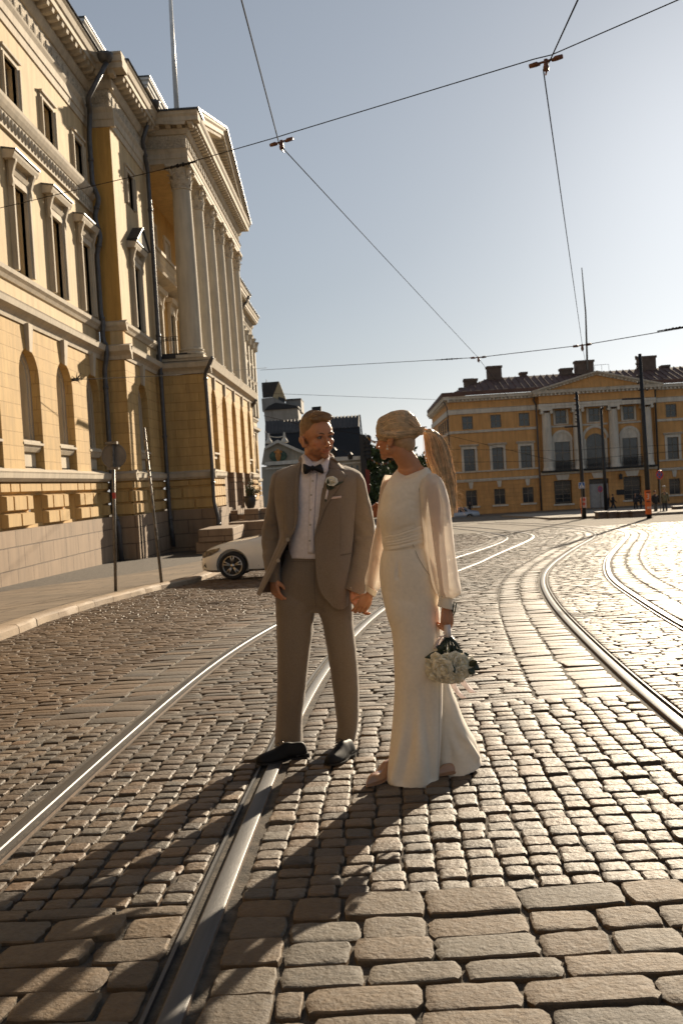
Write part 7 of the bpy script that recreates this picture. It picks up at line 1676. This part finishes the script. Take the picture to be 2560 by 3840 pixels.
# sleeves
b = MB(); loft(b, [sec(205, 262, 588, 5.43, .035), sec(184, 258, 625, 5.43, .06), sec(174, 250, 690, 5.44, .068), sec(160, 243, 770, 5.455, .066), sec(145, 240, 860, 5.47, .064), sec(131, 244, 935, 5.475, .062, 925, 945), sec(131, 246, 1000, 5.46, .058, 995, 1005), sec(136, 242, 1070, 5.43, .054), sec(146, 236, 1140, 5.40, .05), sec(154, 236, 1205, 5.375, .047), sec(156, 236, 1222, 5.37, .045)], 5)
sl = b.build('sleeve', M_suit, None, smooth='weld'); wrinkle(sl, .004, (8, 8, 14), 4, True, None)
for pts in ([(140, 905), (175, 925)], [(132, 925), (180, 950), (240, 945)], [(135, 975), (190, 990), (244, 985)], [(140, 1040), (200, 1030)], [(150, 860), (200, 900), (240, 905)]): fold_line(sl, [Z(x, y, 5.41) for x, y in pts], -.011, .008)
kid(sl, man)
b = MB(); loft(b, [sec(648, 706, 588, 5.43, .035), sec(652, 728, 622, 5.43, .06), sec(653, 746, 690, 5.44, .068), sec(652, 765, 770, 5.455, .068), sec(655, 783, 860, 5.465, .066), sec(658, 795, 930, 5.465, .064), sec(660, 795, 1000, 5.45, .062, 1005, 995), sec(648, 780, 1080, 5.42, .058, 1075, 1085), sec(634, 764, 1150, 5.39, .056, 1140, 1160), sec(618, 746, 1215, 5.36, .055, 1200, 1235), sec(609, 730, 1268, 5.345, .053, 1248, 1292), sec(607, 726, 1280, 5.34, .052, 1254, 1302)], 5)
sl2 = b.build('sleeve', M_suit, None, smooth='weld'); wrinkle(sl2, .004, (8, 8, 12), 6, True)
for pts in ([(660, 930), (720, 960), (790, 950)], [(662, 1000), (730, 1010), (785, 1040)], [(700, 860), (780, 890)], [(640, 1130), (720, 1120), (770, 1090)]): fold_line(sl2, [Z(x, y, 5.40) for x, y in pts], -.010, .009)
kid(sl2, man); T_s2 = bvh(sl2)
b = MB(); b.ell(Z(650, 1262, 5.29), (.006, .004, .006), 8, 6); kid(b.build('cuff_button', bpy.data.materials['horn_button']), sl2)
# wrist chain
b = MB(); c = Z(690, 1300, 5.28)
for i in range(12): q = i / 11; b.ell(Z(684 + 12 * q, 1292 + 70 * q, 5.285 - .01 * math.sin(3 * q)), (.0028, .0028, .0028), 6, 4)
tag(b.build('bracelet', M_gold), 'thin pearl and gold bracelet at the joined hands', 'bracelet')
# buttonhole flower pinned on the lapel
t0 = hit(T_j, *a1(725, 905), .02); bt = thing('buttonhole_flower', 'white rose buttonhole with dark leaves pinned on the man\'s lapel', 'flower', tuple(t0))
M_ros = sheer_mat('rose_petal', (.98, .93, .77, 1), 0.0, .22); M_dleaf = mat('dark_leaf', (.02, .035, .018, 1), rough=.35, var=.3)
def rose(b, c, r, axis, rs, layers=5):
    axis = np.array(axis, float); axis /= np.linalg.norm(axis); u = np.cross(axis, (.3, .2, 1)); u /= np.linalg.norm(u); w = np.cross(axis, u)
    for l in range(layers):
        cnt = 3 + l; R = r * (.25 + .75 * (l + 1) / layers); open_ = .25 + .9 * l / layers
        for k in range(cnt):
            a = 2 * math.pi * (k + .37 * l) / cnt + rs.uniform(-.15, .15); dr = u * math.cos(a) + w * math.sin(a); tn = -u * math.sin(a) + w * math.cos(a); G_ = []
            for s_ in np.linspace(0, 1, 5):
                rad_ = R * (.15 + (.85 + .15 * open_) * math.sin(s_ * 1.45) ** .9); h = r * (.95 - .55 * open_) * s_ - r * .35 * open_ * max(0, s_ - .7) * 2 - r * .25; wd = R * .95 * math.sin(math.pi * (.12 + .72 * s_)) ; G_.append([np.array(c) + axis * (h + r * .03 * rs.normal() - abs(q) * r * .08) + dr * rad_ * (1 - .22 * q * q) + tn * wd * q + rs.normal(0, r * .018, 3) for q in np.linspace(-1, 1, 5)])
            b.rings(G_, False)
    b.ell(np.array(c) + axis * r * .1, (r * .28,) * 3, 8, 6)
rs = np.random.RandomState(9)
b = MB(); rose(b, hit(T_j, *a1(728, 895), .028), .030, (.1, -.75, .65), rs); under(bt, b.build('rose', M_ros, None, smooth=True))
def leaf(b, p0, p1, w, nrm):
    p0, p1, nrm = map(lambda a: np.array(a, float), (p0, p1, nrm)); d = p1 - p0; s_ = np.cross(d, nrm); s_ /= np.linalg.norm(s_); G_ = []
    for t in np.linspace(0, 1, 8): ww = w * math.sin(math.pi * (t * .93 + .05)) ; G_.append([p0 + d * t - s_ * ww + nrm * .1 * ww, p0 + d * t - nrm * .15 * ww, p0 + d * t + s_ * ww + nrm * .1 * ww])
    b.rings(G_, False)
b = MB(); leaf(b, hit(T_j, *a1(692, 990), .03), hit(T_j, *a1(690, 872), .055), .0085, (0, -1, 0)); leaf(b, hit(T_j, *a1(700, 960), .02), hit(T_j, *a1(860, 900), .02), .008, (0, -1, 0)); leaf(b, hit(T_j, *a1(690, 960), .02), hit(T_j, *a1(625, 990), .02), .006, (0, -1, 0)); leaf(b, hit(T_j, *a1(700, 985), .02), hit(T_j, *a1(760, 960), .02), .006, (0, -1, 0))
for q in range(8): p = hit(T_j, *a1(700, 965), .018); b.tube([p, hit(T_j, *a1(700 + 22 * (q - 3.5) * 1.2 , 930 + abs(q - 3.5) * 12), .02)], [.001, .0005], 4)
under(bt, b.build('leaves', M_dleaf, None, smooth=True, solid=.0006))
b = MB(); b.tube([hit(T_j, *a1(690, 975), .012), hit(T_j, *a1(682, 1010), .012), hit(T_j, *a1(667, 1085), .012)], [.004, .0062, .006], 9); under(bt, b.build('ribbon_wrap', M_shirt, None, smooth=True)); b = MB(); b.tube([hit(T_j, *a1(667, 1085), .012), hit(T_j, *a1(663, 1112), .012)], .004, 7); under(bt, b.build('stem', M_dleaf, None))
# ---------------------------------------------------------------- the woman
YW = 4.85
HW = Head(Z(938, 500, 4.88), rad(-118), .94, pitch=rad(2), roll=0)
b = MB(); HW.build(b, 1)
chain(b, [HW(0, -.025, .075), HW(0, -.03, .035), Z(988, 528, 4.90), Z(996, 565, 4.91), Z(1000, 640, 4.92)], [.050, .050, .053, .060, .050], 20)
chain(b, [Z(1000, 548, 4.91), Z(1055, 575, 4.89), Z(1112, 660, 4.82)], [.034, .030, .026], 12); chain(b, [Z(985, 565, 4.9), Z(930, 625, 4.95), Z(875, 680, 4.99)], [.030, .026, .024], 12)
loft(b, [sec(920, 1060, 640, YW + .03, .05), sec(870, 1060, 720, YW + .02, .08), sec(850, 1060, 900, YW + .02, .09), sec(865, 1060, 1020, YW + .02, .085), sec(850, 1100, 1180, YW + .02, .10), sec(880, 1100, 1320, YW + .02, .09)], 3)
for P in ([(950, 1250, 4.85), (985, 1550, 4.83), (1000, 1900, 4.82), (985, 2250, 4.84), (965, 2370, 4.82)], [(1060, 1250, 4.92), (1080, 1550, 4.95), (1130, 1900, 4.98), (1230, 2200, 5.02), (1290, 2300, 5.0)]): chain(b, [Z(*p) for p in P], [.085, .075, .05, .035, .024], 14)
wL = Z(1210, 1372, 4.74); chain(b, [Z(1090, 660, 4.84), Z(1125, 672, 4.81), Z(1150, 800, 4.80), Z(1168, 990, 4.81), Z(1190, 1180, 4.77), wL], [.030, .032, .034, .029, .026, .019], 12)
hand(b, wL, (Z(1216, 1480, 4.72) - wL), (-.5, .85, .0), 1, (1.05, 1.1, 1.15, 1.2), k=.92, thumb=(.25, .6))
wF = Z(762, 1300, 5.17); chain(b, [Z(895, 650, 4.95), Z(868, 680, 4.98), Z(846, 820, 5.0), Z(822, 960, 5.04), Z(790, 1130, 5.11), wF], [.035, .036, .032, .028, .025, .018], 12)
hand(b, wF, (Z(702, 1395, 5.19) - wF), (-.2, 1, -.1), -1, (.35, .45, .55, .6), k=.9, thumb=(.5, .45))
wom = person_body(b, 'person', M_skw, 'woman in an ivory jumpsuit with sheer sleeves and a long blonde ponytail')
L_, nr = HW.sculpt(wom); HW.tone(wom, L_, nr, lips=(.95, .5, .48)); HW.face_parts(wom, 1)
# swept-back hair, knot and ponytail
knot = HW(0, -.150, .128)
b = MB(); HW.ell(b, (0, -.020, .158), (.083, .100, .090), 28, 20); HW.ell(b, (0, -.045, .17), (.078, .085, .080), 28, 20); HW.ell(b, (0, .035, .192), (.066, .052, .040)); HW.ell(b, (0, -.03, .115), (.068, .070, .05))
for q in (-1, 1): HW.ell(b, (q * .060, .042, .150), (.020, .034, .055)); HW.ell(b, (q * .068, .022, .125), (.014, .026, .034))
HW.ell(b, (0, -.040, .198), (.060, .066, .046)); [chain(b, [HW(q * .064, .060, .155), HW(q * .080, .030, .130), HW(q * .087, -.005, .120), HW(q * .078, -.055, .116), HW(q * .03, -.115, .122)], [.010, .014, .015, .017, .018], 12) for q in (-1, 1)]
chain(b, [HW(0, -.08, .15), HW(0, -.115, .138), knot], [.066, .042, .020], 16); chain(b, [HW(0, -.05, .11), HW(0, -.10, .122), knot], [.045, .034, .016], 14)
hr = remesh(b, 'hair', M_hw, .0035, 5); kid(hr, wom); v, n = mesh_np(hr); L2 = HW.loc(v)
kl = np.array([0, -.150, .128]); dk = L2 - kl; rr_ = np.linalg.norm(dk, axis=1); ang = np.arctan2(dk[:, 2], np.abs(dk[:, 0]) + dk[:, 1] * .6)
d = np.array([.5 * _mn.noise(Vector((a * 26, r * 5, sx * 3))) + .35 * _mn.noise(Vector((a * 60, r * 8, sx * 5))) for a, r, sx in zip(ang, rr_, np.sign(L2[:, 0]))]); set_np(hr, v + n * (d * .0030)[:, None])
b = MB(); HW.ell(b, (0, -.046, .088), (.0655, .064, .054)); HW.ell(b, (0, -.075, .075), (.045, .035, .05)); nh = remesh(b, 'nape_hair', hair_mat('dark_nape_hair', (.40, .26, .15, 1), .1), .004, 3); kid(nh, wom)
T_h = bvh(hr); rs = np.random.RandomState(21); b = MB(); cen = HW(0, -.03, .13)
for i in range(620):
    sx = rs.uniform(-.085, .085); 
    if i % 3: p0 = np.array([sx, .085 - 5 * sx * sx, .205 - 6.5 * sx * sx + rs.uniform(-.006, .006)])
    else: p0 = np.array([math.copysign(.078, sx), rs.uniform(-.02, .05), rs.uniform(.085, .15)])
    p1 = kl + rs.normal(0, .006, 3); pts = []
    lift = rs.uniform(.02, .09) if i % 3 else rs.uniform(-.02, .03)
    for t in np.linspace(0, 1, 9):
        q = p0 * (1 - t) + p1 * t; q = q + np.array([0, 0, lift * math.sin(math.pi * t)]); q[0] += math.copysign(.03, p0[0]) * math.sin(math.pi * t) * (0.6 if i % 3 else 1.2); w = HW(*q); dr = w - cen; D = np.linalg.norm(dr); dr /= D; h = T_h.ray_cast(Vector(cen + dr * .3), Vector(-dr))
        pts.append(np.array(h[0]) + dr * rs.uniform(-.0004, .0012) if h[0] is not None and t < .97 else w)
    b.tube(pts, [.0011] * 8 + [.0006], 4)
kid(b.build('hair_strands', M_hw, None), hr)
b = MB()
for i in range(60):
    t0 = rs.uniform(0, 6.28); p = [knot + .021 * np.array([math.cos(t0 + q) * .5, math.sin(t0 + q), math.cos(t0 + q) * .9]) + np.array([.010 * rs.normal(), 0, 0]) * 1 for q in np.linspace(0, 1.6, 5)]; b.tube(p, .0022, 4)
kid(b.build('hair_wrap', M_hw, None), hr)
core = [(1088, 345, 4.97), (1118, 352, 4.98), (1146, 395, 4.99), (1160, 470, 5.0), (1172, 540, 5.0), (1196, 620, 5.0), (1222, 700, 5.0), (1238, 770, 4.99), (1243, 845, 4.98)]; crad = [.014, .032, .050, .057, .056, .050, .044, .036, .012]
cp = cr([np.append(Z(*c_), r_) for c_, r_ in zip(core, crad)], 5)
b = MB(); b.tube([p[:3] for p in cp], [p[3] * .72 for p in cp], 16); pt = remesh(b, 'ponytail', M_hw, .004, 3); kid(pt, wom); v, n = mesh_np(pt); dd = np.array([_mn.noise(Vector((p[0] * 60, p[1] * 60, p[2] * 9))) for p in v]); set_np(pt, v + n * (dd * .006)[:, None])
b = MB()
for i in range(900):
    a0 = rs.uniform(0, 6.28); ra = math.sqrt(rs.uniform(.25, 1.05)); fly = 1.0 if rs.uniform() > .1 else rs.uniform(1.1, 1.55); ph = rs.uniform(0, 6.28); endi = rs.randint(24, len(cp)); pts = []
    for j in range(0, endi, 2):
        p = cp[j]; t = j / len(cp); R_h = p[3] * ra * (1 + (fly - 1) * t); wv = .017 * t * math.sin(t * 11 + ph * .4 + 1) ; aa = a0 + .8 * t * math.sin(ph)
        pts.append(p[:3] + np.array([math.cos(aa) * R_h + wv, math.sin(aa) * R_h * .8, .2 * R_h * math.sin(aa)]))
    if len(pts) > 3: b.tube(pts, [.0010] * (len(pts) - 2) + [.0008, .0004], 4)
kid(b.build('hair_strands', M_hw, None), pt)
b = MB()
for i in range(70):
    t = rs.uniform(.12, .95); p = cp[int(t * (len(cp) - 1))]; a0 = rs.uniform(-.9, .9); st_ = p[:3] + np.array([math.cos(a0) * p[3], 0, math.sin(a0) * p[3] * .3]); L__ = rs.uniform(.02, .06); b.tube([st_, st_ + np.array([L__ * .5, 0, L__ * rs.uniform(-.6, .3)]), st_ + np.array([L__ * .9, .0, L__ * rs.uniform(-1.3, .4)])], [.0006, .0005, .0003], 3)
kid(b.build('flyaway_hair', M_hw, None), pt)
b = MB()
for q in (-1, 1): b.ell(HW(q * .083, .008, .052), (.0052,) * 3, 10, 8); b.ell(HW(q * .083, .006, .066), (.0022, .0022, .008), 6, 5)
eo = b.build('pearl_earring', M_pearl, None, smooth=True); kid(eo, wom)
# jumpsuit
def dipring(xl, xr, y, Y, b_, dip, phase, n=36):
    r = sec(xl, xr, y, Y, b_, n=n); 
    for k in range(n):
        q = 2 * math.pi * k / n; w = max(0, math.cos(q - phase)) ** 1.3; r[k] = r[k] - np.array([0, 0, dip * w])
    return r
ph = math.radians(-125)
b = MB()
top = dipring(922, 1104, 552, YW + .03, .070, .060, ph)
loft(b, [top, dipring(888, 1128, 590, YW + .03, .092, .036, ph), dipring(856, 1118, 650, YW + .025, .100, .012, ph), sec(836, 1106, 700, YW + .02, .110), sec(821, 1098, 760, YW + .02, .122), sec(809, 1092, 830, YW + .02, .128), sec(816, 1088, 880, YW + .02, .122), sec(828, 1084, 930, YW + .02, .112), sec(837, 1084, 985, YW + .02, .108), sec(844, 1090, 1035, YW + .02, .110)], 4)
bod = remesh(b, 'bodice', M_crepe, .0045, 1); kid(bod, wom); wrinkle(bod, .0016, (7, 7, 8), 1, False)
FC = lambda pts, Yq: [Z(x, y, Yq) for x, y in pts]
for pts, a, r in (([(1065, 760), (985, 740), (930, 780)], -.0035, .009), ([(1078, 840), (1000, 830), (930, 860)], -.003, .009), ([(1080, 890), (990, 900), (880, 945)], -.004, .008), ([(1000, 640), (930, 700), (880, 760)], -.0025, .008), ([(1070, 800), (1010, 790)], -.003, .007), ([(1075, 700), (1030, 720), (985, 710)], -.0025, .008)): fold_line(bod, FC(pts, YW - .095), a, r)
b = MB(); loft(b, [sec(833, 1090, 925, YW + .02, .122, 962, 872), sec(833, 1092, 960, YW + .02, .122, 985, 900), sec(838, 1093, 1000, YW + .02, .121, 1012, 945), sec(842, 1096, 1030, YW + .02, .119, 1040, 985)], 14)
sash = b.build('waist_sash', M_crepe, None, smooth='weld'); kid(sash, wom)
for j, (ya, yb_) in enumerate(((955, 885), (975, 912), (990, 925), (1006, 948), (1024, 968))): fold_line(sash, [Z(836, ya, YW - .06), Z(930, ya - 12, YW - .1), Z(1010, (ya + yb_) / 2 - 4, YW - .1), Z(1090, yb_, YW - .05)], -.006 if j % 2 == 0 else -.0045, .004)
b = MB()
loft(b, [sec(843, 1092, 1025, YW + .02, .112), sec(828, 1118, 1080, YW + .02, .125), sec(820, 1148, 1150, YW + .02, .135), sec(824, 1158, 1230, YW + .02, .14), sec(835, 1168, 1300, YW + .02, .14), sec(860, 1172, 1420, YW + .02, .13)], 5)
loft(b, [sec(835, 1160, 1280, YW, .12), sec(861, 1172, 1420, YW - .01, .125), sec(893, 1180, 1530, YW - .02, .12), sec(905, 1187, 1700, YW - .03, .12), sec(908, 1188, 1850, YW - .03, .125), sec(900, 1184, 2000, YW - .03, .13), sec(885, 1176, 2150, YW - .05, .14), sec(868, 1168, 2300, YW - .07, .145), sec(853, 1164, 2392, YW - .08, .145, 2382, 2408)], 6)
jf = remesh(b, 'wide_trousers', M_crepe, .0055, 1); kid(jf, wom)
b = MB(); loft(b, [sec(960, 1165, 1300, YW + .10, .10), sec(1000, 1185, 1500, YW + .13, .11), sec(1040, 1205, 1700, YW + .16, .12), sec(1070, 1236, 1830, YW + .18, .12), sec(1090, 1272, 1920, YW + .17, .125), sec(1105, 1306, 2010, YW + .16, .13), sec(1118, 1346, 2090, YW + .14, .135), sec(1128, 1388, 2180, YW + .12, .14, 2190, 2165), sec(1135, 1420, 2310, YW + .08, .148, 2362, 2284)], 6)
jb = remesh(b, 'trailing_trouser_leg', M_crepe, .0055, 1); kid(jb, wom)
for o_, fl in ((jf, (([(930, 1050), (925, 1120), (925, 1200)], -.010, .007, -.115), ([(895, 1050), (893, 1140)], -.008, .006, -.11), ([(912, 1050), (908, 1160)], .006, .006, -.115), ([(1012, 1010), (1045, 1085), (1110, 1190)], -.005, .004, -.10), ([(1118, 1190), (1135, 1400), (1145, 1900), (1130, 2350)], -.0025, .004, -.11), ([(1010, 1900), (1000, 2150), (960, 2390)], -.026, .022, -.19), ([(1090, 1850), (1110, 2100), (1120, 2380)], -.022, .02, -.18), ([(940, 2000), (910, 2250), (880, 2390)], .020, .02, -.19), ([(1050, 1950), (1060, 2200), (1050, 2400)], .018, .02, -.19), ([(860, 1350), (930, 1330), (1010, 1345)], -.003, .014, -.12), ([(905, 1500), (960, 1460)], -.003, .012, -.12))), (jb, (([(1210, 1830), (1240, 2000), (1300, 2200)], -.020, .018, .0), ([(1250, 1950), (1330, 2130), (1390, 2260)], .018, .015, .0), ([(1200, 2000), (1230, 2180), (1240, 2310)], -.018, .02, -.02), ([(1260, 2130), (1330, 2180)], -.008, .012, .0)))):
    for pts, a, r, dy in fl: fold_line(o_, FC(pts, YW + dy), a, r)
    wrinkle(o_, .0035, (5, 5, 2), 3, False)
T_jf = bvh(jf); kid(seam(T_jf, [(1014, 1005), (1045, 1082), (1085, 1150), (1116, 1192)], .0012, .0008, 4.75).build('pocket_edge', mat('ivory_shadow_line', (.3, .25, .19, 1))), jf); T_b = bvh(bod)  # dark lines: shade along pocket and seams put into the colour
kid(seam(T_b, [(1082, 612), (1052, 680), (1056, 740), (1070, 800), (1078, 880)], .0013, .001, 4.78).build('armhole_seam', bpy.data.materials['ivory_shadow_line']), bod)
kid(seam(T_jf, [(1146, 1400), (1172, 1800), (1164, 2380)], .0009, .0008, 4.75).build('side_seam', bpy.data.materials['ivory_shadow_line']), jf)
# sheer bishop sleeves
b = MB(); loft(b, [sec(1084, 1150, 592, YW - .01, .03), sec(1066, 1182, 628, YW - .03, .062), sec(1052, 1202, 680, YW - .04, .078), sec(1050, 1222, 750, YW - .045, .08), sec(1062, 1233, 830, YW - .045, .08), sec(1076, 1246, 920, YW - .045, .08), sec(1084, 1257, 1020, YW - .05, .082), sec(1096, 1267, 1110, YW - .06, .088), sec(1118, 1280, 1200, YW - .075, .092), sec(1145, 1290, 1262, YW - .09, .085, 1270, 1262), sec(1164, 1288, 1295, YW - .10, .062, 1300, 1292), sec(1172, 1248, 1318, YW - .105, .036)], 6, cap=False)
sv = b.build('sheer_sleeve', M_sheer, None, smooth='weld'); wrinkle(sv, .006, (14, 14, 3.5), 12, True); kid(sv, wom)
for pts, a in (([(1130, 900), (1150, 1100), (1180, 1300)], -.008), ([(1200, 850), (1215, 1050), (1225, 1250), (1215, 1310)], -.009), ([(1090, 800), (1110, 1000), (1150, 1220), (1185, 1315)], -.008), ([(1240, 1050), (1265, 1200), (1240, 1300)], -.007), ([(1165, 1150), (1185, 1310)], -.009)): fold_line(sv, FC(pts, YW - .13), a, .008)
b = MB(); loft(b, [sec(1170, 1250, 1308, YW - .105, .037, 1302, 1312), sec(1166, 1246, 1345, YW - .108, .036, 1335, 1352), sec(1160, 1246, 1378, YW - .11, .035, 1368, 1388)], 4, cap=False); cf = b.build('cuff', M_crepe, None, smooth=True, solid=.002); kid(cf, wom)
b = MB()
for i in range(6): b.ell(Z(1178 - 2 * i, 1312 + 11 * i, YW - .145), (.0036,) * 3, 7, 5)
kid(b.build('cuff_buttons', M_pearl, None, smooth=True), cf)
b = MB(); loft(b, [sec(856, 900, 600, 4.97, .03), sec(838, 892, 640, 4.98, .045), sec(818, 878, 740, 5.0, .06), sec(806, 868, 850, 5.02, .062), sec(790, 854, 950, 5.05, .066), sec(772, 846, 1050, 5.08, .07), sec(754, 838, 1140, 5.12, .07), sec(738, 832, 1215, 5.15, .062, 1205, 1232), sec(736, 812, 1255, 5.165, .045, 1238, 1272)], 6, cap=False)
sv2 = b.build('sheer_sleeve', M_sheer, None, smooth='weld'); wrinkle(sv2, .006, (14, 14, 3.5), 2, True); kid(sv2, wom)
for pts, a in (([(830, 950), (800, 1100), (768, 1240)], -.012), ([(815, 900), (780, 1080), (755, 1240)], -.007)): fold_line(sv2, FC(pts, 5.03), a, .008)
b = MB(); loft(b, [sec(738, 806, 1262, 5.165, .036, 1240, 1282), sec(734, 792, 1295, 5.175, .034, 1270, 1316)], 4, cap=False); cf2 = b.build('cuff', M_crepe, None, smooth=True, solid=.002); kid(cf2, wom)
b = MB()
for i in range(6): b.ell(Z(744 - 1.5 * i, 1240 + 10 * i, 5.132), (.0036,) * 3, 7, 5)
kid(b.build('cuff_buttons', M_pearl, None, smooth=True), cf2)
# shoes
tF = onground(1375, 2952, .02); hF = onground(1525, 2872, .02); d = hF - tF; d /= np.linalg.norm(d); hF = tF + d * .255; hF[2] = tF[2]
o, ax, sd, LL = shoe(tF, hF, .085, [.010, .018, .026, .034, .040, .038, .032, .030, .030, .030, .03, .025], M_nude, 'pointed_shoe', heelblock=.035, pointed=1); kid(o, wom)
c = tF + ax * LL * .93; b = MB(); b.tube([c + (0, 0, .045), c + (0, 0, .03), c + ax * -.006 + (0, 0, -.002)], [.016, .007, .0045], 8); kid(b.build('stiletto_heel', M_nude, None, smooth=True), o)
tB = onground(1640, 2912, .02); hB = onground(1775, 2866, .02); d = hB - tB; d /= np.linalg.norm(d); hB = tB + d * .24; hB[2] = tB[2]
o, ax, sd, LL = shoe(tB, hB, .085, [.010, .018, .026, .034, .040, .038, .032, .022, .020, .020, .02, .018], M_nude, 'pointed_shoe', heelblock=.045, pointed=1); kid(o, wom)
c = tB + ax * LL * .95; b = MB(); b.tube([c + (0, 0, .055), c + (0, 0, .035), c + (0, 0, -.002)], [.016, .007, .0045], 8); kid(b.build('stiletto_heel', M_nude, None, smooth=True), o)
# ---------------------------------------------------------------- bouquet, hanging head down from her hand
YB = 4.72; bc = Z(1236, 1728, YB); bq = thing('bouquet', 'upside-down bouquet of cream roses with dark stems hanging from the woman\'s hand', 'bouquet', tuple(Z(1220, 1500, YB)))
rs = np.random.RandomState(31)
spots = [(1108, 1722, -.02, .036), (1152, 1690, -.05, .036), (1190, 1735, -.085, .046), (1262, 1690, -.06, .040), (1240, 1665, -.03, .034), (1300, 1700, -.06, .038), (1352, 1712, -.02, .034), (1130, 1775, -.05, .036), (1180, 1790, -.05, .036), (1240, 1790, -.07, .038), (1300, 1765, -.07, .040), (1345, 1755, -.03, .034), (1215, 1695, -.06, .036), (1235, 1740, .06, .045), (1150, 1740, .07, .042), (1310, 1730, .07, .042), (1290, 1805, -.02, .03)]
for i, (x, y, dy, r) in enumerate(spots):
    c = Z(x, y, YB + dy); ax_ = (c - bc); ax_ = ax_ / np.linalg.norm(ax_) * .8 + np.array([0, -.35, -.35]); b = MB(); rose(b, c, r, ax_, rs, 5); under(bq, b.build('rose', M_ros, None, smooth=True))
b = MB(); b.ell(bc + (0, .01, .01), (.08, .05, .035), 16, 10); under(bq, b.build('flower_heads_core', M_ros, None, smooth=True))
b = MB()
for i in range(16):
    a = 2 * math.pi * i / 16; p = Z(1222, 1545, YB) + np.array([.012 * math.cos(a), .012 * math.sin(a), 0]); q = Z(1222 + 8, 1650, YB) + np.array([.06 * math.cos(a), .05 * math.sin(a), 0]); b.tube([p, (p + q) / 2 + (.0, 0, .01), q], .0045, 6)
for x0, x1 in ((1250, 1256), (1262, 1270), (1244, 1246)): b.tube([Z(1225, 1480, YB + .03), Z(x0, 1400, YB + .02), Z(x1, 1348, YB + .02)], .0035, 6)
under(bq, b.build('stems', M_dleaf, None, smooth=True))
for nm_, L__ in (('leaves', [((1215, 1640), (1085, 1672), .026), ((1210, 1620), (1150, 1608), .022), ((1340, 1700), (1408, 1745), .028), ((1345, 1720), (1392, 1690), .024), ((1340, 1740), (1380, 1765), .024), ((1260, 1640), (1310, 1632), .02), ((1245, 1712), (1262, 1765), .013), ((1300, 1660), (1345, 1652), .018), ((1200, 1600), (1160, 1640), .02), ((1225, 1600), (1275, 1640), .022)]),):
    b = MB()
    for (a0, a1_, w) in L__: leaf(b, Z(*a0, YB - .09 if a0[1] > 1700 else YB - .03), Z(*a1_, YB - .10 if a0[1] > 1700 else YB - .03), w * .7, (.1, -1, .2))
    under(bq, b.build(nm_, M_dleaf, None, smooth=True, solid=.0008))
b = MB(); b.tube([Z(1216, 1478, YB), Z(1218, 1520, YB), Z(1222, 1555, YB)], [.0155, .017, .0185], 14); under(bq, b.build('satin_wrap', mat('white_satin', (.74, .68, .66, 1), rough=.35, sheen=.3), None, smooth=True))
b = MB()
for pts, w in ((([1205, 1540], [1165, 1570], [1148, 1620], [1165, 1600], [1195, 1560]), .012), (([1235, 1800], [1262, 1850], [1290, 1890], [1318, 1912]), .019), (([1290, 1790], [1320, 1830], [1360, 1872], [1372, 1880]), .022), (([1180, 1545], [1160, 1590], [1185, 1610]), .012)):
    P = cr([Z(x, y, YB - .02 + .02 * (i % 2)) for i, (x, y) in enumerate(pts)], 4); b.rings([[p + np.array([-w * .7, .004, 0]), p + np.array([0, -.003, .002]), p + np.array([w * .7, .006, 0])] for p in P], False)
under(bq, b.build('satin_ribbon', sheer_mat('ribbon_satin', (.78, .70, .68, 1), .12, .4), None, smooth=True, solid=.0005))
